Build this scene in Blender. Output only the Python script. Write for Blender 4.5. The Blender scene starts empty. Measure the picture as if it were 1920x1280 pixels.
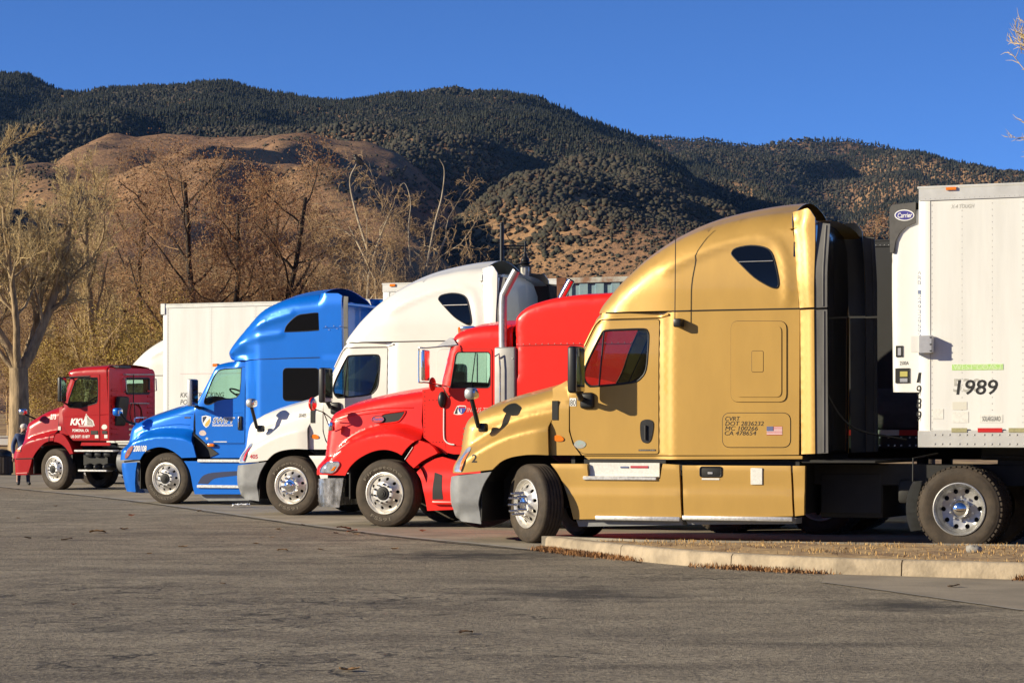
import bpy, bmesh, math, random
import numpy as np
from mathutils import Vector, Matrix
from mathutils.geometry import delaunay_2d_cdt

# ------------------------------------------------------------------ camera, sky, sun, exposure
scene = bpy.context.scene
col = scene.collection
F, CX, HY, H = 4500.0, 960.0, 809.0, 1.45      # focal length in photo pixels, photo centre, horizon row, eye height
YAW = math.radians(23.2)                        # the trucks stand turned by this much from the picture plane

cam_d = bpy.data.cameras.new('camera')
cam = bpy.data.objects.new('camera', cam_d)
col.objects.link(cam)
cam.location = (0, 0, H)
cam.rotation_euler = (math.pi / 2, 0, 0)
cam_d.sensor_width = 36
cam_d.lens = F / 1920 * 36
cam_d.shift_y = (HY - 640) / 1920
cam_d.clip_start = 0.5
cam_d.clip_end = 20000
scene.camera = cam

SUN_AZ = Vector((-0.69, -0.17))                 # ground direction towards the sun
SUN_EL = math.radians(20)
world = bpy.data.worlds.new('World')
scene.world = world
world.use_nodes = True
nt = world.node_tree
nt.nodes.clear()
sky = nt.nodes.new('ShaderNodeTexSky')
sky.sky_type = 'NISHITA'
sky.sun_disc = False
sky.sun_elevation = SUN_EL
sky.sun_rotation = math.atan2(SUN_AZ.x, SUN_AZ.y)
sky.altitude = 2500
sky.air_density = 0.5
sky.dust_density = 0.0
sky.ozone_density = 8.0
bg = nt.nodes.new('ShaderNodeBackground')
bg.inputs[1].default_value = 0.12
wo = nt.nodes.new('ShaderNodeOutputWorld')
nt.links.new(sky.outputs[0], bg.inputs[0])
nt.links.new(bg.outputs[0], wo.inputs[0])

sun_d = bpy.data.lights.new('sun', 'SUN')
sun_d.energy = 5.0
sun_d.angle = math.radians(0.5)
sun_d.color = (1.0, 0.885, 0.655)
sun = bpy.data.objects.new('sun', sun_d)
col.objects.link(sun)
sdir = Vector((SUN_AZ.x, SUN_AZ.y, 0)).normalized() * math.cos(SUN_EL) + Vector((0, 0, math.sin(SUN_EL)))
sun.rotation_euler = sdir.to_track_quat('Z', 'Y').to_euler()
sun.location = sdir * 50

scene.view_settings.view_transform = 'Standard'
scene.view_settings.look = 'None'
scene.view_settings.exposure = 0.58
scene.view_settings.gamma = 1.0
scene.view_settings.use_curve_mapping = False
scene.render.engine = 'CYCLES'
scene.cycles.max_bounces = 8
scene.cycles.transparent_max_bounces = 12
scene.cycles.sample_clamp_indirect = 4.0
scene.cycles.use_denoising = True

# ------------------------------------------------------------------ materials
MATS = {}
def srgb(r, g, b):
    f = lambda c: (c / 255 / 12.92) if c / 255 <= 0.04045 else ((c / 255 + 0.055) / 1.055) ** 2.4
    return (f(r), f(g), f(b))

def mat(name, c, rough=0.5, metal=0.0, coat=0.0, coat_rough=0.05, var=0.0, vscale=3.0, dark=None, bump=0.0, bscale=30.0, emit=0.0,
        stretch=(1, 1, 1), rvar=0.0, spec=0.5, detail=6.0):
    if name in MATS:
        return MATS[name]
    m = bpy.data.materials.new(name)
    m.use_nodes = True
    n, l = m.node_tree.nodes, m.node_tree.links
    p = n['Principled BSDF']
    p.inputs['Base Color'].default_value = (*c, 1)
    p.inputs['Roughness'].default_value = rough
    p.inputs['Metallic'].default_value = metal
    p.inputs['Coat Weight'].default_value = coat
    p.inputs['Coat Roughness'].default_value = coat_rough
    p.inputs['Specular IOR Level'].default_value = spec
    if var or bump or rvar:
        tc = n.new('ShaderNodeTexCoord')
        mp = n.new('ShaderNodeMapping')
        mp.inputs['Scale'].default_value = stretch
        l.new(tc.outputs['Object'], mp.inputs['Vector'])
        nz = n.new('ShaderNodeTexNoise')
        nz.inputs['Scale'].default_value = vscale
        nz.inputs['Detail'].default_value = detail
        nz.inputs['Roughness'].default_value = 0.6
        l.new(mp.outputs[0], nz.inputs['Vector'])
        if var:
            mx = n.new('ShaderNodeMix')
            mx.data_type = 'RGBA'
            d = dark if dark else tuple(x * (1 - var) for x in c)
            mx.inputs['A'].default_value = (*d, 1)
            mx.inputs['B'].default_value = (*c, 1)
            rp = n.new('ShaderNodeMapRange')
            rp.inputs['From Min'].default_value = 0.35
            rp.inputs['From Max'].default_value = 0.62
            l.new(nz.outputs['Fac'], rp.inputs['Value'])
            l.new(rp.outputs[0], mx.inputs['Factor'])
            l.new(mx.outputs['Result'], p.inputs['Base Color'])
        if rvar:
            rr = n.new('ShaderNodeMapRange')
            rr.inputs['To Min'].default_value = max(0.02, rough - rvar)
            rr.inputs['To Max'].default_value = rough + rvar
            l.new(nz.outputs['Fac'], rr.inputs['Value'])
            l.new(rr.outputs[0], p.inputs['Roughness'])
        if bump:
            nb = n.new('ShaderNodeTexNoise')
            nb.inputs['Scale'].default_value = bscale
            nb.inputs['Detail'].default_value = 5
            l.new(mp.outputs[0], nb.inputs['Vector'])
            b = n.new('ShaderNodeBump')
            b.inputs['Strength'].default_value = bump
            b.inputs['Distance'].default_value = 0.02
            l.new(nb.outputs['Fac'], b.inputs['Height'])
            l.new(b.outputs[0], p.inputs['Normal'])
    if emit:
        p.inputs['Emission Color'].default_value = (*c, 1)
        p.inputs['Emission Strength'].default_value = emit
    MATS[name] = m
    return m

def glass_mat(name, tint, refl=0.08, opaque=0.0):
    if name in MATS:
        return MATS[name]
    m = bpy.data.materials.new(name)
    m.use_nodes = True
    n, l = m.node_tree.nodes, m.node_tree.links
    n.clear()
    out = n.new('ShaderNodeOutputMaterial')
    tr = n.new('ShaderNodeBsdfTransparent')
    tr.inputs[0].default_value = (*tint, 1)
    gl = n.new('ShaderNodeBsdfGlossy')
    gl.inputs['Roughness'].default_value = 0.02
    gl.inputs[0].default_value = (0.9, 0.95, 1, 1)
    fr = n.new('ShaderNodeFresnel')
    fr.inputs[0].default_value = 1.5
    mx = n.new('ShaderNodeMixShader')
    l.new(fr.outputs[0], mx.inputs[0])
    l.new(tr.outputs[0], mx.inputs[1])
    l.new(gl.outputs[0], mx.inputs[2])
    l.new(mx.outputs[0], out.inputs[0])
    MATS[name] = m
    return m

M_BLACK = mat('black_plastic', (0.012, 0.012, 0.013), 0.42, rvar=0.12, vscale=12)
M_SEAM = mat('seam_black', (0.006, 0.006, 0.006), 0.7)
M_RUBBER = mat('flap_rubber', (0.11, 0.105, 0.10), 0.55, var=0.4, vscale=5, stretch=(1, 1, .2))
M_TYRE = mat('tyre_rubber', (0.058, 0.041, 0.026), 0.8, var=0.5, vscale=6, bump=0.2, bscale=60)
M_TYREL = mat('tyre_letter', (0.14, 0.115, 0.085), 0.75)
M_CHROME = mat('chrome', (0.78, 0.78, 0.78), 0.10, 1.0, rvar=0.06, vscale=14)
M_ALU = mat('polished_alu', (0.80, 0.77, 0.72), 0.36, 0.72, var=0.2, vscale=9, rvar=0.1)
M_STEEL = mat('grey_steel', (0.52, 0.52, 0.53), 0.38, 0.55, var=0.2, vscale=6)
M_TREAD = mat('step_tread', (0.72, 0.71, 0.69), 0.40, 0.6, var=0.35, vscale=22)
M_CHASSIS = mat('chassis_black', (0.010, 0.009, 0.008), 0.65, var=0.5, vscale=7)
M_DASH = mat('cab_interior', (0.022, 0.022, 0.024), 0.7)
M_LINER = mat('cab_liner', (0.26, 0.29, 0.25), 0.8)
M_GREYPL = mat('bumper_grey', (0.24, 0.245, 0.25), 0.45, var=0.14, vscale=8, rvar=0.1)
M_GLASS = glass_mat('window_glass', (0.58, 0.76, 0.68))
M_GLASSD = glass_mat('tinted_glass', (0.44, 0.50, 0.46))
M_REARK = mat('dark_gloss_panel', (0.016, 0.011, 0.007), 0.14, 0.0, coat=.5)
M_GLASSC = glass_mat('clear_glass', (0.62, 0.84, 0.76))
M_DARKGL = mat('dark_window', (0.003, 0.004, 0.006), 0.05, 0.0, spec=0.35)
M_AMBER = mat('amber_lens', (0.80, 0.19, 0.01), 0.2, coat=0.7)
M_REDL = mat('red_lens', (0.60, 0.02, 0.015), 0.2, coat=0.7)
M_LAMP = mat('headlight_lens', (0.52, 0.55, 0.60), 0.10, 0.35, coat=1.0, var=0.45, vscale=14)
M_WHITE = mat('white_print', (0.80, 0.79, 0.76), 0.5)
M_PRINTK = mat('black_print', (0.01, 0.01, 0.01), 0.5)
M_STICKER = mat('sticker_white', (0.72, 0.71, 0.66), 0.5, var=0.15, vscale=40)
M_HOLO = mat('holographic_sticker', (0.45, 0.62, 0.58), 0.25, 0.4, var=0.5, vscale=30, dark=(0.62, 0.5, 0.45))

# ------------------------------------------------------------------ geometry helpers
def link(name, me, parent=None, m=None, loc=None, rot=None):
    o = bpy.data.objects.new(name, me)
    col.objects.link(o)
    if parent:
        o.parent = parent
    if m and me is not None and not me.materials:
        me.materials.append(m)
    if loc is not None:
        o.location = loc
    if rot is not None:
        o.rotation_euler = rot
    return o

def empty(name, loc=(0, 0, 0), rz=0.0, parent=None):
    o = bpy.data.objects.new(name, None)
    o.empty_display_size = 0.2
    col.objects.link(o)
    o.location = loc
    o.rotation_euler = (0, 0, rz)
    if parent:
        o.parent = parent
    return o

def tag(o, label, cat, group=None, kind=None):
    if label:
        o['label'] = label
    if cat:
        o['category'] = cat
    if group:
        o['group'] = group
    if kind:
        o['kind'] = kind
    return o

def mesh(name, verts, faces, smooth=None):
    me = bpy.data.meshes.new(name)
    me.from_pydata([tuple(v) for v in verts], [], [tuple(f) for f in faces])
    finish(me, smooth)
    return me

def finish(me, smooth=35):
    if smooth is not None:
        me.polygons.foreach_set('use_smooth', [True] * len(me.polygons))
        me.set_sharp_from_angle(angle=math.radians(smooth))
    me.update()
    return me

def from_bm(name, bm, smooth=35):
    me = bpy.data.meshes.new(name)
    bm.to_mesh(me)
    bm.free()
    return finish(me, smooth)

def bm_box(bm, x0, y0, z0, x1, y1, z1, mtx=None):
    vs = [bm.verts.new(p) for p in ((x0, y0, z0), (x1, y0, z0), (x1, y1, z0), (x0, y1, z0),
                                    (x0, y0, z1), (x1, y0, z1), (x1, y1, z1), (x0, y1, z1))]
    for f in ((3, 2, 1, 0), (4, 5, 6, 7), (0, 1, 5, 4), (1, 2, 6, 5), (2, 3, 7, 6), (3, 0, 4, 7)):
        bm.faces.new([vs[i] for i in f])
    if mtx is not None:
        for v in vs:
            v.co = mtx @ v.co
    return vs

def box(name, a, b, m, parent=None, bev=0.0, seg=2, mtx=None):
    bm = bmesh.new()
    a, b = [min(p, q) for p, q in zip(a, b)], [max(p, q) for p, q in zip(a, b)]
    bm_box(bm, *a, *b, mtx=mtx)
    if bev:
        bmesh.ops.bevel(bm, geom=list(bm.edges), offset=bev, segments=seg, affect='EDGES', profile=0.5)
    return link(name, from_bm(name, bm, 40), parent, m)

def resample(pts, s, closed=False):
    P = [Vector(p) for p in pts]
    if closed:
        P = P + [P[0]]
    out = [P[0]]
    for a, b in zip(P, P[1:]):
        L = (b - a).length
        k = max(1, int(round(L / s)))
        for i in range(1, k + 1):
            out.append(a.lerp(b, i / k))
    if closed:
        out.pop()
    return out

def spline(pts, n=6, closed=False):
    P = [np.array(p, float) for p in pts]
    if len(P) < 3:
        return [tuple(p) for p in P]
    out = []
    N = len(P)
    rng = range(N) if closed else range(N - 1)
    for i in rng:
        p1, p2 = P[i], P[(i + 1) % N]
        p0 = P[i - 1] if (i > 0 or closed) else 2 * p1 - p2
        p3 = P[(i + 2) % N] if (i + 2 < N or closed) else 2 * p2 - p1
        for k in range(n):
            t = k / n
            out.append(0.5 * ((2 * p1) + (p2 - p0) * t + (2 * p0 - 5 * p1 + 4 * p2 - p3) * t * t + (3 * p1 - p0 - 3 * p2 + p3) * t ** 3))
    if not closed:
        out.append(P[-1])
    return [tuple(p) for p in out]

def rnd(pts, r, n=5):
    """round the corners of a polygon; r a number or one per corner"""
    P = [Vector(p) for p in pts]
    N = len(P)
    R = r if isinstance(r, (list, tuple)) else [r] * N
    out = []
    for i in range(N):
        a, b, c = P[i - 1], P[i], P[(i + 1) % N]
        rr = min(R[i], (a - b).length * .49, (c - b).length * .49)
        if rr <= 1e-6:
            out.append(tuple(b))
            continue
        p, q = b + (a - b).normalized() * rr, b + (c - b).normalized() * rr
        for k in range(n + 1):
            t = k / n
            out.append(tuple(p * (1 - t) ** 2 + b * 2 * t * (1 - t) + q * t * t))
    return out

def pip(px, py, poly):
    poly = np.asarray([(p[0], p[1]) for p in poly], float)
    x, y = np.asarray(px, float), np.asarray(py, float)
    ins = np.zeros(x.shape, bool)
    j = len(poly) - 1
    for i in range(len(poly)):
        xi, yi = poly[i]
        xj, yj = poly[j]
        if yi != yj:
            c = ((yi > y) != (yj > y)) & (x < (xj - xi) * (y - yi) / (yj - yi) + xi)
            ins ^= c
        j = i
    return ins

def pdist(px, py, line):
    """distance of points to a polyline"""
    L = np.asarray([(p[0], p[1]) for p in line], float)
    x, y = np.asarray(px, float), np.asarray(py, float)
    best = np.full(x.shape, 1e9)
    for (ax, ay), (bx, by) in zip(L[:-1], L[1:]):
        dx, dy = bx - ax, by - ay
        q = dx * dx + dy * dy
        if q < 1e-12:
            continue
        t = np.clip(((x - ax) * dx + (y - ay) * dy) / q, 0, 1)
        best = np.minimum(best, np.hypot(x - ax - t * dx, y - ay - t * dy))
    return best

def tri2d(outer, holes=(), s=0.08, extra=()):
    """constrained triangulation of an outline with holes -> points, triangles"""
    loops = [resample(outer, s, True)] + [resample(h, s * .6, True) for h in holes]
    pts, edges = [], []
    for lp in loops:
        b = len(pts)
        pts += [Vector((p[0], p[1])) for p in lp]
        n = len(lp)
        edges += [(b + i, b + (i + 1) % n) for i in range(n)]
    ob = np.array([(p.x, p.y) for p in loops[0]])
    lo, hi = ob.min(0), ob.max(0)
    gx, gy = np.meshgrid(np.arange(lo[0] + s * .5, hi[0], s), np.arange(lo[1] + s * .5, hi[1], s * .866))
    gx[1::2] += s * .5
    g = np.stack([gx.ravel(), gy.ravel()], 1)
    if len(extra):
        g = np.concatenate([g, np.asarray(extra, float)])
    if len(extra):
        ex = np.asarray(extra, float)
        cell = {}
        for k_, e_ in enumerate(ex):
            cell.setdefault((int(e_[0] // (s * .6)), int(e_[1] // (s * .6))), k_)
        ng = len(g) - len(ex)
        crowd = np.array([(int(a // (s * .6)), int(b // (s * .6))) in cell for a, b in g[:ng]])
        g = np.concatenate([g[:ng][~crowd], ex])
    keep = pip(g[:, 0], g[:, 1], loops[0]) & (pdist(g[:, 0], g[:, 1], loops[0] + loops[0][:1]) > s * .04)
    if len(extra):
        k0 = pdist(g[:, 0], g[:, 1], loops[0] + loops[0][:1]) > s * .4
        k0[-len(extra):] = True
        keep &= k0
    for h in loops[1:]:
        keep &= ~pip(g[:, 0], g[:, 1], h) & (pdist(g[:, 0], g[:, 1], h + h[:1]) > s * .3)
    pts += [Vector((a, b)) for a, b in g[keep]]
    vo, _, fo, _, _, _ = delaunay_2d_cdt(pts, edges, [], 0, 1e-5)
    V = np.array([(p.x, p.y) for p in vo])
    T = np.array([f for f in fo if len(f) == 3])
    c = V[T].mean(1)
    ins = pip(c[:, 0], c[:, 1], loops[0])
    for h in loops[1:]:
        ins &= ~pip(c[:, 0], c[:, 1], h)
    return V, T[ins]

def orient(T, V):
    a, b, c = V[T[:, 0]], V[T[:, 1]], V[T[:, 2]]
    ar = (b[:, 0] - a[:, 0]) * (c[:, 1] - a[:, 1]) - (b[:, 1] - a[:, 1]) * (c[:, 0] - a[:, 0])
    T = T.copy()
    T[ar < 0] = T[ar < 0][:, ::-1]
    return T

def lipped(name, verts, faces, lip, smooth=32, merge=False):
    """mesh with its open edges turned inwards (towards +v) by lip = a vector or a function of the vertex"""
    bm = bmesh.new()
    vs = [bm.verts.new(v) for v in verts]
    for f in faces:
        try:
            bm.faces.new([vs[i] for i in f])
        except ValueError:
            pass
    if merge:
        bmesh.ops.remove_doubles(bm, verts=list(bm.verts), dist=2e-3)
    if lip:
        be = [e for e in bm.edges if len(e.link_faces) == 1]
        r = bmesh.ops.extrude_edge_only(bm, edges=be)
        for v in [g for g in r['geom'] if isinstance(g, bmesh.types.BMVert)]:
            v.co += Vector(lip(v.co) if callable(lip) else lip)
    return from_bm(name, bm, smooth)

class Side:
    """v (depth across the vehicle, 0 = near side) as a function of u,w; rounds over towards a silhouette line"""
    def __init__(s, base, sil=None, R=0.25):
        s.base, s.sil, s.R = base, sil, R
    def __call__(s, u, w):
        u, w = np.asarray(u, float), np.asarray(w, float)
        v = s.base(u, w) if callable(s.base) else np.full(u.shape, float(s.base))
        if s.sil is not None:
            d = pdist(u, w, s.sil)
            R = s.R(u, w) if callable(s.R) else s.R
            x = np.clip(1 - d / R, 0, 1)
            v = v + R * (1 - np.sqrt(np.clip(1 - x * x, 0, 1)))
        return v

def sil_rows(sil, R, n=5):
    """extra points on rows that follow the silhouette, dense where the surface turns over"""
    P = np.array(resample(sil, 0.08))
    d = np.gradient(P, axis=0)
    d /= np.linalg.norm(d, axis=1)[:, None] + 1e-9
    nrm = np.stack([d[:, 1], -d[:, 0]], 1)
    out = []
    for k in range(1, n + 1):
        q = R * (1 - math.cos(math.pi / 2 * k / (n + 1)))
        out += [tuple(p) for p in P + nrm * q] + [tuple(p) for p in P - nrm * q]
    return out

def panel(name, outer, vf, m, parent, holes=(), s=0.08, off=0.0, lip=0.03, far=None, extra=(), smooth=32):
    """one skin piece on the near side (or, with far = full width, its mirror image on the far side)"""
    V, T = tri2d(outer, holes, s, extra)
    T = orient(T, V)
    v = vf(V[:, 0], V[:, 1]) if callable(vf) else np.full(len(V), float(vf))
    v = v - off
    sg = 1
    if far is not None:
        v, T, sg = far - v, T[:, ::-1], -1
    me = lipped(name, np.stack([V[:, 0], v, V[:, 1]], 1), T.tolist(), (0, lip * sg, 0) if lip else None, smooth)
    return link(name, me, parent, m)

def shell(name, outer, side, width, m, parent, sil=None, holes=(), s=0.08, bulge=0.06, lip=0.03, smooth=30, cols=10, rows=True, close=True, creases=()):
    """both sides of a body and the skin that runs between them along the silhouette line"""
    ext = sil_rows(sil, side.R if not callable(side.R) else 0.25) if (sil is not None and rows and side.sil is not None) else ()
    ext = list(ext)
    for cr in creases:
        Pc = np.array(resample(cr, s * .8))
        dc = np.gradient(Pc, axis=0)
        dc /= np.linalg.norm(dc, axis=1)[:, None] + 1e-9
        nc = np.stack([-dc[:, 1], dc[:, 0]], 1)
        for q in (-.16, -.12, -.085, -.055, -.028, 0, .028, .055, .085, .12, .16):
            ext += [tuple(p) for p in Pc + nc * q]
    V, T = tri2d(outer, holes, s, ext)
    T = orient(T, V)
    v = side(V[:, 0], V[:, 1])
    n = len(V)
    verts = np.concatenate([np.stack([V[:, 0], v, V[:, 1]], 1), np.stack([V[:, 0], width - v, V[:, 1]], 1)])
    faces = T.tolist() + (T[:, ::-1] + n).tolist()
    verts = list(map(tuple, verts))
    if sil is not None and close:
        P = np.array(resample(sil, s))
        vs = side(P[:, 0], P[:, 1])
        d = np.gradient(P, axis=0)
        d /= np.linalg.norm(d, axis=1)[:, None] + 1e-9
        nrm = np.stack([-d[:, 1], d[:, 0]], 1)
        cen = np.array(outer).mean(0)
        if ((P.mean(0) - cen) * nrm.mean(0)).sum() < 0:
            nrm = -nrm
        base = len(verts)
        for i in range(len(P)):
            for k in range(cols + 1):
                t = -1 + 2 * k / cols
                b = bulge * (1 - t * t) if 0 < k < cols else 0.0
                verts.append((P[i, 0] + nrm[i, 0] * b, vs[i] + (width - 2 * vs[i]) * k / cols, P[i, 1] + nrm[i, 1] * b))
        q = cols + 1
        for i in range(len(P) - 1):
            for k in range(cols):
                a = base + i * q + k
                faces.append((a, a + 1, a + q + 1, a + q))
    mid = width / 2
    me = lipped(name, verts, faces, (lambda c: (0, lip if c.y < mid else -lip, 0)) if lip else None, smooth, merge=True)
    bm = bmesh.new()
    bm.from_mesh(me)
    bmesh.ops.recalc_face_normals(bm, faces=bm.faces)
    bm.to_mesh(me)
    bm.free()
    finish(me, smooth)
    return link(name, me, parent, m)

def tube_mesh(name, pts, r, n=8, closed=False, taper=None, cap=True, smooth=50):
    P = [Vector(p) for p in pts]
    N = len(P)
    verts, faces = [], []
    up = Vector((0, 0, 1))
    prev = None
    for i in range(N):
        a = P[i - 1] if (i > 0 or closed) else P[i]
        b = P[(i + 1) % N] if (i + 1 < N or closed) else P[i]
        d = (b - a).normalized()
        if prev is None:
            x = d.cross(up)
            if x.length < 0.1:
                x = d.cross(Vector((1, 0, 0)))
        else:
            x = prev - d * prev.dot(d)
        x.normalize()
        prev = x
        y = d.cross(x)
        rr = r if not taper else r * (1 + (taper - 1) * i / (N - 1))
        if isinstance(r, (list, tuple)):
            rr = r[i]
        for k in range(n):
            t = 2 * math.pi * k / n
            verts.append(P[i] + (x * math.cos(t) + y * math.sin(t)) * rr)
    for i in range(N if closed else N - 1):
        for k in range(n):
            a, b = i * n + k, i * n + (k + 1) % n
            c, d_ = ((i + 1) % N) * n + (k + 1) % n, ((i + 1) % N) * n + k
            faces.append((a, b, c, d_))
    if cap and not closed:
        faces.append(tuple(range(n))[::-1])
        faces.append(tuple((N - 1) * n + k for k in range(n)))
    return mesh(name, verts, faces, smooth)

def tube(name, pts, r, m, parent, n=8, closed=False, taper=None):
    return link(name, tube_mesh(name, pts, r, n, closed, taper), parent, m)

def line_on(name, uw, vf, r, m, parent, off=0.0, closed=False, n=6, s=0.06, far=None):
    P = resample(uw, s, closed)
    u, w = np.array([p[0] for p in P]), np.array([p[1] for p in P])
    v = (vf(u, w) if callable(vf) else np.full(len(u), float(vf))) - off
    if far is not None:
        v = far - v
    return tube(name, list(zip(u, v, w)), r, m, parent, n, closed)

def lathe_mesh(name, prof, n=40, smooth=40, a0=0, a1=2 * math.pi):
    """prof: list of (radius, v); axis along v (local y)"""
    full = abs(a1 - a0 - 2 * math.pi) < 1e-6
    verts, faces = [], []
    k = len(prof)
    cnt = n if full else n + 1
    for i in range(cnt):
        t = a0 + (a1 - a0) * i / n
        for r, v in prof:
            verts.append((r * math.cos(t), v, r * math.sin(t)))
    for i in range(n):
        j = (i + 1) % cnt
        for q in range(k - 1):
            faces.append((i * k + q, i * k + q + 1, j * k + q + 1, j * k + q))
    bm = bmesh.new()
    vs = [bm.verts.new(v) for v in verts]
    for f in faces:
        bm.faces.new([vs[i] for i in f])
    bmesh.ops.remove_doubles(bm, verts=list(bm.verts), dist=1e-5)
    bmesh.ops.recalc_face_normals(bm, faces=bm.faces)
    return from_bm(name, bm, smooth)

_txt = {}
def text_pts(s, bold=0.0, shear=0.0):
    """outline mesh of a string, unit letter height: (verts xy, faces, width)"""
    key = (s, bold, shear)
    if key in _txt:
        return _txt[key]
    cu = bpy.data.curves.new('print', 'FONT')
    cu.body = s
    cu.size = 1.0
    cu.offset = bold
    cu.shear = shear
    cu.resolution_u = 3
    ob = bpy.data.objects.new('print', cu)
    col.objects.link(ob)
    dg = bpy.context.evaluated_depsgraph_get()
    me = bpy.data.meshes.new_from_object(ob.evaluated_get(dg))
    V = np.array([v.co[:2] for v in me.vertices]).reshape(-1, 2) / 0.70
    Fc = [tuple(p.vertices) for p in me.polygons]
    bpy.data.objects.remove(ob)
    bpy.data.curves.remove(cu)
    bpy.data.meshes.remove(me)
    if len(V):
        V[:, 0] -= V[:, 0].min()
    _txt[key] = (V, Fc)
    return _txt[key]

def text_on(name, s, u, w, h, vf, m, parent, width=None, bold=0.0, shear=0.0, off=0.004, rise=0.0):
    """print on a side: lower left corner at u,w, letter height h"""
    V, Fc = text_pts(s, bold, shear)
    x, y = V[:, 0] * h, V[:, 1] * h
    if width:
        x = x * (width / x.max())
    uu, ww = u + x, w + y + rise * x
    v = (vf(uu, ww) if callable(vf) else np.full(len(uu), float(vf))) - off
    return link(name, mesh(name, np.stack([uu, v, ww], 1), Fc), parent, m)

class Fr:
    """a vehicle's own axes: u to its rear, v to its far side, w up; origin on the ground under the near steer tyre"""
    def __init__(s, px, py, shift=0.0):
        y = F * H / (py - HY)
        s.c, s.s = math.cos(YAW), math.sin(YAW)
        s.O = Vector(((px - CX) / F * y, y, 0))
    def at(s, px, py, v=0.0):
        k = (px - CX) / F
        u = (k * (s.O.y + v * s.c) - s.O.x - v * s.s) / (s.c + k * s.s)
        y = s.O.y - u * s.s + v * s.c
        return (u, H + (HY - py) / F * y)
    def L(s, pts, v=0.0):
        return [s.at(p[0], p[1], p[2] if len(p) > 2 else v) for p in pts]
    def R(s, x0, y0, x1, y1, r, v=0.0, n=5):
        """rounded rectangle given by its picture corners"""
        P = s.L([(x0, y1), (x1, y1), (x1, y0), (x0, y0)], v)
        return rnd(P, r, n)
    def root(s, name, label, cat, group=None):
        o = empty(name, s.O, -YAW)
        tag(o, label, cat, group)
        return o

def sstep(x, a, b):
    t = np.clip((np.asarray(x, float) - a) / (b - a), 0, 1)
    return t * t * (3 - 2 * t)

def ground_xy(px, py, z=0.0):
    y = F * (H - z) / (py - HY)
    return ((px - CX) / F * y, y)

def world_at(px, py, y):
    return Vector(((px - CX) / F * y, y, H + (HY - py) / F * y))
# ------------------------------------------------------------------ ground sheets
def gpoly(name, pix, m, z, kind='structure', sub=0):
    P = [ground_xy(x, y, z) for x, y in pix]
    V, T = tri2d(P, [], max(1.0, sub)) if sub else (np.array(P), None)
    if T is None:
        me = mesh(name, [(a, b, z) for a, b in P], [tuple(range(len(P)))])
    else:
        T = orient(T, V)
        me = mesh(name, [(a, b, z) for a, b in V], T.tolist())
    o = link(name, me, None, m)
    o['kind'] = kind
    return o

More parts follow.
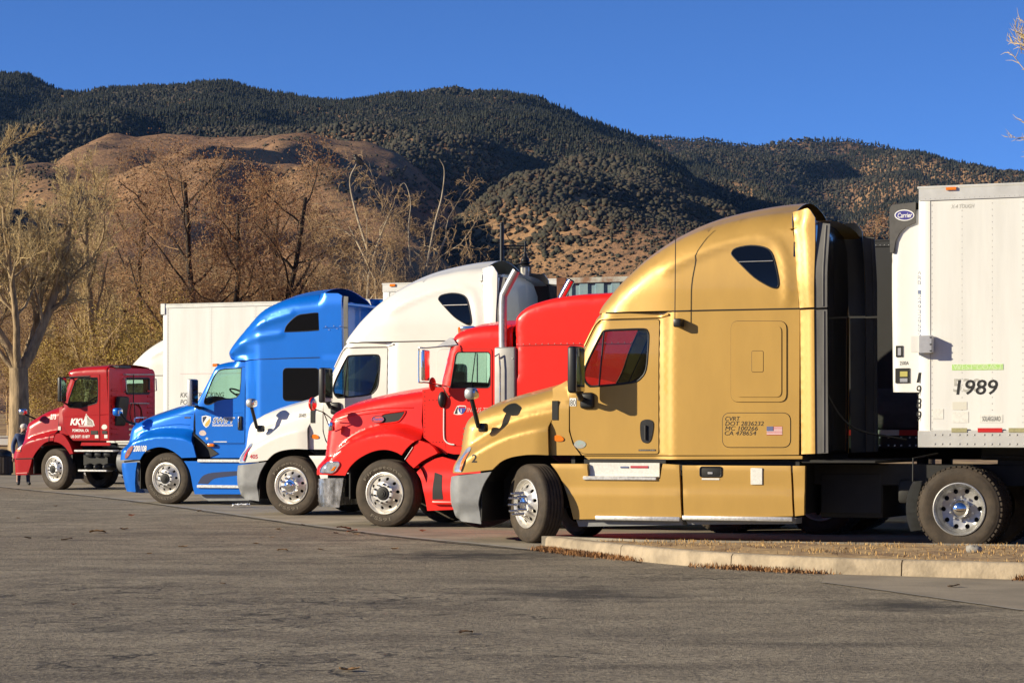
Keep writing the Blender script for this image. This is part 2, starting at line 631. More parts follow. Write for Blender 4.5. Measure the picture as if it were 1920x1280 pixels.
def asphalt_mat():
    m = bpy.data.materials.new('asphalt')
    m.use_nodes = True
    n, l = m.node_tree.nodes, m.node_tree.links
    p = n['Principled BSDF']
    p.inputs['Roughness'].default_value = 0.88
    p.inputs['Specular IOR Level'].default_value = 0.35
    tc = n.new('ShaderNodeTexCoord')
    def noise(scale, detail=4, rough=.6, vec=None):
        q = n.new('ShaderNodeTexNoise')
        q.inputs['Scale'].default_value = scale
        q.inputs['Detail'].default_value = detail
        q.inputs['Roughness'].default_value = rough
        l.new(vec or tc.outputs['Object'], q.inputs['Vector'])
        return q.outputs['Fac']
    def rng(v, a, b, c=0., d=1.):
        q = n.new('ShaderNodeMapRange')
        q.inputs['From Min'].default_value, q.inputs['From Max'].default_value = a, b
        q.inputs['To Min'].default_value, q.inputs['To Max'].default_value = c, d
        l.new(v, q.inputs['Value'])
        return q.outputs[0]
    def mth(op, a, b=None):
        q = n.new('ShaderNodeMath')
        q.operation = op
        for i, x in enumerate((a, b)):
            if x is None:
                continue
            if isinstance(x, (int, float)):
                q.inputs[i].default_value = x
            else:
                l.new(x, q.inputs[i])
        return q.outputs[0]
    def mix(f, a, b):
        q = n.new('ShaderNodeMix')
        q.data_type = 'RGBA'
        for s_, x in (('Factor', f), ('A', a), ('B', b)):
            if isinstance(x, tuple):
                q.inputs[s_].default_value = (*x, 1)
            elif isinstance(x, (int, float)):
                q.inputs[s_].default_value = x
            else:
                l.new(x, q.inputs[s_])
        return q.outputs['Result']
    big = noise(.22, 5, .55)
    c = mix(rng(big, .35, .65), (.300, .252, .180), (.410, .348, .255))
    med = noise(1.6, 6, .65)
    c = mix(rng(med, .42, .62, 0, .75), c, (.185, .155, .114))
    stk = n.new('ShaderNodeMapping')
    stk.inputs['Scale'].default_value = (.35, 1.0, 1.0)
    stk.inputs['Rotation'].default_value = (0, 0, .35)
    l.new(tc.outputs['Object'], stk.inputs['Vector'])
    c = mix(rng(noise(1.1, 6, .7, stk.outputs[0]), .50, .66, 0, .75), c, (.115, .094, .068))
    agg = noise(26, 5, .8)
    c = mix(rng(agg, .50, .62, 0, .8), c, (.52, .44, .32))
    dk = noise(15, 6, .8)
    c = mix(rng(dk, .50, .60, 0, .75), c, (.085, .070, .052))
    # tar-dark tyre and oil patches with ragged edges
    warp = noise(2.2, 5, .65)
    sep = n.new('ShaderNodeSeparateXYZ')
    l.new(tc.outputs['Object'], sep.inputs[0])
    tot = None
    for (px, py, rx, ry, st) in ((1080, 1112, 1.1, 1.1, .8), (1700, 1135, .7, .8, .9), (870, 1041, 1.2, 1.3, .95), (360, 1075, 1.4, .5, .35), (190, 1180, .9, .35, .35),
                                 (700, 1130, .7, .5, .35), (1180, 1190, 1.3, .35, .3), (1500, 1210, .9, .3, .28), (560, 1010, 1.3, .8, .3), (300, 1000, 2.0, 1.0, .25), (930, 1090, .8, .4, .3)):
        x, y = ground_xy(px, py)
        dx = mth('DIVIDE', mth('SUBTRACT', sep.outputs[0], x), rx)
        dy = mth('DIVIDE', mth('SUBTRACT', sep.outputs[1], y), ry)
        d = mth('SQRT', mth('ADD', mth('MULTIPLY', dx, dx), mth('MULTIPLY', dy, dy)))
        f = rng(mth('ADD', d, mth('MULTIPLY', mth('SUBTRACT', warp, .5), 2.6)), 1.15, .25, 0, st)
        tot = f if tot is None else mth('MAXIMUM', tot, f)
    c = mix(tot, c, (.050, .044, .038))
    # cracks, only in worn areas
    vo = n.new('ShaderNodeTexVoronoi')
    vo.feature = 'DISTANCE_TO_EDGE'
    vo.inputs['Scale'].default_value = 2.4
    wv = n.new('ShaderNodeTexNoise')
    wv.inputs['Scale'].default_value = 3.0
    wv.inputs['Detail'].default_value = 4
    l.new(tc.outputs['Object'], wv.inputs['Vector'])
    av = n.new('ShaderNodeVectorMath')
    av.operation = 'MULTIPLY_ADD'
    l.new(wv.outputs['Color'], av.inputs[0])
    av.inputs[1].default_value = (.55, .55, 0)
    l.new(tc.outputs['Object'], av.inputs[2])
    l.new(av.outputs[0], vo.inputs['Vector'])
    wz = None
    for (px, py, rx, ry) in ((430, 1150, 2.0, 2.2), (620, 1235, 1.6, 1.3), (180, 1110, 1.6, 2.2), (330, 1240, 1.4, 1.0), (700, 1120, 1.2, 1.6), (1250, 1080, 1.0, .9)):
        x, y = ground_xy(px, py)
        dx = mth('DIVIDE', mth('SUBTRACT', sep.outputs[0], x), rx)
        dy = mth('DIVIDE', mth('SUBTRACT', sep.outputs[1], y), ry)
        d = mth('SQRT', mth('ADD', mth('MULTIPLY', dx, dx), mth('MULTIPLY', dy, dy)))
        f = rng(mth('ADD', d, mth('MULTIPLY', mth('SUBTRACT', warp, .5), 2.0)), 1.2, .5)
        wz = f if wz is None else mth('MAXIMUM', wz, f)
    worn = mth('MAXIMUM', rng(noise(.5, 4), .56, .66), wz)
    crack = mth('MULTIPLY', rng(vo.outputs['Distance'], .075, .01), mth('MULTIPLY', worn, rng(noise(1.3, 3), .45, .6)))
    pits = mth('MULTIPLY', rng(noise(6, 6, .8), .53, .62), mth('MAXIMUM', mth('MULTIPLY', wz, .9), mth('MULTIPLY', rng(noise(.45, 3), .45, .62), .5)))
    hole = mth('MAXIMUM', crack, pits)
    c = mix(mth('MULTIPLY', hole, .9), c, (.028, .025, .022))
    l.new(c, p.inputs['Base Color'])
    hgt = mth('SUBTRACT', mth('ADD', mth('MULTIPLY', agg, .55), mth('MULTIPLY', noise(13, 5, .75), 1.6)), mth('MULTIPLY', hole, .55))
    b = n.new('ShaderNodeBump')
    b.inputs['Strength'].default_value = 1.0
    b.inputs['Distance'].default_value = .035
    l.new(hgt, b.inputs['Height'])
    l.new(b.outputs[0], p.inputs['Normal'])
    return m

M_ASPH = asphalt_mat()
gs = link('ground', mesh('ground', [(-4000, -300, 0), (4000, -300, 0), (4000, 6000, 0), (-4000, 6000, 0)], [(0, 1, 2, 3)]), None, M_ASPH)
gs['kind'] = 'structure'
M_CONC = mat('apron_concrete', (0.31, 0.26, 0.19), 0.85, var=0.40, vscale=.8, bump=.35, bscale=22, stretch=(1, 1, 1))
M_GUT = mat('gutter_concrete', (0.285, 0.235, 0.168), 0.85, var=0.30, vscale=1.2, bump=.3, bscale=25)
M_JOINT = mat('joint_edge', (0.34, 0.31, 0.26), 0.85, var=.4, vscale=4)
M_JOINTD = mat('joint_dark', (0.03, 0.028, 0.025), 0.9)
# concrete apron under the trucks; its near edge runs along the noses of the row
J = [ground_xy(-60, 905), ground_xy(0, 912), ground_xy(240, 937), ground_xy(640, 992), ground_xy(960, 1026), ground_xy(1060, 1034)]
J = [(-23.5, 88.0)] + J[1:]
ap = J + [(14, 26.6), (34, 14), (60, 40), (30, 95), (-23.5, 95)]
V, T = tri2d(ap, [], 4.0)
o = link('concrete_apron', mesh('concrete_apron', [(a, b_, .004) for a, b_ in V], orient(T, V).tolist()), None, M_CONC)
o['kind'] = 'structure'
def strip(name, line, w, z, m, parent=None):
    P = [Vector((p[0], p[1], 0)) for p in line]
    vs, fs = [], []
    for i, p in enumerate(P):
        d = (P[min(i + 1, len(P) - 1)] - P[max(i - 1, 0)]).normalized()
        nn = Vector((-d.y, d.x, 0)) * w / 2
        vs += [(p.x + nn.x, p.y + nn.y, z), (p.x - nn.x, p.y - nn.y, z)]
    for i in range(len(P) - 1):
        fs.append((2 * i, 2 * i + 1, 2 * i + 3, 2 * i + 2))
    q = link(name, mesh(name, vs, fs), parent, m)
    if not parent:
        q['kind'] = 'structure'
    return q
def wob(line, a, s=.5, seed=3):
    rg = random.Random(seed)
    return [(p[0] + rg.uniform(-a, a), p[1] + rg.uniform(-a, a)) for p in resample(line, s)]
jl = [tuple(p) for p in resample(spline(J, 6), .6)]
strip('pavement_joint', wob(jl, .02), .16, .009, M_JOINT)
strip('pavement_joint', wob([(p[0] - .15, p[1] - .08) for p in jl], .03, .5, 5), .05, .008, M_JOINTD)
for (a, b_) in (((700, 1000), (1000, 1000)), ((330, 952), (640, 949)), ((640, 978), (900, 978)), ((100, 935), (300, 926)), ((0, 905), (120, 901))):
    strip('expansion_joint', [ground_xy(*a), ground_xy(*b_)], .06, .008, M_JOINT)
# smooth gutter slab at the lower right
gt = [ground_xy(1540, 1092), ground_xy(1640, 1105), ground_xy(1780, 1125), ground_xy(1920, 1145)]
d_ = (gt[-1][0] - gt[-2][0], gt[-1][1] - gt[-2][1])
ext = [(gt[-1][0] + d_[0] * k * 2, gt[-1][1] + d_[1] * k * 2) for k in (1, 2)]
gp_ = gt + ext + [(ext[-1][0] + 14, ext[-1][1] - 2), (18, 16), ground_xy(1925, 1080), ground_xy(1690, 1072), ground_xy(1550, 1070)]
V, T = tri2d(gp_, [], 1.5)
o = link('gutter_slab', mesh('gutter_slab', [(a, b_, .004) for a, b_ in V], orient(T, V).tolist()), None, M_GUT)
o['kind'] = 'structure'
strip('pavement_joint', wob(gt + ext, .008, .3), .035, .009, M_JOINT)

# ------------------------------------------------------------------ kerbed island
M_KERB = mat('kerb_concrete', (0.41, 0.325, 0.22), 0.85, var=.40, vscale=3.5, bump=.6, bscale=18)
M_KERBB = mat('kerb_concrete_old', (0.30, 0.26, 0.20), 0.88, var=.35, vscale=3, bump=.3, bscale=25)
M_SOIL = mat('island_soil', (0.42, 0.28, 0.13), 0.95, var=.55, vscale=3.5, bump=.8, bscale=12, dark=(.20, .12, .06))
KH = .165
front = spline([ground_xy(x, y) for x, y in ((1021, 1030), (1085, 1039), (1155, 1046.5), (1240, 1056), (1370, 1066), (1550, 1075.5), (1690, 1080), (1920, 1087))], 5)
last = (front[-1][0] - front[-6][0], front[-1][1] - front[-6][1])
front = front + [(front[-1][0] + last[0] * k * 1.3, front[-1][1] + last[1] * k * 1.3) for k in (1, 2, 3, 5, 7)]
def kerb_run(root, line, cuts, m, w=.17, h=KH, side=1):
    P = [Vector((p[0], p[1], 0)) for p in resample(line, .12)]
    acc, S = 0, [0]
    for a, b_ in zip(P, P[1:]):
        acc += (b_ - a).length
        S.append(acc)
    cuts = [0] + sorted(cuts) + [acc]
    prof = [(0, 0), (.012, h - .03), (.035, h - .004), (.06, h), (w, h), (w, 0)]
    for c0, c1 in zip(cuts, cuts[1:]):
        if c1 - c0 < .05:
            continue
        idx = [c0 + .007] + [x for x in S if c0 + .03 <= x <= c1 - .03] + [c1 - .007]
        vs, fs = [], []
        k = len(prof)
        for x in idx:
            pt = lambda t: Vector((float(np.interp(t, S, [p.x for p in P])), float(np.interp(t, S, [p.y for p in P])), 0))
            d = (pt(x + .08) - pt(x - .08)).normalized()
            nn = Vector((-d.y, d.x, 0)) * side
            for (o_, z) in prof:
                q = pt(x) + nn * o_
                vs.append((q.x, q.y, z))
        for j in range(len(idx) - 1):
            for q in range(k - 1):
                fs.append((j * k + q, j * k + q + 1, (j + 1) * k + q + 1, (j + 1) * k + q))
        fs.append(tuple(range(k)))
        fs.append(tuple((len(idx) - 1) * k + q for q in range(k))[::-1])
        bm = bmesh.new()
        bv = [bm.verts.new(v) for v in vs]
        for f in fs:
            bm.faces.new([bv[x] for x in f])
        bmesh.ops.recalc_face_normals(bm, faces=bm.faces)
        link('kerb_stone', from_bm('kerb_stone', bm, 45), root, m)
def arc_at(line, pt):
    P = [Vector(p) for p in resample(line, .12)]
    best, acc, bs = 1e9, 0, 0
    for a, b_ in zip(P, P[1:]):
        acc += (b_ - a).length
        d = (b_ - Vector(pt)).length
        if d < best:
            best, bs = d, acc
    return bs
kf = empty('kerb', (0, 0, 0))
tag(kf, 'pale concrete kerb along the near edge of the dry grass island', 'kerb')
kerb_run(kf, front, [arc_at(front, ground_xy(1158, 1047)), arc_at(front, ground_xy(1370, 1066)), arc_at(front, ground_xy(1692, 1080))], M_KERB)
back = [ground_xy(1022, 1027), ground_xy(1050, 1027.5)] + [(0.62 + k * 1.0, 29.25 - k * .30) for k in range(1, 16)]
kb = empty('kerb', (0, 0, 0))
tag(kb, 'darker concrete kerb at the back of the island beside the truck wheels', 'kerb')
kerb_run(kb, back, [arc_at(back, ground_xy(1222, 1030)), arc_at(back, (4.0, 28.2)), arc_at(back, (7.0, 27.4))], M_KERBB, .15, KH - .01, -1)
def inset(line, d):
    P = np.array(line)
    g_ = np.gradient(P, axis=0)
    g_ /= np.linalg.norm(g_, axis=1)[:, None] + 1e-9
    return [tuple(p) for p in P + np.stack([-g_[:, 1], g_[:, 0]], 1) * d]
soil_o = inset(front, .11)[4:] + inset(back, -.09)[::-1][:-2]
V, T = tri2d(soil_o, [], .35)
dist = np.minimum(pdist(V[:, 0], V[:, 1], front), pdist(V[:, 0], V[:, 1], back))
rg = np.random.RandomState(4)
o = link('island_soil', mesh('island_soil', np.stack([V[:, 0], V[:, 1], .115 + .05 * np.clip(dist / .8, 0, 1) + .012 * rg.randn(len(V))], 1), orient(T, V).tolist(), 80), None, M_SOIL)
o['kind'] = 'structure'
M_STRAW = mat('dry_straw', (0.50, 0.33, 0.12), 0.8, var=.6, vscale=6, dark=(.30, .15, .05))
M_STRAWR = mat('dry_leaf_litter', (0.34, 0.16, 0.05), 0.85, var=.6, vscale=5, dark=(.14, .07, .03))
def blades(name, pts, hs, w, m, lean=.8, seed=1):
    """little grass blades, one triangle pair each, in one mesh"""
    rg = np.random.RandomState(seed)
    P = np.asarray(pts, float)
    n_ = len(P)
    a = rg.uniform(0, 2 * np.pi, n_)
    ln = rg.uniform(0, lean, n_)
    b2 = rg.uniform(0, 2 * np.pi, n_)
    h = rg.uniform(hs[0], hs[1], n_)
    side = np.stack([np.cos(a), np.sin(a), np.zeros(n_)], 1) * w
    ld = np.stack([np.cos(b2), np.sin(b2), np.zeros(n_)], 1)
    mid = P + ld * (h * ln * .35)[:, None] + np.array([0, 0, 1]) * (h * .6)[:, None] * np.sqrt(np.clip(1 - ln * ln * .5, .05, 1))[:, None]
    tip = P + ld * (h * ln)[:, None] + np.array([0, 0, 1]) * (h * np.sqrt(np.clip(1 - ln * ln * .85, .02, 1)))[:, None]
    V = np.stack([P - side, P + side, mid + side * .7, mid - side * .7, tip], 1).reshape(-1, 3)
    k = np.arange(n_)[:, None] * 5
    Fc = np.concatenate([k + np.array([[0, 1, 2]]), k + np.array([[0, 2, 3]]), k + np.array([[3, 2, 4]])])
    o = link(name, mesh(name, V, Fc.tolist()), None, m)
    return o
rg = np.random.RandomState(7)
cand = []
xs_, ys_ = rg.uniform(0, 9, 60000), rg.uniform(20, 30, 60000)
ins = pip(xs_, ys_, soil_o)
dd = np.minimum(pdist(xs_, ys_, front), pdist(xs_, ys_, back))
keep = ins & (dd > .2) & (rg.uniform(0, 1, 60000) < .04 + .30 * np.sin(xs_ * 2.1 + np.sin(ys_ * 3)) ** 4)
pts = np.stack([xs_[keep], ys_[keep], .12 + .05 * np.clip(dd[keep] / .8, 0, 1)], 1)[:16000]
o = blades('dry_grass', pts, (.015, .05), .005, M_STRAW, 1.0, 2)
tag(o, 'short dry straw covering the kerbed island', 'dry grass', kind='stuff')
# litter blown against the kerb foot
P = [Vector(p) for p in resample(front, .03)]
lit = []
for i in range(0, len(P) - 1):
    d = (P[i + 1] - P[i]).normalized()
    nn = Vector((d.y, -d.x))
    dens = max(0, math.sin(i * .045) + math.sin(i * .017 + 1) + .55) if i < 260 else max(0, .3 + math.sin(i * .05))
    for _ in range(int(dens * 16)):
        q = P[i] + nn * abs(random.Random(i * 31 + _).gauss(0.02, .085)) + d * random.Random(i * 17 + _).uniform(-.02, .02)
        lit.append((q.x, q.y, .004))
o = blades('leaf_litter', lit, (.02, .075), .007, M_STRAWR, 1.0, 3)
tag(o, 'brown leaf and straw litter blown against the pale kerb', 'litter', kind='stuff')
# ------------------------------------------------------------------ wheels
TYRE_R, RIM_R = 0.515, 0.315
_wm = {}
M_ALUD = mat('dull_alu', (0.50, 0.49, 0.47), 0.38, 0.7, var=.25, vscale=8)
def wheel_meshes():
    if _wm:
        return _wm
    # tyre, outer sidewall towards -v, width 0.29
    prof = [(RIM_R - .012, .03), (RIM_R + .004, .012), (RIM_R + .03, .004), (RIM_R + .075, -.006), (.435, -.008), (.46, -.002), (.468, .003), (.482, .004), (.495, .012), (.508, .026), (.515, .045)]
    x = .07
    for k in range(4):
        prof += [(.5165, x), (.506, x + .006), (.506, x + .014), (.5165, x + .02)]
        x += .047
    prof += [(.515, .255), (.505, .275), (.46, .295), (RIM_R, .27)]
    _wm['tyre'] = lathe_mesh('tyre', prof, 56, 30)
    # lugged tyre for the drive axles: blocks round the shoulder
    bm = bmesh.new()
    bm.from_mesh(_wm['tyre'])
    for i in range(48):
        t = 2 * math.pi * i / 48
        for (a, b) in ((.012, .10), (.19, .275)):
            mt = Matrix.Rotation(t, 4, 'Y')
            bm_box(bm, -.022, a, .500, .022, b, .522, mt)
    _wm['tyre_lug'] = from_bm('tyre_lug', bm, 30)
    def disc(name, f, r0, r1, nh, rh, hr, n=5):
        outer = [(r1 * math.cos(t), r1 * math.sin(t)) for t in np.linspace(0, 2 * math.pi, 48, endpoint=False)]
        holes = [[(rh * math.cos(a) + hr * math.cos(t), rh * math.sin(a) + hr * math.sin(t)) for t in np.linspace(0, 2 * math.pi, 12, endpoint=False)]
                 for a in [2 * math.pi * (k + .5) / nh for k in range(nh)]]
        V, T = tri2d(outer, holes, .035)
        T = orient(T, V)
        r = np.hypot(V[:, 0], V[:, 1])
        v = np.interp(r, [p[0] for p in f], [p[1] for p in f])
        bm = bmesh.new()
        vs = [bm.verts.new((a, c, b)) for a, b, c in zip(V[:, 0], V[:, 1], v)]
        for t in T:
            bm.faces.new([vs[i] for i in t])
        be = [e for e in bm.edges if len(e.link_faces) == 1 and sum(vv.co.xz.length for vv in e.verts) / 2 < r1 - .01]
        g = bmesh.ops.extrude_edge_only(bm, edges=be)
        for vv in [q for q in g['geom'] if isinstance(q, bmesh.types.BMVert)]:
            vv.co.y += .02
        # flange lip
        n0 = 56
        pr = [(r1, f[-1][1]), (r1 + .004, .03), (RIM_R - .012, .0), (RIM_R - .004, -.008), (RIM_R + .006, -.006), (RIM_R + .008, .012), (RIM_R, .05)]
        rows = [[bm.verts.new((a * math.cos(2 * math.pi * i / n0), b, a * math.sin(2 * math.pi * i / n0))) for (a, b) in pr] for i in range(n0)]
        for i in range(n0):
            for q in range(len(pr) - 1):
                A, B = rows[i], rows[(i + 1) % n0]
                bm.faces.new((A[q], B[q], B[q + 1], A[q + 1]))
        return from_bm(name, bm, 35)
    _wm['rim_steer'] = disc('rim', [(0, -.055), (.165, -.055), (.175, -.048), (.20, -.01), (.262, .035), (.275, .05)], 0, .275, 10, .222, .026)
    _wm['rim_drive'] = disc('rim', [(0, .15), (.17, .15), (.185, .142), (.25, .135), (.285, .08)], 0, .285, 10, .222, .030)
    _wm['backing'] = lathe_mesh('brake_drum', [(0, .10), (.27, .10), (.27, .20)], 28)
    _wm['backing_d'] = lathe_mesh('brake_drum', [(0, .19), (.29, .19), (.29, .25)], 28)
    _wm['hub_oil'] = lathe_mesh('hub', [(0, -.115), (.035, -.115), (.04, -.105), (.062, -.10), (.075, -.09), (.075, -.07), (.105, -.065), (.112, -.054)], 28)
    _wm['hub_dome'] = lathe_mesh('hub', [(0, -.02), (.04, -.016), (.075, .0), (.10, .03), (.112, .065), (.116, .10), (.116, .15)], 32)
    _wm['nut'] = lathe_mesh('lug_nut', [(0, -.034), (.010, -.034), (.0145, -.028), (.0155, 0), (.0155, .002)], 6, 25)
    _wm['cover'] = lathe_mesh('lug_cover', [(0, -.058), (.014, -.055), (.019, -.045), (.021, -.01), (.026, .004)], 10, 40)
    _wm['spike'] = lathe_mesh('lug_spike', [(0, -.135), (.012, -.135), (.016, -.128), (.0165, -.03), (.021, -.02), (.022, .004)], 10, 40)
    _wm['hub_black'] = lathe_mesh('hub', [(0, -.10), (.03, -.10), (.034, -.092), (.055, -.09), (.06, -.08), (.095, -.072), (.105, -.058), (.105, -.04)], 26)
    return _wm

def arc_text(name, s, rad, h, a0, a1, v, m, parent, flip=False):
    V, Fc = text_pts(s, 0.012)
    x = V[:, 0] / V[:, 0].max()
    y = V[:, 1] * h
    t = np.radians(a0 + (a1 - a0) * x)
    r = rad + (y if not flip else h - y)
    return link(name, mesh(name, np.stack([r * np.cos(t), np.full(len(t), v), r * np.sin(t)], 1), Fc), parent, m)

def wheel(parent, u, v, kind='steer', nuts='nut', hub='hub_black', far=False, turn=0.0, letters=None, rim_m=None, spin=0.0, hubm=None):
    W = wheel_meshes()
    e = empty('wheel', (u, v, TYRE_R), (math.pi if far else 0) + turn, parent)
    drive = kind == 'drive'
    t = link('tyre', W['tyre_lug' if drive else 'tyre'], e, M_TYRE)
    if drive:
        link('inner_tyre', W['tyre_lug'], e, M_TYRE, (0, .34, 0))
    def wm(key, m):
        k2 = key + m.name
        if k2 not in W:
            W[k2] = W[key].copy()
            W[k2].materials.clear()
            W[k2].materials.append(m)
        return W[k2]
    r = link('rim', W['rim_drive' if drive else 'rim_steer'], e, None, rot=(0, spin, 0))
    if not r.data.materials:
        r.data.materials.append(M_ALUD if drive else M_ALU)
    link('brake_drum', W['backing_d' if drive else 'backing'], e, M_CHASSIS)
    hm = hubm or (M_CHROME if drive else M_CHASSIS)
    hb = 'hub_dome' if drive else hub
    h = link('hub', wm(hb, hm), e, None)
    if not far:
        for k in range(10):
            a = 2 * math.pi * k / 10 + spin
            o = link({'nut': 'lug_nut', 'cover': 'lug_cover', 'spike': 'lug_spike'}[nuts], wm(nuts, {'nut': M_CHASSIS if not drive else M_STEEL, 'cover': M_CHROME, 'spike': M_CHROME}[nuts]), e, None,
                     (.143 * math.cos(a), .148 if drive else -.055, .143 * math.sin(a)))
        if letters:
            for (s, a0, a1, fl) in letters:
                arc_text('lettering', s, .372, .05, a0, a1, -.0125, M_TYREL, e, fl)
    return e

# ------------------------------------------------------------------ shared truck pieces
def mirror_housing(name, parent, u, v, w, du, dv, dw, m=None, face=True):
    """mirror head: rounded housing and a glass on its rear side"""
    o = box(name, (u - du / 2, v - dv / 2, w - dw / 2), (u + du / 2, v + dv / 2, w + dw / 2), m or M_BLACK, parent, min(du, dv) * .32, 3)
    if face:
        box('mirror_glass', (u + du / 2 - .002, v - dv * .42, w - dw * .46), (u + du / 2 + .004, v + dv * .42, w + dw * .46), M_CHROME, o, .0015, 1)
    return o

def window_set(parent, outline, vf, width, glass, frame_m=None, r=.012, inner=None, name='window'):
    """glass pane with its rubber surround on both sides of the cab"""
    for far in (None, width):
        g = panel(name, outline, vf, glass, parent, s=.12, off=-.012, lip=0, far=far)
        line_on('window_seal', outline, vf, r, frame_m or M_BLACK, g, off=.002, closed=True, s=.05, far=far)

def steering_wheel(parent, u, v, w, tilt=0.55, r=.23):
    P = [(u + r * math.cos(t) * math.cos(tilt), v + r * math.sin(t), w + r * math.cos(t) * math.sin(tilt)) for t in np.linspace(0, 2 * math.pi, 28, endpoint=False)]
    o = tube('steering_wheel', P, .017, M_DASH, parent, 8, True)
    tube('spoke', [(u, v - r, w), (u, v + r, w)], .014, M_DASH, o, 6)
    tube('steering_column', [(u, v, w), (u - .28, v, w - .38)], .03, M_DASH, o, 6)
    return o

def seat(parent, u, v, w):
    o = box('seat', (u, v, w), (u + .5, v + .5, w + .14), M_DASH, parent, .04, 2)
    m = Matrix.Translation((u + .5, 0, w + .1)) @ Matrix.Rotation(.18, 4, 'Y')
    box('seat_back', (-.07, v + .02, 0), (.07, v + .48, .74), M_DASH, o, .05, 2, m)
    return o

def chassis(parent, u0, u1, width, drives=2, u_drive=5.35, letters=None, dual_near=True):
    for v in (width / 2 - .43, width / 2 + .35):
        box('frame_rail', (u0, v, .78), (u1, v + .08, 1.04), M_CHASSIS, parent, .006, 1)
    box('engine_block', (u0 + .3, width / 2 - .42, .62), (u0 + 1.7, width / 2 + .42, 1.05), M_CHASSIS, parent, .05, 1)
    box('front_axle', (-.06, .25, .42), (.06, width - .25, .56), M_CHASSIS, parent, .02, 1)
    for k in range(drives):
        u = u_drive + 1.42 * k
        wheel(parent, u, .02, 'drive', spin=.3)
        wheel(parent, u, width - .02, 'drive', far=True)
        tube('drive_axle', [(u, .3, TYRE_R), (u, width - .3, TYRE_R)], .11, M_CHASSIS, parent, 10)
    o = box('fifth_wheel', (u_drive + .1, width / 2 - .45, 1.10), (u_drive + 1.1, width / 2 + .45, 1.17), M_CHASSIS, parent, .03, 2)
    box('plate_mount', (u_drive + .3, width / 2 - .40, 1.0), (u_drive + .9, width / 2 + .40, 1.10), M_CHASSIS, o)
    for k, v in enumerate((.28, width - .28)):
        tube('fuel_tank', [(1.75, v + (.12 if k == 0 else -.12), .68), (3.6, v + (.12 if k == 0 else -.12), .68)], .30, M_CHASSIS, parent, 18)

def wheel_well(parent, width, r, uf, wf, top=1.22):
    """dark liner: arch over each steer tyre, inner wall and the back of the bumper"""
    bm = bmesh.new()
    for v0, v1 in ((.06, .78), (width - .06, width - .78)):
        arc = [(r * math.cos(t), min(TYRE_R + r * math.sin(t), top)) for t in np.linspace(math.radians(-5), math.radians(185), 18)]
        a = [bm.verts.new((u, v0, w)) for u, w in arc]
        b = [bm.verts.new((u, v1, w)) for u, w in arc]
        for i in range(len(arc) - 1):
            bm.faces.new((a[i], a[i + 1], b[i + 1], b[i]))
        c = [bm.verts.new((u, v1, .45)) for u, w in arc]
        for i in range(len(arc) - 1):
            bm.faces.new((b[i], b[i + 1], c[i + 1], c[i]))
    bm_box(bm, uf - .02, .05, wf, uf, width - .05, 1.0)
    return link('wheel_well', from_bm('wheel_well', bm, 40), parent, M_CHASSIS)
# ------------------------------------------------------------------ the long-nosed sleeper truck seen three times (gold, white, far white)
G = Fr(985, 1018)
CW = 2.44
def lin(u, u0, v0, u1, v1):
    return v0 + (v1 - v0) * np.clip((np.asarray(u, float) - u0) / (u1 - u0), 0, 1)

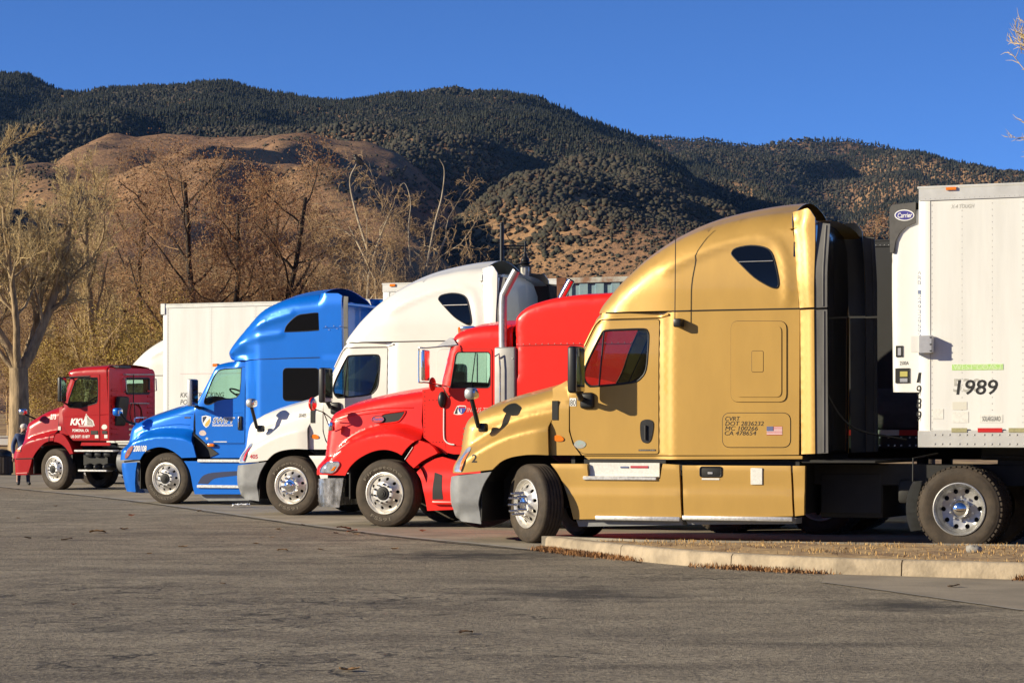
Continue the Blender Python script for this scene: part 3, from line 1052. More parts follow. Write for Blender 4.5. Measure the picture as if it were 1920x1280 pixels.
def sleeper_truck(fr, paint, root, gold=False, detail=True, turn=0.0, nuts='spike', hub='hub_black', letters=None, bumper_m=None):
    g = G
    # ---- hood with fenders
    nose = g.L([(851, 886), (852, 872), (855, 845), (857, 824), (860, 803), (865, 789), (874, 779), (888, 772)], .26)
    top = g.L([(905, 764), (930, 755), (960, 746), (990, 738), (1015, 731), (1036, 725)], .30)
    sil = spline(nose + top, 4)
    arch = spline(g.L([(1026, 853), (1000, 852), (980, 853), (957, 857), (940, 864), (929, 873), (922, 880)], 0), 4)
    rear = g.L([(1035, 752, .2), (1034, 787, .12), (1030, 800, .1)], .2)
    bot = g.L([(890, 884), (866, 886)], .05)
    _cz = spline(list(zip([-1.0, -.75, -.4, 0, .4, .7], [1.05, 1.22, 1.40, 1.52, 1.58, 1.60])), 12)
    ucr = lambda u: np.interp(u, [p[0] for p in _cz], [p[1] for p in _cz])
    def hood_base(u, w):
        c = ucr(u)
        flare = .20 * sstep(w, c - .10, c + .16) + .06 * np.clip(w - c, 0, 1)
        return flare + .02 + .10 * sstep(u, .1, .6) * (1 - sstep(w, c - .1, c + .1)) * .6
    hood_side = Side(hood_base, sil, .26)
    outer = sil + rear + arch + bot
    hood = shell('hood', outer, hood_side, CW, paint, root, sil=sil, s=.045, bulge=.10, creases=[_cz])
    # grille and chrome surround on the nose
    gp = g.L([(853, 868), (856, 835), (861, 803)], .26)
    v0 = .62
    bmg = bmesh.new()
    for k in range(7):
        t = k / 6
        u, w = gp[0][0] + (gp[2][0] - gp[0][0]) * t - .075, gp[0][1] + (gp[2][1] - gp[0][1]) * t
        bm_box(bmg, u - .025, v0, w - .012, u + .03, CW - v0, w + .012)
    o = link('grille', from_bm('grille', bmg, None), hood, M_CHROME)
    o['kind'] = 'stuff'
    # ---- bumper
    bsil = spline(g.L([(862, 975), (852, 966), (847, 938), (846, 912), (848, 893)], .22), 4)
    bout = bsil + g.L([(880, 889), (921, 884)], 0) + spline(g.L([(921, 884), (907, 907), (899, 930), (896, 952), (899, 982)], 0), 4)[1:] + g.L([(880, 979)], .03)
    bside = Side(lambda u, w: 0.0 + .05 * sstep(-w, -.52, -.40), bsil, .24)
    bump = shell('bumper', bout, bside, CW, bumper_m or M_GREYPL, root, sil=bsil, s=.06, bulge=.16)
    # ---- headlight
    hl = spline(g.L([(853, 884), (856, 861), (865, 843), (875, 837), (880, 845), (877, 862), (869, 884)], .09), 4)
    for far in (None, CW):
        h = panel('headlight', hl, hood_side, M_LAMP, root, s=.04, off=.012, lip=.03, far=far)
        am = g.L([(866, 881), (871, 852), (879, 846), (876, 862), (869, 882)], .09)
        panel('turn_signal', am, hood_side, M_AMBER if gold else M_REDL, h, s=.04, off=.020, lip=.01, far=far)
    # ---- cowl between hood and door
    cw = g.L([(1037, 728, .2), (1050, 721, .2), (1064, 713, .2)], .2) + g.L([(1067, 748), (1067, 808), (1074, 832), (1089, 853), (1029, 853), (1032, 801), (1036, 787), (1037, 752)], .12)
    cow_side = Side(lambda u, w: .11 + .08 * sstep(w, 1.75, 2.1))
    for far in (None, CW):
        c = panel('cowl', cw, cow_side, paint, root, s=.07, lip=.05, far=far)
        if far is None:
            panel('side_marker', spline(g.L([(1037, 821), (1042, 816), (1050, 816), (1057, 821), (1056, 826), (1046, 827), (1040, 825)], .11), 3, True), cow_side, M_AMBER, c, s=.03, off=.014, lip=.014)
            box('air_intake', (*_p(g.at(1036, 787, .12), .10),), _q(g.at(1047, 751, .12), .30), M_SEAM, c)
    # ---- cab with sleeper
    pil = spline(g.L([(1064, 713), (1075, 692), (1090, 650), (1104, 619), (1116, 593), (1120, 587)], .26), 4)
    seam = g.L([(1180, 586), (1240, 585), (1320, 583), (1420, 581), (1500, 579)], .06)
    low = g.L([(1500, 852), (1400, 853), (1240, 853), (1089, 853), (1074, 832), (1067, 808), (1067, 760)], .1)
    uS0, uS1 = g.at(1237, 700, .12)[0], g.at(1262, 700, .08)[0]
    def cab_base(u, w):
        return .13 - .08 * sstep(u, uS0, uS1) + .03 * sstep(w, 2.2, 3.0) * (1 - sstep(u, uS0, uS1))
    cab_side = Side(cab_base, pil, .24)
    win = spline(g.L([(1216, 632), (1214, 622), (1206, 617), (1165, 618), (1134, 620), (1126, 628), (1110, 660), (1096, 693), (1096, 711), (1104, 722), (1116, 724), (1185, 717), (1203, 708), (1212, 692), (1215, 660)], .13), 3, True)
    cab = shell('cab', pil + seam + low, cab_side, CW, paint, root, sil=None, holes=[win], s=.08, close=False)
    window_set(cab, win, cab_side, CW, M_GLASSD, M_BLACK, .016)
    tube('window_divider', [(*_m(g.at(1133, 622, .13), .12),), (*_m(g.at(1124, 722, .13), .12),)], .011, M_BLACK, cab, 6)
    # windscreen and header
    P = np.array(resample(pil[:-6], .12))
    vs, fs = [], []
    vv = cab_side(P[:, 0], P[:, 1])
    for i in range(len(P)):
        for k in range(11):
            t = -1 + .2 * k
            b = .22 * (1 - t * t)
            vs.append((P[i, 0] - b * .9 + .012, vv[i] + (CW - 2 * vv[i]) * k / 10, P[i, 1] + b * .35))
    for i in range(len(P) - 1):
        for k in range(10):
            a = i * 11 + k
            fs.append((a, a + 1, a + 12, a + 11))
    link('windscreen', mesh('windscreen', vs, fs, 40), cab, M_GLASS)
    for far in (None, CW):
        line_on('pillar_trim', pil[:-8], cab_side, .012, M_RUBBER, cab, off=.0, far=far)
    # inside of the cab
    fl = g.at(1089, 853, .1)
    ur = g.at(1498, 700, .06)[0]
    box('floor', (fl[0] - .1, .18, 1.16), (ur, CW - .18, 1.20), M_DASH, cab)
    box('dashboard', (fl[0] - .15, .22, 1.2), (fl[0] + .32, CW - .22, 2.04), M_DASH, cab, .08, 2)
    steering_wheel(cab, fl[0] + .62, .62, 2.10)
    seat(cab, fl[0] + 1.05, .35, 1.55)
    seat(cab, fl[0] + 1.05, CW - .85, 1.55)
    box('bulkhead', (g.at(1236, 700, .12)[0] + .1, .2, 1.2), (g.at(1236, 700, .12)[0] + .14, CW - .2, 3.0), M_DASH if not gold else M_LINER, cab)
    # ---- door
    door = rnd(g.L([(1069, 716), (1069, 808), (1077, 832), (1090, 850), (1235, 850), (1235, 599), (1136, 601), (1119, 608), (1108, 628)], .13), [.02, .2, .2, .1, .03, .03, .12, .1, .1])
    for far in (None, CW):
        d = panel('door', door, cab_side, paint, root, holes=[win], s=.08, off=.010, lip=.012, far=far)
        line_on('door_seam', door, cab_side, .009, M_SEAM, d, off=.0, closed=True, far=far)
        hnd = spline(g.L([(1201, 800), (1203, 790), (1212, 786), (1223, 788), (1226, 798), (1222, 822), (1215, 830), (1206, 828), (1202, 818)], .13), 3, True)
        hh = panel('door_handle', hnd, cab_side, M_BLACK, d, s=.03, off=.020, lip=.02, far=far)
        if far is None:
            line_on('handle_grip', g.L([(1212, 797), (1212, 824)], .13), cab_side, .014, M_DASH, hh, off=.035)
            rain = spline(g.L([(1092, 648), (1107, 616), (1118, 603), (1135, 597), (1230, 594), (1258, 590)], .13), 3)
            line_on('drip_rail', rain, cab_side, .014, paint, d, off=.012)
    # ---- roof fairing
    rs = spline(g.L([(1118, 589), (1127, 572), (1143, 552), (1158, 534), (1177, 515), (1200, 494), (1230, 472), (1265, 451), (1300, 434), (1340, 420), (1390, 408), (1440, 399), (1487, 395)], .36), 3)
    rsm = g.L([(1498, 577, .05), (1420, 579, .05), (1320, 581, .06), (1240, 583, .10), (1180, 584, .12), (1140, 585, .15)])
    rb = g.L([(1493, 470), (1490, 425)], .1)
    crease = spline(g.L([(1245, 505), (1280, 488), (1320, 470), (1360, 455), (1400, 446), (1430, 446), (1453, 456), (1468, 482), (1475, 520), (1477, 560)], .05), 4)
    ucz = g.at(1120, 585, .1)[0]
    def roof_base(u, w):
        d = pdist(u, w, crease)
        return .05 + .10 * (1 - sstep(u, ucz, ucz + 1.1)) - .018 * np.exp(-(d / .05) ** 2) + .10 * sstep(w, 3.2, 4.2)
    roof_side = Side(roof_base, rs, .34)
    rf = shell('roof_fairing', rs + rb + rsm, roof_side, CW, paint, root, sil=rs, s=.07, bulge=.16)
    line_on('roof_seam', g.L([(1130, 586), (1180, 585), (1240, 584), (1320, 582), (1420, 580), (1526, 578)], .06), cab_side, .010, M_SEAM, cab, off=.0)
    sw = spline(g.L([(1370, 474), (1378, 465), (1405, 460), (1430, 463), (1444, 472), (1452, 492), (1459, 520), (1460, 535), (1454, 540), (1440, 535), (1415, 520), (1390, 497), (1374, 481)], .06), 3, True)
    for far in (None, CW):
        s_ = panel('sleeper_window', sw, roof_side, M_DARKGL, rf, s=.06, off=.006, lip=.02, far=far, smooth=60)
        line_on('window_seal', sw, roof_side, .010, M_BLACK, s_, off=.004, closed=True, far=far)
        if far is None:
            line_on('window_bar', g.L([(1385, 491), (1449, 489)], .06), roof_side, .006, M_WHITE if not gold else M_STEEL, s_, off=.02)
    for k in range(3):
        mkx = ucz + .02
        box('marker_light', (mkx, CW / 2 - .3 + .3 * k - .05, 3.15), (mkx + .14, CW / 2 - .3 + .3 * k + .05, 3.21), M_AMBER, rf, .015, 2)
    # ---- rear wall, extenders and flaps
    ur1 = g.at(1498, 700, .06)[0]
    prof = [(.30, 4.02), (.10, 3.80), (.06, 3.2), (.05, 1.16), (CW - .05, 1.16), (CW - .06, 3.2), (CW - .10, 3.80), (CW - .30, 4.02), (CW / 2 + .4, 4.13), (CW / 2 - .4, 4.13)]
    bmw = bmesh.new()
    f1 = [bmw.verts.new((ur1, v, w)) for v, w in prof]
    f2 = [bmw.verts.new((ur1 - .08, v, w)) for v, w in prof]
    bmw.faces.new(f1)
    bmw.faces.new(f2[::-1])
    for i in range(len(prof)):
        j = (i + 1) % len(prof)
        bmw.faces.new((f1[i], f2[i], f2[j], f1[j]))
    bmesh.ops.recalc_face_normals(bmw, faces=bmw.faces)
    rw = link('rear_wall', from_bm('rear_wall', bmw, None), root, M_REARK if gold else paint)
    tube('grab_rail', [(ur1 + .06, .5, 1.6), (ur1 + .06, .5, 2.6)], .016, M_CHROME, rw, 6)
    tube('air_hose', spline([(ur1 + .03, .42, 2.5), (ur1 + .25, .5, 1.9), (ur1 + .5, .8, 1.5), (ur1 + 1.1, 1.1, 1.35)], 6), .014, M_CHASSIS, rw, 6)
    tube('air_hose', spline([(ur1 + .03, .30, 2.45), (ur1 + .12, .32, 2.1), (ur1 + .15, .35, 1.9), (ur1 + .08, .36, 1.75)], 6), .009, M_STEEL, rw, 6)
    ext_v = lambda u, w: np.full(np.shape(u), -.01) + .10 * sstep(w, 3.0, 4.1)
    up = g.L([(1499, 577, .03), (1527, 576, 0)]) + g.L([(1528, 470, .03), (1528, 408, .08), (1520, 394, .12), (1516, 391, .14)]) + g.L([(1487, 398, .2), (1487, 425, .1), (1490, 475, .05)])
    lo = g.L([(1501, 851), (1529, 850), (1527, 580), (1499, 581)], .0)
    def ext_side(u, w):
        u0 = np.interp(w, [1.1, 2.9, 3.8, 4.2], [lo[0][0], lo[3][0], up[-1][0], up[-3][0]])
        b = np.where(w > g.at(1500, 578, .05)[1], np.minimum(roof_side(u, w), .20), .05)
        return b - .014 - .055 * sstep(u, u0, u0 + .16)
    def fl_side(u, w):
        return .0 + .16 * sstep(w, 3.3, 4.25)
    for far in (None, CW):
        e1 = panel('side_extender', up, ext_side, paint, root, s=.06, off=.0, lip=.03, far=far)
        e2 = panel('side_extender', lo, ext_side, paint, root, s=.06, off=.0, lip=.03, far=far)
        fu = g.L([(1528, 577), (1551, 576), (1551, 418), (1528, 416)], .01)
        fd = g.L([(1529, 850), (1553, 849), (1551, 580), (1528, 581)], .01)
        for e, f in ((e1, fu), (e2, fd)):
            fo = panel('rubber_flap', f, fl_side, M_RUBBER, e, s=.1, lip=.02, far=far)
            um = (f[0][0] + f[1][0]) / 2 + .03
            line_on('flap_rib', [(um, f[0][1] + .02), (um, f[2][1] - .02)], fl_side, .014, M_RUBBER, fo, far=far)
        for e, f in ((e1, up), (e2, lo)):
            panel('extender_liner', f, lambda u, w: ext_side(u, w) + .036, M_BLACK, e, s=.12, lip=0, far=far)
    rsp = [(up[3][0], .08), (up[4][0], .14)]
    bm = bmesh.new()
    ua, ub = g.at(1487, 395, .3)[0], g.at(1527, 395, .12)[0]
    row = []
    for i, (u, dw) in enumerate(((ua, 0), ((ua + ub) / 2, .03), (ub, .04))):
        row.append([bm.verts.new((u, .12 + (CW - .24) * k / 12, 3.97 + .13 * math.sin(math.pi * min(1, max(0, k / 12))) ** .6 + dw)) for k in range(13)])
    for a, b in zip(row, row[1:]):
        for k in range(12):
            bm.faces.new((a[k], a[k + 1], b[k + 1], b[k]))
    bmesh.ops.solidify(bm, geom=bm.faces, thickness=.03)
    link('roof_spoiler', from_bm('roof_spoiler', bm, 40), rf, paint)
    # ---- skirt and chassis fairings
    sk = g.L([(1092, 855), (1240, 855), (1505, 854), (1505, 860), (1240, 861), (1100, 861)], .08)
    panel('sill_strip', sk, lambda u, w: cab_side(u, w) + .01, paint, root, s=.12)
    cr = g.at(1200, 921)[1]
    def fair_base(u, w):
        return .0 - .012 * sstep(w, cr + .03, cr - .03) + .05 * sstep(w, 1.0, 1.12)
    fside = Side(fair_base)
    step_h = rnd(g.L([(1100, 869.5), (1244, 869.5), (1238, 897), (1103, 897)], 0), .01)
    front = spline(g.L([(1032, 869), (1044, 884), (1054, 902), (1065, 930), (1072, 957), (1076, 973)], 0), 3) + g.L([(1278, 971), (1273, 871)], 0) + g.L([(1242, 869.0), (1238, 897), (1103, 897), (1100, 869.0)], 0)
    f1 = panel('chassis_fairing', front, fside, paint, root, s=.07, lip=.05)
    for far in (CW,):
        panel('chassis_fairing', spline(g.L([(1032, 869), (1054, 902), (1072, 957), (1076, 973)], 0), 3) + g.L([(1508, 968), (1508, 871)], 0), fside, paint, root, s=.12, lip=.05, far=far)
    a0, a1 = g.at(1105, 894, .05), g.at(1240, 869, .05)
    box('step_plate', (a0[0], .06, a0[1]), (a1[0] - .03, .09, a1[1] + .01), M_STICKER if gold else M_GREYPL, f1)
    a0, a1 = g.at(1094, 899), g.at(1232, 893)
    box('step', (a0[0], -.03, a0[1]), (a1[0], .12, a1[1]), M_TREAD, f1, .008, 1)
    box('step_pocket', (a0[0] + .05, .1, a0[1]), (a1[0] + .08, .34, a1[1] + .22), M_CHASSIS, f1)
    mid = g.L([(1283, 971), (1487, 967), (1482, 873), (1279, 872)], 0)
    hole = g.R(1312, 872.6, 1354, 893, .03)
    f2 = panel('chassis_fairing', mid, fside, paint, root, s=.08, lip=.05)
    a0, a1 = g.at(1313, 893), g.at(1353, 875)
    lt = box('step_latch', (a0[0], -.004, a0[1]), (a1[0], .04, a1[1]), M_SEAM, f2, .008, 2)
    line_on('latch_rim', g.R(1313, 875, 1353, 893, .03), fside, .010, M_BLACK, lt, off=.006, closed=True)
    if gold:
        box('latch_handle', (a0[0] + .10, -.012, a0[1] + .03), (a0[0] + .17, .0, a0[1] + .06), M_STEEL, lt, .005, 1)
    if gold:
        a0, a1 = g.at(1408, 908), g.at(1430, 877)
        box('sticker', (a0[0], -.016, a0[1]), (a1[0], .004, a1[1]), M_STICKER, f2, .004, 1)
        a0, a1 = g.at(1316, 899), g.at(1349, 896)
        box('notice', (a0[0], -.006, a0[1]), (a1[0], .0, a1[1]), M_STICKER, f2)
    end = g.L([(1491, 967), (1508, 965), (1509, 873), (1486, 873)], 0)
    f3 = panel('chassis_fairing', end, fside, paint, root, s=.08, lip=.06)
    for (x0, x1, pr) in ((1118, 1276, f1), (1281, 1487, f2)):
        a0, a1 = g.at(x0, 974), g.at(x1, 965)
        box('lower_step', (a0[0], -.045, a0[1]), (a1[0], .08, a0[1] + .055), M_TREAD, pr, .01, 2)
    rk = rnd(g.L([(1077, 974), (1277, 975), (1277, 984), (1082, 987)], .0), .01)
    rk2 = rnd(g.L([(1283, 974), (1493, 970), (1490, 982), (1287, 983)], .0), .01)
    for r_, pr in ((rk, f1), (rk2, f2)):
        panel('rocker', r_, lambda u, w: np.full(np.shape(u), .0) + .06 * sstep(-w, -.40, -.30), M_GREYPL, pr, s=.1, lip=.25)
    # ---- luggage door, number panel
    ld = g.R(1371, 602, 1475, 753, .10, .05)
    l1 = panel('luggage_door', ld, cab_side, paint, root, s=.1, off=.014, lip=.014)
    line_on('door_seam', ld, cab_side, .006, M_SEAM, l1, closed=True, off=.001)
    l2i = g.R(1379, 611, 1466, 744, .07, .05)
    if not gold:
        panel('sleeper_window', g.R(1398, 640, 1446, 716, .06, .05), cab_side, M_DARKGL, l1, s=.1, off=.018, lip=.01)
        line_on('window_seal', g.R(1398, 640, 1446, 716, .06, .05), cab_side, .014, M_BLACK, l1, off=.018, closed=True)
    else:
        ip = panel('inner_panel', l2i, cab_side, paint, l1, s=.1, off=.024, lip=.012)
        lp = g.R(1411, 658, 1432, 697, .02, .05)
        panel('latch_cover', lp, cab_side, paint, ip, s=.05, off=.028, lip=.01)
        line_on('latch_seam', lp, cab_side, .006, M_SEAM, ip, off=.022, closed=True)
    lw = g.R(1355, 774, 1482, 838, .10, .05)
    l3 = panel('luggage_door', lw, cab_side, paint, root, s=.1, off=.006, lip=.006)
    line_on('door_seam', lw, cab_side, .007, M_SEAM, l3, closed=True)
    ub0, ub1 = g.at(1095, 853, .2)[0], g.at(1498, 853, .2)[0]
    box('underbody', (ub0, .20, .62), (ub1, .24, 1.17), M_CHASSIS, root)
    tb = box('tool_box', (ub1 + .10, .80, .36), (ub1 + .92, CW - .2, 1.0), M_CHASSIS, root, .03, 2)
    box('box_lid', (ub1 + .12, .785, .42), (ub1 + .90, .805, .92), M_CHASSIS, tb, .004, 1)
    box('deck_plate', (ub1 + .05, .12, 1.06), (ub1 + 1.0, CW - .12, 1.10), M_CHASSIS, root, .01, 1)
    box('splash_panel', (ub1 - .02, .12, .42), (ub1 + .03, CW - .02, 1.16), M_CHASSIS, root)
    # ---- mirrors
    for far in (None, CW):
        fv = (lambda v: v) if far is None else (lambda v: CW - v)
        c = g.at(1080, 693, -.22)
        mh = mirror_housing('door_mirror', root, c[0], fv(-.22), c[1], .12, .34, .60)
        b = g.at(1100, 750, .10)
        tube('mirror_arm', spline([(c[0], fv(-.18), c[1] - .27), (c[0] + .02, fv(-.10), c[1] - .36), (b[0] - .06, fv(.02), b[1] + .02), (b[0], fv(.12), b[1])], 4), .035, M_BLACK, mh, 8)
        box('mirror_base', (b[0] - .09, fv(.06), b[1] - .11), (b[0] + .10, fv(.20), b[1] + .10), M_BLACK, mh, .04, 3)
        h0, h1 = g.at(897, 800, .02), g.at(884, 738, -.06)
        hm = tube('hood_mirror', [(h0[0] + .02, fv(.10), h0[1] - .02), (h0[0], fv(.02), h0[1]), (h1[0], fv(-.06), h1[1] - .06)], .030, M_BLACK, root, 8)
        box('mirror_head', (h1[0] - .075, fv(-.06) - .10, h1[1] - .075), (h1[0] + .075, fv(-.06) + .10, h1[1] + .08), M_STEEL, hm, .055, 4)
        box('mirror_glass', (h1[0] + .0, fv(-.06) - .085, h1[1] - .062), (h1[0] + .088, fv(-.06) + .085, h1[1] + .066), M_CHROME, hm, .04, 4)
        box('mirror_foot', (h0[0] - .02, fv(.03), h0[1] - .07), (h0[0] + .09, fv(.16), h0[1] + .05), M_BLACK, hm, .03, 2)
    # ---- wheels, chassis
    wheel(root, 0, .02, 'steer', nuts, hub, turn=turn, letters=letters, spin=.1, hubm=M_CHROME if nuts != 'nut' else None)
    wheel(root, .0, CW - .02, 'steer', 'nut', far=True, turn=turn)
    chassis(root, -.75, 7.4, CW, 2, 5.68)
    # quarter fender ahead of the drive wheel
    qf = [(5.68 + .66 * math.cos(t), .05, TYRE_R + .66 * math.sin(t)) for t in np.linspace(math.radians(150), math.radians(205), 9)]
    bm = bmesh.new()
    ra = [bm.verts.new(p) for p in qf]
    rb_ = [bm.verts.new((p[0], .62, p[2])) for p in qf]
    for i in range(8):
        bm.faces.new((ra[i], ra[i + 1], rb_[i + 1], rb_[i]))
    bmesh.ops.solidify(bm, geom=bm.faces, thickness=.03)
    qo = link('quarter_fender', from_bm('quarter_fender', bm, 50), root, M_GREYPL)
    tube('fender_bracket', [qf[0], (qf[0][0], .05, qf[0][2] + .28), (qf[0][0] + .25, .3, qf[0][2] + .34)], .012, M_CHASSIS, qo, 6)
    # wheel-arch liner, firewall
    wheel_well(root, CW, .70, -.64, .28)
    box('firewall', (g.at(1066, 800, .1)[0], .2, 1.0), (g.at(1066, 800, .1)[0] + .05, CW - .2, 2.0), M_CHASSIS, root)
    box('air_tank', (4.75, .7, .55), (5.0, 1.6, .85), M_CHASSIS, root, .05, 2)
    return dict(cab_side=cab_side, hood_side=hood_side, fside=fside, hood=hood, cab=cab, l3=l3)

def _p(uw, v):
    return (uw[0], v, uw[1])
def _q(uw, v):
    return (uw[0], v, uw[1])
def _m(uw, v):
    return (uw[0], v, uw[1])

def ellipsoid(name, c, r, n=16):
    bm = bmesh.new()
    bmesh.ops.create_uvsphere(bm, u_segments=n, v_segments=n // 2 + 2, radius=1)
    for v in bm.verts:
        v.co = Vector((c[0] + v.co.x * r[0], c[1] + v.co.y * r[1], c[2] + v.co.z * r[2]))
    return from_bm(name, bm, 60)

P_GOLD = mat('gold_paint', (0.50, 0.298, 0.070), 0.42, 0.32, coat=0.35, coat_rough=0.06, var=0.09, vscale=1.5, stretch=(1.5, 1, .5))
P_CREAM = mat('cream_white_paint', (0.73, 0.71, 0.655), 0.32, 0.0, coat=0.4, coat_rough=0.05, var=0.04, vscale=2.0)

# ---- the gold one
gold = G.root('semi_truck', 'gold long-nosed sleeper truck, nearest in the row, front wheel turned with chrome spikes', 'truck')
R1 = sleeper_truck(G, P_GOLD, gold, gold=True, turn=math.radians(-38), nuts='spike', hub='hub_black')
cs, hs = R1['cab_side'], R1['hood_side']
def gtext(s, x, y, h, m, parent, v=.05, x1=None, bold=.0, shear=0., name='lettering', off=.0085, vf=None, fr=G):
    a = fr.at(x, y, v)
    b = fr.at(x, y - h, v)
    wd = fr.at(x1, y, v)[0] - a[0] if x1 else None
    return text_on(name, s, a[0], a[1], b[1] - a[1], vf or cs, m, parent, wd, bold, shear, off)
gtext('CVRT', 1360, 788.5, 8, M_PRINTK, R1['l3'], x1=1388, shear=.18)
gtext('DOT 2836232', 1360, 797.5, 8, M_PRINTK, R1['l3'], x1=1432, shear=.18)
gtext('MC 100266', 1360, 806.5, 8, M_PRINTK, R1['l3'], x1=1421, shear=.18)
gtext('CA 478654', 1359, 815.5, 8, M_PRINTK, R1['l3'], x1=1418, shear=.18)
gtext('2', 889, 866, 15, M_PRINTK, R1['hood'], v=.1, x1=899, bold=.02, vf=hs, off=.003)
gtext('80', 1070, 760, 11, M_PRINTK, R1['cab'], v=.13, x1=1080, off=.0175)
panel('number_plate', G.L([(1069, 761), (1081, 761), (1081, 746), (1069, 746)], .13), cs, M_WHITE, R1['cab'], s=.1, off=.016, lip=.005)
panel('round_sticker', spline(G.L([(1077, 832), (1082, 826), (1090, 825), (1098, 829), (1099, 834), (1094, 839), (1085, 840), (1079, 837)], .13), 3, True), cs, M_HOLO, R1['cab'], s=.04, off=.016, lip=.003)
panel('badge', G.L([(1198, 845), (1230, 845), (1230, 842), (1198, 842)], .13), cs, M_PRINTK, R1['cab'], s=.1, off=.014, lip=.004)
gtext('FREIGHTLINER', 1199, 844.6, 2, M_STEEL, R1['cab'], v=.13, x1=1229, off=.0165)
# small flag on the number panel
fa, fb = G.at(1438, 815, .05), G.at(1467, 799, .05)
M_FRED, M_FBLUE = mat('flag_red', (.45, .03, .05), .5), mat('flag_blue', (.10, .12, .24), .5)
fv_ = float(cs(np.array([fa[0] + .1]), np.array([fa[1]]))[0])
fl_ = box('flag_decal', (fa[0], fv_ - .008, fa[1]), (fb[0], fv_ - .004, fb[1]), M_WHITE, R1['l3'])
hh_ = (fb[1] - fa[1]) / 13
for k in range(7):
    box('flag_stripe', (fa[0], fv_ - .011, fa[1] + 2 * k * hh_), (fb[0], fv_ - .0085, fa[1] + (2 * k + 1) * hh_), M_FRED, fl_)
box('flag_canton', (fa[0], fv_ - .014, fa[1] + 6 * hh_), (fa[0] + (fb[0] - fa[0]) * .42, fv_ - .0115, fb[1]), M_FBLUE, fl_)
# step notice print
a0 = G.at(1158, 876, .05)
box('notice', (G.at(1182, 877, .05)[0], .052, G.at(1182, 877, .05)[1]), (G.at(1215, 873, .05)[0], .058, G.at(1215, 873, .05)[1]), M_FRED, R1['cab'])
box('notice', (G.at(1163, 877, .05)[0], .052, G.at(1163, 877, .05)[1]), (G.at(1178, 874, .05)[0], .058, G.at(1178, 874, .05)[1]), M_FBLUE, R1['cab'])
# whip antenna on its bracket
ab = G.at(1272, 606, -.03)
an = box('antenna_mount', (ab[0] - .05, -.10, ab[1] - .05), (ab[0] + .05, .06, ab[1] + .06), M_BLACK, gold, .02, 2)
tp = G.at(1267, 402, -.08)
tube('antenna', [(ab[0] - .03, -.08, ab[1] + .02), (tp[0], -.08, tp[1])], .006, M_BLACK, an, 6)

# ---- the white one
WFR = Fr(545, 966)
wt = WFR.root('semi_truck', 'cream white long-nosed sleeper truck numbered 405 with grey bumper and chrome lug covers', 'truck')
R2 = sleeper_truck(WFR, P_CREAM, wt, nuts='cover', hub='hub_oil', letters=[('Firestone', 150, 40, False), ('FS591', 235, 290, True)])
gtext('405', 470, 859, 7.5, M_FRED, R2['hood'], v=.05, x1=485, bold=.03, vf=R2['hood_side'], off=.003, fr=WFR)
gtext('SR405', 556, 782, 7.5, M_PRINTK, R2['hood'], v=.15, x1=570, vf=R2['hood_side'], off=.003, fr=WFR)
# ------------------------------------------------------------------ trailers
def rivets(name, pts, r, m, parent, axis='v'):
    """many tiny heads in one mesh"""
    P = np.asarray(pts, float)
    base = np.array([(-1, 0, -1), (1, 0, -1), (1, 0, 1), (-1, 0, 1), (0, -.7, 0)]) * r
    V = (P[:, None, :] + base[None]).reshape(-1, 3)
    f = np.array([(0, 1, 4), (1, 2, 4), (2, 3, 4), (3, 0, 4)])
    Fc = (f[None] + (np.arange(len(P)) * 5)[:, None, None]).reshape(-1, 3)
    o = link(name, mesh(name, V, Fc.tolist()), parent, m)
    o['kind'] = 'stuff'
    return o

M_TRW = mat('trailer_white', (0.72, 0.715, 0.685), 0.42, var=0.13, vscale=1.6, bump=0.05, bscale=2.5, stretch=(2, 1, .18), coat=.15)
M_TRRAIL = mat('trailer_rail', (0.66, 0.65, 0.61), 0.36, 0.35, var=0.18, vscale=3)
M_RIVET = mat('rivet', (0.50, 0.49, 0.46), 0.4, 0.5)
M_TAPER = mat('tape_red', (0.50, 0.015, 0.012), 0.4)
M_TAPEW = mat('tape_white', (0.62, 0.60, 0.52), 0.4)
M_TAPEO = mat('tape_dull', (0.36, 0.33, 0.17), 0.5, var=.2, vscale=30)
M_TBLK = mat('black_trailer', (0.010, 0.010, 0.011), 0.6, var=.3, vscale=2)
M_TARP = mat('tarp_grey', (0.055, 0.052, 0.048), 0.7, var=0.5, vscale=2.5, stretch=(1, 1, 2), bump=0.4, bscale=4)

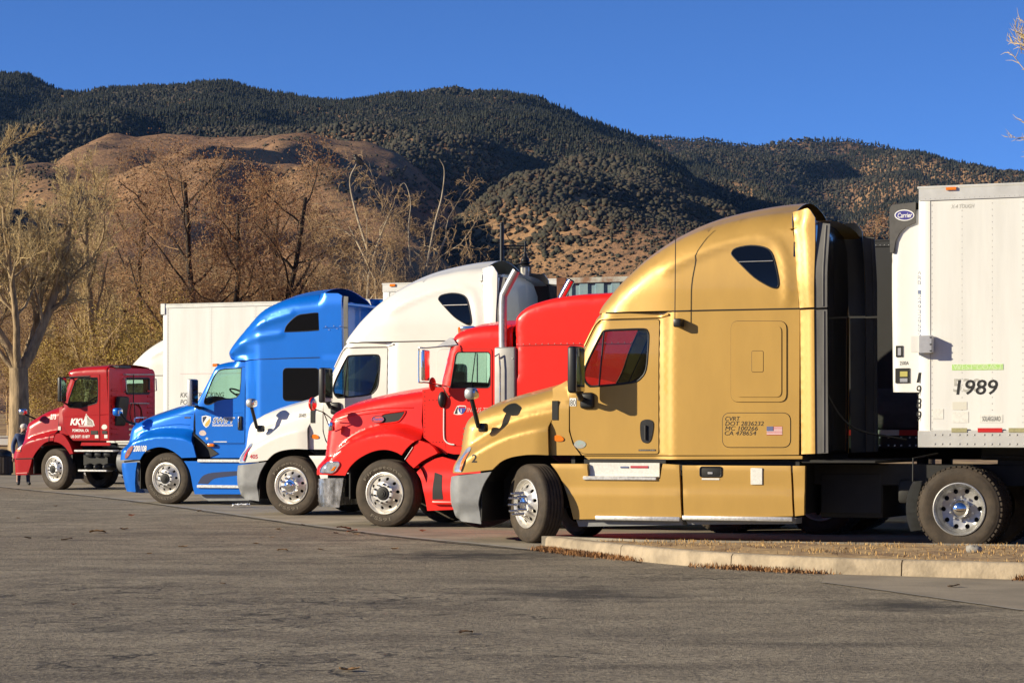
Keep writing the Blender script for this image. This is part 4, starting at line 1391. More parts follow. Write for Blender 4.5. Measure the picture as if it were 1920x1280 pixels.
def trailer(root, fr, u0, length, w0, w1, V0=-.08, width=2.60, paint=None, panel_w=1.22, tape=True, dense=False, rail_h=.17, low_h=.20, side_mat=None, gear=True, rail_m=None):
    rail_m = rail_m or M_TRRAIL
    paint = paint or M_TRW
    V1 = V0 + width
    body = box('body', (u0 + .03, V0 + .012, w0 + .02), (u0 + length - .03, V1 - .012, w1 - .02), paint, root, .02, 2)
    box('roof', (u0, V0 - .012, w1 - .03), (u0 + length, V1 + .012, w1), rail_m, root, .008, 1)
    for v, d in ((V0, -.012), (V1, .012)):
        box('top_rail', (u0 + .02, v, w1 - rail_h), (u0 + length, v + d, w1 - .032), rail_m, root)
        box('bottom_rail', (u0 + .012, v, w0), (u0 + length, v + d * 1.6, w0 + low_h), rail_m, root, .004, 1)
    # front corner post
    P = [(u0 + .16, V0 - .003), (u0 + .05, V0 - .003), (u0 + .01, V0 + .03), (u0, V0 + .09), (u0, V0 + .25), (u0 + .04, V0 + .25), (u0 + .16, V0 + .03)]
    bm = bmesh.new()
    lo = [bm.verts.new((p[0], p[1], w0 + .005)) for p in P]
    hi = [bm.verts.new((p[0], p[1], w1 - .035)) for p in P]
    for i in range(len(P)):
        j = (i + 1) % len(P)
        bm.faces.new((lo[i], lo[j], hi[j], hi[i]))
    bmesh.ops.recalc_face_normals(bm, faces=bm.faces)
    link('corner_post', from_bm('corner_post', bm, 50), root, paint)
    # side panels
    n = int((length - .2) / panel_w)
    zs0, zs1 = w0 + low_h + .004, w1 - rail_h - .004
    share = {}
    for k in range(n + 1):
        a = u0 + .165 + k * panel_w
        b = min(a + panel_w - .004, u0 + length - .03)
        if b - a < .1:
            continue
        key = round(b - a, 3)
        if key not in share:
            bm = bmesh.new()
            bm_box(bm, 0, 0, zs0, b - a, .008, zs1)
            share[key] = from_bm('side_panel', bm, None)
        for v in (V0 + .004, V1 - .012):
            link('side_panel', share[key], root, side_mat or paint, (a, v, 0))
    # rivets
    pts = []
    st = .075
    step = .365 if dense else panel_w
    for a in np.arange(u0 + .18, min(u0 + length, u0 + 12), step):
        for w in np.arange(zs0 + .02, zs1, st):
            pts.append((a, V0 + .003, w))
            if not dense:
                pts.append((a - .06, V0 + .003, w))
    for u in np.arange(u0 + .1, u0 + min(length, 12), .06):
        pts += [(u, V0 - .012, w1 - rail_h + .02), ]
    rivets('rivets', pts, .0055, M_RIVET, root)
    pts = []
    for u in np.arange(u0 + .22, u0 + min(length, 12), .30):
        for q in (0, .09, .18):
            pts += [(u + q, V0 - .020, w0 + .15), (u + q, V0 - .020, w0 + .04)]
    rivets('bolts', pts, .012, M_RIVET, root)
    # front wall dark seam, subframe, landing gear, bogie
    for v in (V0 + .85, V1 - .95):
        box('frame_rail', (u0 + .6, v, w0 - .16), (u0 + length, v + .1, w0 + .01), M_CHASSIS, root)
    if gear:
        for v in (V0 + .45, V1 - .6):
            g1 = box('landing_leg', (u0 + 2.9, v, .36), (u0 + 3.04, v + .14, w0), M_CHASSIS, root, .01, 1)
            box('landing_foot', (u0 + 2.82, v - .05, .30), (u0 + 3.12, v + .19, .36), M_CHASSIS, g1)
        for k in range(2):
            u = u0 + length - 2.6 + 1.25 * k
            wheel(root, u, V0 + .06, 'drive')
            wheel(root, u, V1 - .06, 'drive', far=True)
    return body

# ---- refrigerated trailer behind the gold truck
TV = -.06
uT, wT = G.at(1720, 350, TV)
_, wB = G.at(1720, 838, TV)
rt = G.root('semi_trailer', 'white refrigerated box trailer numbered 1989 behind the gold truck', 'trailer')
trailer(rt, G, uT, 16.0, wB, wT, TV, 2.56, dense=True, rail_h=.175, low_h=.20)
tv = TV - .004
def ttext(s, x, y, h, m, x1=None, bold=0., shear=0., off=-.0025, fr=G, par=rt, v=TV, name='lettering'):
    a, b = fr.at(x, y, v), fr.at(x, y - h, v)
    wd = fr.at(x1, y, v)[0] - a[0] if x1 else None
    return text_on(name, s, a[0], a[1], b[1] - a[1], v, m, par, wd, bold, shear, off)
M_GHOST = mat('ghost_print', (0.46, 0.45, 0.41), 0.5, var=.3, vscale=30)
M_LIME = mat('faded_green_print', (0.33, 0.62, 0.12), 0.5, var=.45, vscale=26, dark=(.5, .62, .34))
M_BLUEP = mat('pale_blue_print', (0.20, 0.24, 0.36), 0.5)
ttext('530', 1787, 734, 24, M_GHOST, 1840, .02)
ttext('1989', 1793, 739, 27, M_PRINTK, 1871, .012, .12, -.001)
for i, ch in enumerate('1989'):
    ttext(ch, 1718.6, 717 + i * 24, 19, M_PRINTK, 1728, .008, .12, .0045)
for i, ch in enumerate('ARB 1249329593'):
    if ch != ' ':
        ttext(ch, 1721, 517 + i * 9.1 - 2, 7.5, M_BLUEP, 1727, 0, 0, .0045)
def tbox(name, x0, y0, x1, y1, m, off=.0, par=rt, fr=G, v=TV, th=.003):
    a, b = fr.at(x0, y1, v), fr.at(x1, y0, v)
    return box(name, (a[0], v - off, a[1]), (b[0], v - off + th, b[1]), m, par)
tbox('name_band', 1785, 682, 1881, 694, M_LIME)
ttext('WEST COAST', 1787, 693, 10, mat('pale_lime', (.55, .72, .38), .5), 1880, .01, 0, .0015)
ttext('SOLARGUARD', 1842, 789, 9, M_PRINTK, 1876, 0, 0, .0015)
tbox('notice', 1837, 777, 1880, 792, M_STICKER)
tbox('notice', 1786, 771, 1816, 792, M_STICKER)
tbox('notice', 1786, 753, 1813, 768, M_TAPEW)
tbox('notice', 1749, 766, 1769, 785, M_STICKER)
ttext('X-4 TOUGH', 1783, 391, 7, M_GHOST, 1827, .02, .2)
for (a, b, m) in ((1785, 1814, M_TAPEO), (1834, 1880, M_TAPER), (1892, 1925, M_TAPEO), (1940, 1986, M_TAPER)):
    tbox('reflector_tape', a, 802, b, 810, m, .028, th=.008)
mk = tbox('marker_light', 1775, 351, 1794, 357, M_AMBER, .04, th=.03)
# document box on the corner
dbx = tbox('document_box', 1713, 630, 1752, 661, M_TRW, .14, th=.13)
dbl = tbox('box_lid', 1729, 629.5, 1752, 662, M_STEEL, .155, th=.012, par=dbx)
for y in (632, 645, 657):
    tbox('hinge', 1749, y, 1753, y + 2.5, M_PRINTK, .162, th=.006, par=dbx)
# cooling unit on the front wall
M_REEFER = mat('cooler_white', (0.70, 0.69, 0.66), 0.35, coat=.3, var=.04)
CV = .16
rs_ = spline(G.L([(1675, 735), (1674, 640), (1673, 560), (1673, 480), (1674, 440), (1677, 425), (1684, 411), (1696, 402), (1716, 394)], CV + .1), 4)
rout = rs_ + G.L([(1724, 392), (1724, 735)], CV)
rside = Side(CV, rs_, .10)
cu = shell('cooling_unit', rout, rside, 2.56 + 2 * TV, M_REEFER, rt, sil=rs_, s=.07, bulge=.05)
tp_ = spline(G.L([(1671, 474), (1670, 430), (1670, 400), (1673, 387), (1682, 384), (1718, 380)], CV + .03), 4) + G.L([(1718, 418), (1700, 425), (1688, 436), (1680, 452), (1676, 474)], CV)
M_UNITK = mat('cooler_top_grey', (0.085, 0.08, 0.075), 0.5, var=.2, vscale=12)
uk = shell('unit_hood', tp_, Side(CV - .03, None), 2.56 + 2 * TV, M_UNITK, rt, sil=tp_[:21], s=.06, bulge=.0)
el = [(1697 + 18.5 * math.cos(t), 404 + 10.5 * math.sin(t)) for t in np.linspace(0, 2 * math.pi, 24, endpoint=False)]
el2 = [(1697 + 16.5 * math.cos(t), 404 + 8.6 * math.sin(t)) for t in np.linspace(0, 2 * math.pi, 24, endpoint=False)]
bd = panel('brand_badge', G.L(el, CV), CV - .03, M_WHITE, uk, s=.05, off=.006, lip=.008)
panel('badge_field', G.L(el2, CV), CV - .03, mat('badge_blue', (.055, .05, .24), .35), bd, s=.05, off=.010, lip=.004)
ttext('Carrier', 1683.5, 408.5, 9, M_WHITE, 1711, .012, .18, .0115, par=bd, v=CV - .03)
for (x0, y0, x1, y1) in ((1680, 648, 1693, 669), (1679, 690, 1706, 718)):
    b_ = tbox('control_panel', x0, y0, x1, y1, M_SEAM, .012, par=cu, v=CV, th=.03)
    if y0 > 680:
        tbox('display', x0 + 9, y0 + 6, x1 - 4, y1 - 12, mat('display_yellow', (.45, .40, .12), .3), .018, par=b_, v=CV, th=.006)
        tbox('buttons', x0 + 9, y1 - 9, x1 - 4, y1 - 2, M_STEEL, .018, par=b_, v=CV, th=.006)
    else:
        tbox('gauge', x0 + 4, y0 + 4, x1 - 3, y1 - 3, M_STEEL, .018, par=b_, v=CV, th=.006)
ttext('2500A', 1687, 684, 7, M_PRINTK, 1704, 0, 0, .002, par=cu, v=CV)
bw = box('front_wall', (uT + .0, TV + .26, wB), (uT + .05, 2.5 - .2, wT - .05), M_TRW, rt)

# ---- dark tarped trailer of the bright red truck
RFR = Fr(720, 988)
uR = RFR.at(1330, 600, -.06)[0]
tt = RFR.root('semi_trailer', 'dark tarped trailer with red and white tape, glimpsed behind the gold truck', 'trailer')
trailer(tt, RFR, uR, 14.5, 1.22, 4.12, -.06, 2.56, paint=M_TBLK, panel_w=1.8, rail_h=.1, low_h=.26, side_mat=M_TBLK, rail_m=M_TBLK)
for q in range(6):
    a = uR + .02 + q * 2.4
    box('tarp', (a, -.082, 1.50), (a + 2.38, -.064, 2.05), M_TARP, tt, .008, 2)
for k in range(24):
    a = uR + .3 + k * .55
    box('reflector_tape', (a, -.098, 1.40), (a + .27, -.085, 1.475), M_TAPER if k % 2 else M_TAPEW, tt)
    box('reflector_tape', (a + .275, -.098, 1.40), (a + .545, -.085, 1.475), M_TAPEW if k % 2 else M_TAPER, tt)

# ---- blue truck's trailer
BFR = Fr(311, 945)
ub, wb1 = BFR.at(716, 531, -.06)
bt = BFR.root('semi_trailer', 'white box trailer hitched behind the blue truck, front corner showing above the cream cab', 'trailer')
trailer(bt, BFR, ub, 16.0, 1.25, wb1, -.06, 2.56, dense=True)
box('marker_light', (ub + .18, -.10, wb1 - .07), (ub + .30, -.075, wb1 - .02), M_AMBER, bt, .005, 1)

# ---- trailer of the dark red day cab
KFR = Fr(101, 918)
uk_, wk1 = KFR.at(304, 570, -.06)
kt = KFR.root('semi_trailer', 'long white box trailer with a red stripe hitched behind the dark red day cab', 'trailer')
trailer(kt, KFR, uk_, 16.0, 1.2, wk1, -.06, 2.56, panel_w=1.22, rail_h=.10)
ttext('KKW TRUCKING', 338, 744.5, 9, M_PRINTK, 420, .005, .18, -.0025, KFR, kt, -.06)
ttext('POMONA, CA', 338, 758, 9, M_PRINTK, 402, .005, .18, -.0025, KFR, kt, -.06)
tbox('red_stripe', 338, 697.5, 640, 700.5, M_TAPER, 0, kt, KFR, -.06)
a_ = KFR.at(303, 590, -.06)
box('corner_cap', (uk_ - .03, -.09, a_[1]), (uk_ + .10, .2, wk1 + .01), M_TRRAIL, kt, .01, 1)

# ---- container on its chassis behind the cream truck
uc, wc1 = WFR.at(1045, 521, -.05)
ct = WFR.root('shipping_container', 'rusty blue-green corrugated shipping container behind the cream sleeper cab', 'container')
M_CONT = mat('container_teal', (0.20, 0.30, 0.29), 0.6, var=.6, vscale=3.5, dark=(.10, .18, .25))
M_RUST = mat('container_rust', (0.16, 0.055, 0.022), 0.85, var=.5, vscale=8)
M_CONTR = mat('container_rail', (0.36, 0.37, 0.32), 0.6, var=.75, vscale=6, dark=(.19, .09, .04))
w0c, Lc = 1.32, 12.2
bm = bmesh.new()
pts = []
u = uc + .18
while u < uc + Lc - .2:
    pts += [(u, 0), (u + .07, 0), (u + .105, .04), (u + .175, .04), (u + .21, 0)]
    u += .28
for v, sg in ((-.03, 1), (2.39, -1)):
    lo = [bm.verts.new((p[0], v + sg * p[1], w0c + .12)) for p in pts]
    hi = [bm.verts.new((p[0], v + sg * p[1], wc1 - .07)) for p in pts]
    for i in range(len(pts) - 1):
        bm.faces.new((lo[i], lo[i + 1], hi[i + 1], hi[i]))
link('corrugated_wall', from_bm('corrugated_wall', bm, None), ct, M_CONT)
for v in (-.06, 2.34):
    box('top_rail', (uc, v, wc1 - .09), (uc + Lc, v + .06, wc1 - .005), M_CONTR, ct)
    box('bottom_rail', (uc, v, w0c), (uc + Lc, v + .06, w0c + .13), M_CONTR, ct)
    for u in (uc, uc + Lc - .16):
        p_ = box('corner_post', (u - .004, v - .004, w0c), (u + .16, v + .10, wc1 - .10), M_RUST, ct, .01, 1)
        box('corner_casting', (u - .012, v - .012, wc1 - .13), (u + .17, v + .15, wc1), M_RUST, p_, .012, 1)
box('end_wall', (uc + .03, .0, w0c), (uc + .06, 2.34, wc1 - .04), M_CONT, ct)
box('roof', (uc, .0, wc1 - .05), (uc + Lc, 2.34, wc1 - .012), M_CONTR, ct)
cc = WFR.root('container_chassis', 'black skeletal container chassis under the rusty container', 'trailer chassis')
for v in (.7, 1.6):
    box('frame_rail', (uc, v, w0c - .28), (uc + Lc, v + .1, w0c - .005), M_CHASSIS, cc)
for k in range(5):
    box('cross_member', (uc + .3 + k * 2.8, .0, w0c - .14), (uc + .42 + k * 2.8, 2.34, w0c - .008), M_CHASSIS, cc)
for k in range(2):
    wheel(cc, uc + Lc - 2 + 1.25 * k, .0, 'drive')
    wheel(cc, uc + Lc - 2 + 1.25 * k, 2.36, 'drive', far=True)
for v in (.5, 1.75):
    box('landing_leg', (uc + 3, v, 0.0), (uc + 3.14, v + .14, w0c - .1), M_CHASSIS, cc)
# ------------------------------------------------------------------ bright red sleeper truck with tall exhaust stacks
P_RED = mat('bright_red_paint', (0.80, 0.016, 0.008), 0.34, 0.0, coat=0.2, coat_rough=0.08, spec=.35, var=0.12, vscale=3.0)
r = RFR
rr = r.root('semi_truck', 'bright red sleeper truck with tall curved exhaust stack and chrome bumper', 'truck')
RW = 2.44
sil = spline(r.L([(602, 889), (603, 871), (605, 845), (607, 815), (610, 792), (617, 777), (628, 769), (645, 761), (666, 755), (717, 743), (760, 736), (792, 731)], .30), 4)
fc = spline(r.L([(609, 866), (637, 835), (675, 814), (714, 804), (743, 804), (774, 814), (792, 822)], .05), 10)
fcu, fcw = [p[0] for p in fc], [p[1] for p in fc]
def rhood(u, w):
    c = np.interp(u, fcu, fcw)
    # the fender swells out below its own arc, the hood side above it leans in
    return .25 * sstep(w, c - .10, c + .09) + .08 * np.clip(w - c, 0, .6) + .02
rhs = Side(rhood, sil, .18)
outer = sil + r.L([(791, 790, .3), (791, 816, .2)]) + spline(r.L([(785, 823), (772, 831), (761, 842), (753, 853)], .03), 3) + \
    spline(r.L([(752, 852), (731, 844), (711, 843), (690, 849), (669, 861), (654, 876), (646, 891)], 0), 3)[1:] + r.L([(625, 890)], .05)
rhd = shell('hood', outer, rhs, RW, P_RED, rr, sil=sil, s=.04, bulge=.10, creases=[fc])
bmg = bmesh.new()
for k in range(9):
    w = .95 + k * .085
    u = np.interp(w, [.9, 1.5, 1.75], [sil[0][0], sil[16][0], sil[22][0]]) - .09
    bm_box(bmg, u - .02, .62, w - .02, u + .03, RW - .62, w + .02)
o = link('grille', from_bm('grille', bmg, None), rhd, M_CHROME)
o['kind'] = 'stuff'
line_on('hood_crease', spline(r.L([(625, 783), (660, 774), (710, 766), (775, 764)], .3), 4), rhs, .008, P_RED, rhd, off=.002)
line_on('hood_crease', spline(r.L([(625, 788), (665, 779), (710, 773), (730, 771)], .3), 4), rhs, .007, P_RED, rhd, off=.002)
line_on('hood_seam', r.L([(610, 800), (610, 840), (609, 866)], .2), rhs, .004, M_SEAM, rhd)
# side vent and its oval badge
vent = spline(r.L([(718, 781), (724, 777), (752, 773), (758, 772), (757, 776), (752, 785), (745, 789), (722, 792), (714, 792)], .3), 3, True)
vn = panel('hood_vent', vent, rhs, M_SEAM, rhd, s=.05, off=.006, lip=.02)
line_on('vent_trim', spline(r.L([(716, 779), (724, 775), (752, 771), (761, 770), (759, 777), (752, 787), (745, 791), (722, 794), (711, 794)], .3), 3), rhs, .009, P_RED, vn, off=.008)
ov = spline(r.L([(699, 786), (703, 781), (711, 779.5), (719, 781), (722, 785.5), (719, 790), (711, 791.5), (703, 790.5)], .3), 3, True)
ob_ = panel('oval_badge', ov, rhs, M_TAPER, rhd, s=.04, off=.022, lip=.01)
line_on('badge_rim', ov, rhs, .005, M_CHROME, ob_, off=.024, closed=True)
gtext('Peterbilt', 701.5, 788, 5.5, M_CHROME, ob_, v=.3, x1=720, shear=.3, vf=rhs, off=.026, fr=RFR)
# headlight
hl = rnd(r.L([(602, 885), (609, 866), (638, 865), (640, 871), (632, 883), (625, 887)], .06), [.02, .05, .05, .04, .06, .03])
for far in (None, RW):
    h = panel('headlight', hl, rhs, M_LAMP, rr, s=.04, off=.014, lip=.03, far=far)
    line_on('lamp_rim', hl, rhs, .008, M_CHROME, h, off=.014, closed=True, far=far)
    if far is None:
        panel('turn_signal', r.L([(622, 882), (629, 874), (633, 874), (628, 882)], .05), rhs, M_AMBER, h, s=.03, off=.022, lip=.004)
# chrome bumper
bs = r.L([(600, 949), (599, 925), (599, 897)], .18)
M_BCHR = mat('scuffed_chrome', (0.72, 0.71, 0.69), 0.24, 0.95, var=0.65, vscale=9, rvar=.12, stretch=(1, 1, .5))
shell('bumper', bs + r.L([(622, 896), (644, 896), (640, 925), (636, 951), (618, 950)], 0), Side(lambda u, w: .0 * u, bs, .16), RW, M_BCHR, rr, sil=bs, s=.06, bulge=.14)
box('bumper_mount', (r.at(606, 893)[0], .15, r.at(606, 896)[1]), (r.at(640, 893)[0], RW - .15, r.at(606, 889)[1]), M_CHASSIS, rr)
# cowl
cwl = r.L([(795, 731), (812, 728), (827, 725), (835, 727)], .24) + r.L([(835, 820), (838, 852), (830, 846), (813, 833), (795, 820)], .2)
cvs = Side(.18)
for far in (None, RW):
    c = panel('cowl', cwl, cvs, P_RED, rr, s=.08, lip=.06, far=far)
if True:
    pts = [(*r.at(x, y, .18), ) for (x, y) in [(796.5, 735 + 8.2 * k) for k in range(11)] + [(805 + 7 * k, 750) for k in range(4)] + [(812 + 6 * k, 828.5) for k in range(4)]]
    rivets('rivets', [(p[0], .178, p[1]) for p in pts], .007, M_CHASSIS, c)
# cab
csil = spline(r.L([(827, 725), (835, 692), (843, 658), (848, 642), (855, 629), (866, 621), (886, 614), (912, 610), (938, 608), (967, 608)], .34), 4)
clow = r.L([(967, 850), (900, 851), (852, 851), (838, 848), (836, 820), (835, 760), (835, 730)], .2)
rwin = rnd(r.L([(846, 727), (856, 665), (860, 660), (921, 660), (921, 727)], .2), [.03, .03, .05, .06, .06])
ccs = Side(.18, csil, .18)
rcab = shell('cab', csil + clow, ccs, RW, P_RED, rr, sil=csil[12:], holes=[rwin], s=.07, bulge=.10)
window_set(rcab, rwin, ccs, RW, M_GLASSC, M_BLACK, .012)
tube('window_divider', [(*_m(r.at(892, 661, .18), .17),), (*_m(r.at(884, 727, .18), .17),)], .008, M_BLACK, rcab, 6)
for far in (None, RW):
    line_on('pillar_trim', csil[1:12], ccs, .006, M_CHROME, rcab, off=.01, far=far)
P = np.array(resample(csil[:13], .12))
vv = ccs(P[:, 0], P[:, 1])
vs, fs = [], []
for i in range(len(P)):
    for k in range(9):
        t = -1 + .25 * k
        b = .12 * (1 - t * t)
        vs.append((P[i, 0] - b + .01, vv[i] + (RW - 2 * vv[i]) * k / 8, P[i, 1]))
for i in range(len(P) - 1):
    for k in range(8):
        a = i * 9 + k
        fs.append((a, a + 1, a + 10, a + 9))
link('windscreen', mesh('windscreen', vs, fs, 40), rcab, M_GLASSC)
# steel sun visor, marker lamps, roof rivets
vz = r.L([(826, 650), (850, 634), (857, 636), (864, 646), (846, 649)], .3)
bm = bmesh.new()
for v0_ in (.14,):
    A = [bm.verts.new((p[0], .16, p[1])) for p in vz]
    B = [bm.verts.new((p[0], RW - .16, p[1])) for p in vz]
    bm.faces.new(A)
    bm.faces.new(B[::-1])
    for i in range(5):
        j = (i + 1) % 5
        bm.faces.new((A[i], A[j], B[j], B[i]))
bmesh.ops.recalc_face_normals(bm, faces=bm.faces)
link('sun_visor', from_bm('sun_visor', bm, None), rcab, M_STEEL)
for k in range(5):
    v_ = .45 + k * .385
    uu, ww = r.at(875, 616, v_)
    ml = box('marker_light', (uu - .09, v_ - .05, 2.985), (uu + .14, v_ + .05, 3.05), M_CHROME, rcab, .02, 2)
    box('amber_lens', (uu - .13, v_ - .045, 2.985), (uu - .085, v_ + .045, 3.035), M_AMBER, ml, .01, 1)
fl = r.at(838, 848, .2)
box('floor', (fl[0] - .1, .25, 1.1), (fl[0] + 1.1, RW - .25, 1.14), M_DASH, rcab)
box('dashboard', (fl[0] - .12, .26, 1.1), (fl[0] + .42, RW - .26, 2.20), M_DASH, rcab, .06, 2)
steering_wheel(rcab, fl[0] + .62, .62, 2.14)
seat(rcab, fl[0] + .75, .4, 1.35)
seat(rcab, fl[0] + .75, RW - .9, 1.35)
# door
dr = rnd(r.L([(836, 760), (834, 818), (839, 832), (853, 836), (923, 837), (923, 655), (859, 655), (852, 662), (843, 727)], .19), [0, .1, .15, .1, .03, .03, .1, .05, 0])
for far in (None, RW):
    d = panel('door', dr, ccs, P_RED, rr, holes=[rwin], s=.08, off=.010, lip=.012, far=far)
    line_on('door_seam', dr, ccs, .006, M_SEAM, d, closed=True, far=far)
    line_on('door_trim', spline(r.L([(833.5, 765), (833.5, 815), (837, 827), (845, 832), (853, 833)], .18), 4), ccs, .011, M_WHITE, d, off=.022, far=far)
# shield emblem on the door with its line of lettering
M_SHB = mat('shield_blue', (.03, .05, .36), .4)
em = panel('emblem', spline(r.L([(852, 776), (855, 768), (859, 760.5), (867, 760), (874, 760.5), (875, 766), (872, 772), (866, 777)], .19), 2, True), ccs, M_WHITE, rcab, s=.05, off=.014, lip=.003)
panel('emblem_swoosh', r.L([(853.5, 775.5), (856, 768), (859, 762), (860, 764), (858.5, 769), (859, 775.5)], .19), ccs, M_PRINTK, em, s=.04, off=.018, lip=.001)
panel('emblem_shield', spline(r.L([(861, 764), (866.5, 763.5), (873, 764), (874, 768), (871, 772.5), (866.5, 775.5), (862, 771)], .19), 2, True), ccs, M_SHB, em, s=.04, off=.018, lip=.001)
panel('emblem_top', r.L([(861, 764.5), (873.5, 764.5), (873, 761.5), (861.5, 761.5)], .19), ccs, M_TAPER, em, s=.04, off=.020, lip=.001)
gtext('1', 865.5, 773, 6.5, M_WHITE, em, v=.19, bold=.03, vf=ccs, off=.021, fr=RFR)
M_PALE = mat('pale_red_print', (.72, .32, .28), .5)
gtext('INDUS TRANSPORT', 876, 772, 8, M_PALE, rcab, v=.19, x1=960, shear=.3, vf=ccs, off=.014, fr=RFR, bold=.01)
# black cover on the cowl edge
link('cowl_cover', ellipsoid('cowl_cover', (r.at(829, 749, .15)[0], .15, r.at(829, 749, .15)[1]), (.065, .07, .125)), c, M_BLACK)
# sleeper box
ssil = spline(r.L([(968, 700), (968, 640), (968, 603), (971, 593), (980, 583), (993, 574), (1014, 566), (1046, 558), (1084, 553), (1121, 551), (1180, 547), (1262, 543)], .14), 4)
sls = Side(.03, ssil, .12)
slp = shell('sleeper', ssil + r.L([(1262, 865), (968, 865)], .03), sls, RW, P_RED, rr, sil=ssil, s=.08, bulge=.06)
ue = r.at(1262, 700, .03)[0]
box('rear_wall', (ue - .05, .06, r.at(1262, 865, .03)[1]), (ue, RW - .06, 3.45), P_RED, slp)
line_on('sleeper_seam', r.L([(968, 648), (1150, 645), (1260, 643)], .03), sls, .005, M_SEAM, slp)
rivets('rivets', [(x, .024, w) for x in np.arange(r.at(970, 640, .03)[0], ue, .10) for w in (r.at(1050, 644, .03)[1],)], .007, M_RIVET, slp)
box('cab_gap', (r.at(936, 700, .2)[0] - .05, .30, 1.0), (r.at(968, 700, .14)[0] + .1, RW - .30, 2.95), M_CHASSIS, slp)
M_SHIELD = mat('heat_shield_grey', (0.30, 0.29, 0.28), 0.5, 0.4, var=.15, vscale=5)
# exhaust stacks with heat shields
for far in (None, RW):
    fv = (lambda v: v) if far is None else (lambda v: RW - v)
    q0, q1, q2, q3 = r.at(943, 660, .12), r.at(943, 566, .12), r.at(948, 545, .12), r.at(968, 507, .12)
    top_w = 0.0 if far is None else -.02
    P = [(q0[0], fv(.12), q0[1] - 1.2)] + [(a, fv(.12), b + top_w) for a, b in spline([q0, q1, q2, q3], 4)]
    st = tube('exhaust_stack', P, .062, M_STEEL if far is None else M_CHROME, rr, 16)
    d = Vector((q3[0] - q2[0], 0, q3[1] - q2[1])).normalized()
    e0 = Vector((q3[0], fv(.12), q3[1] + top_w))
    tube('stack_mouth', [e0 - d * .02, e0 + d * .006], .056, M_SEAM, st, 16)
    a, b = r.at(926, 850, .0), r.at(966, 650, .0)
    sh = box('heat_shield', (a[0], min(fv(0), fv(.26)), a[1]), (b[0], max(fv(0), fv(.26)), b[1]), M_SHIELD, rr, .03, 3)
    for x in (940, 953):
        line_on('grab_handle', [r.at(928, 668, -.05), r.at(936, 663, -.05), r.at(938, 690, -.05), r.at(938, 757, -.05)], fv(-.05), .012, M_CHROME, sh) if x == 940 else None
        pp = r.at(961, 672, .0)
        link('bolt', ellipsoid('bolt', (pp[0], fv(-.003), pp[1]), (.012, .006, .012), 8), sh, M_RIVET) if x == 953 else None
# mirrors on tubular brackets
for far in (None, RW):
    fv = (lambda v: v) if far is None else (lambda v: RW - v)
    a, b, c_, d_ = r.at(787, 652, -.25), r.at(801, 652, -.20), r.at(787, 717, -.25), r.at(801, 717, -.20)
    br = tube('mirror_bracket', spline([(b[0] + .35, fv(.16), b[1] + .05), (b[0], fv(-.2), b[1]), (a[0] + .02, fv(-.28), a[1]), (a[0], fv(-.28), a[1] - .05), (c_[0], fv(-.28), c_[1] + .05), (c_[0] + .02, fv(-.28), c_[1]), (d_[0], fv(-.2), d_[1]), (d_[0] + .22, fv(.12), d_[1] - .06)], 4), .011, M_CHROME, rr, 6)
    mirror_housing('mirror', br, b[0] - .03, fv(-.2), (b[1] + d_[1]) / 2, .055, .20, .46, M_CHROME)
    e = r.at(811, 720, -.06)
    ro = link('round_mirror', ellipsoid('round_mirror', (e[0], fv(-.06), e[1]), (.035, .11, .105)), rr, P_RED)
    tube('mirror_stem', [(e[0], fv(-.05), e[1] - .02), (e[0] + .12, fv(.05), e[1] - .05), (e[0] + .16, fv(.18), e[1] - .2)], .010, M_CHROME, ro, 6)
    e = r.at(586, 757, -.10)
    ro = link('hood_mirror', ellipsoid('hood_mirror', (e[0], fv(-.10), e[1]), (.045, .11, .105)), rr, P_RED)
    link('mirror_glass', ellipsoid('mirror_glass', (e[0] + .018, fv(-.10), e[1]), (.035, .10, .095)), ro, M_CHROME)
    e2 = r.at(622, 787, .2)
    tube('mirror_stem', [(e[0], fv(-.08), e[1] - .07), (e[0] + .14, fv(.0), e[1] - .13), (e2[0], fv(.24), e2[1])], .009, M_CHASSIS, ro, 6)
    tube('mirror_stem', [(e[0] + .14, fv(.0), e[1] - .13), (e2[0] - .05, fv(.26), e2[1] - .15)], .009, M_CHASSIS, ro, 6)
    e3 = r.at(620, 798, .12)
    box('side_lamp', (e3[0] - .035, fv(.16) - .05, e3[1] - .08), (e3[0] + .035, fv(.16) + .05, e3[1] + .06), M_CHROME, rr, .015, 2)
# fender extension and step fairings
fx = r.L([(786, 825), (780, 830), (775, 836), (767, 849), (760, 862), (767, 870), (775, 877), (789, 865), (803, 857), (820, 849), (812, 838), (804, 832)], .05)
f1 = panel('fender_extension', fx, lambda u, w: np.full(np.shape(u), .06), P_RED, rr, s=.06, lip=.2)
line_on('edge_trim', r.L([(774, 838), (759, 861)], .05), .05, .006, M_WHITE, f1)
sk = spline(r.L([(777, 885), (788, 902), (795, 925), (799, 945), (801, 957)], .03), 3) + r.L([(846, 955), (930, 952), (1180, 948), (1180, 880), (990, 876), (848, 863), (825, 856), (810, 860), (792, 869)], .03)
f2 = panel('step_fairing', sk, lambda u, w: .03 + .08 * sstep(w, .55, .85), P_RED, rr, s=.08, lip=.1)
a, b = r.at(808, 940), r.at(1000, 900)
box('step', (r.at(812, 945)[0], -.05, r.at(812, 945)[1]), (r.at(1000, 945)[0], .1, r.at(812, 938)[1]), P_RED, f2, .02, 2)
panel('step_pocket', r.L([(812, 936), (832, 936), (826, 890), (812, 885)], .05), lambda u, w: .03 + .08 * sstep(w, .55, .85), M_SEAM, f2, s=.08, off=.004, lip=0)
box('lower_panel', (r.at(840, 880, .3)[0], .30, .6), (r.at(1180, 880, .3)[0], .34, 1.2), M_CHASSIS, rr)
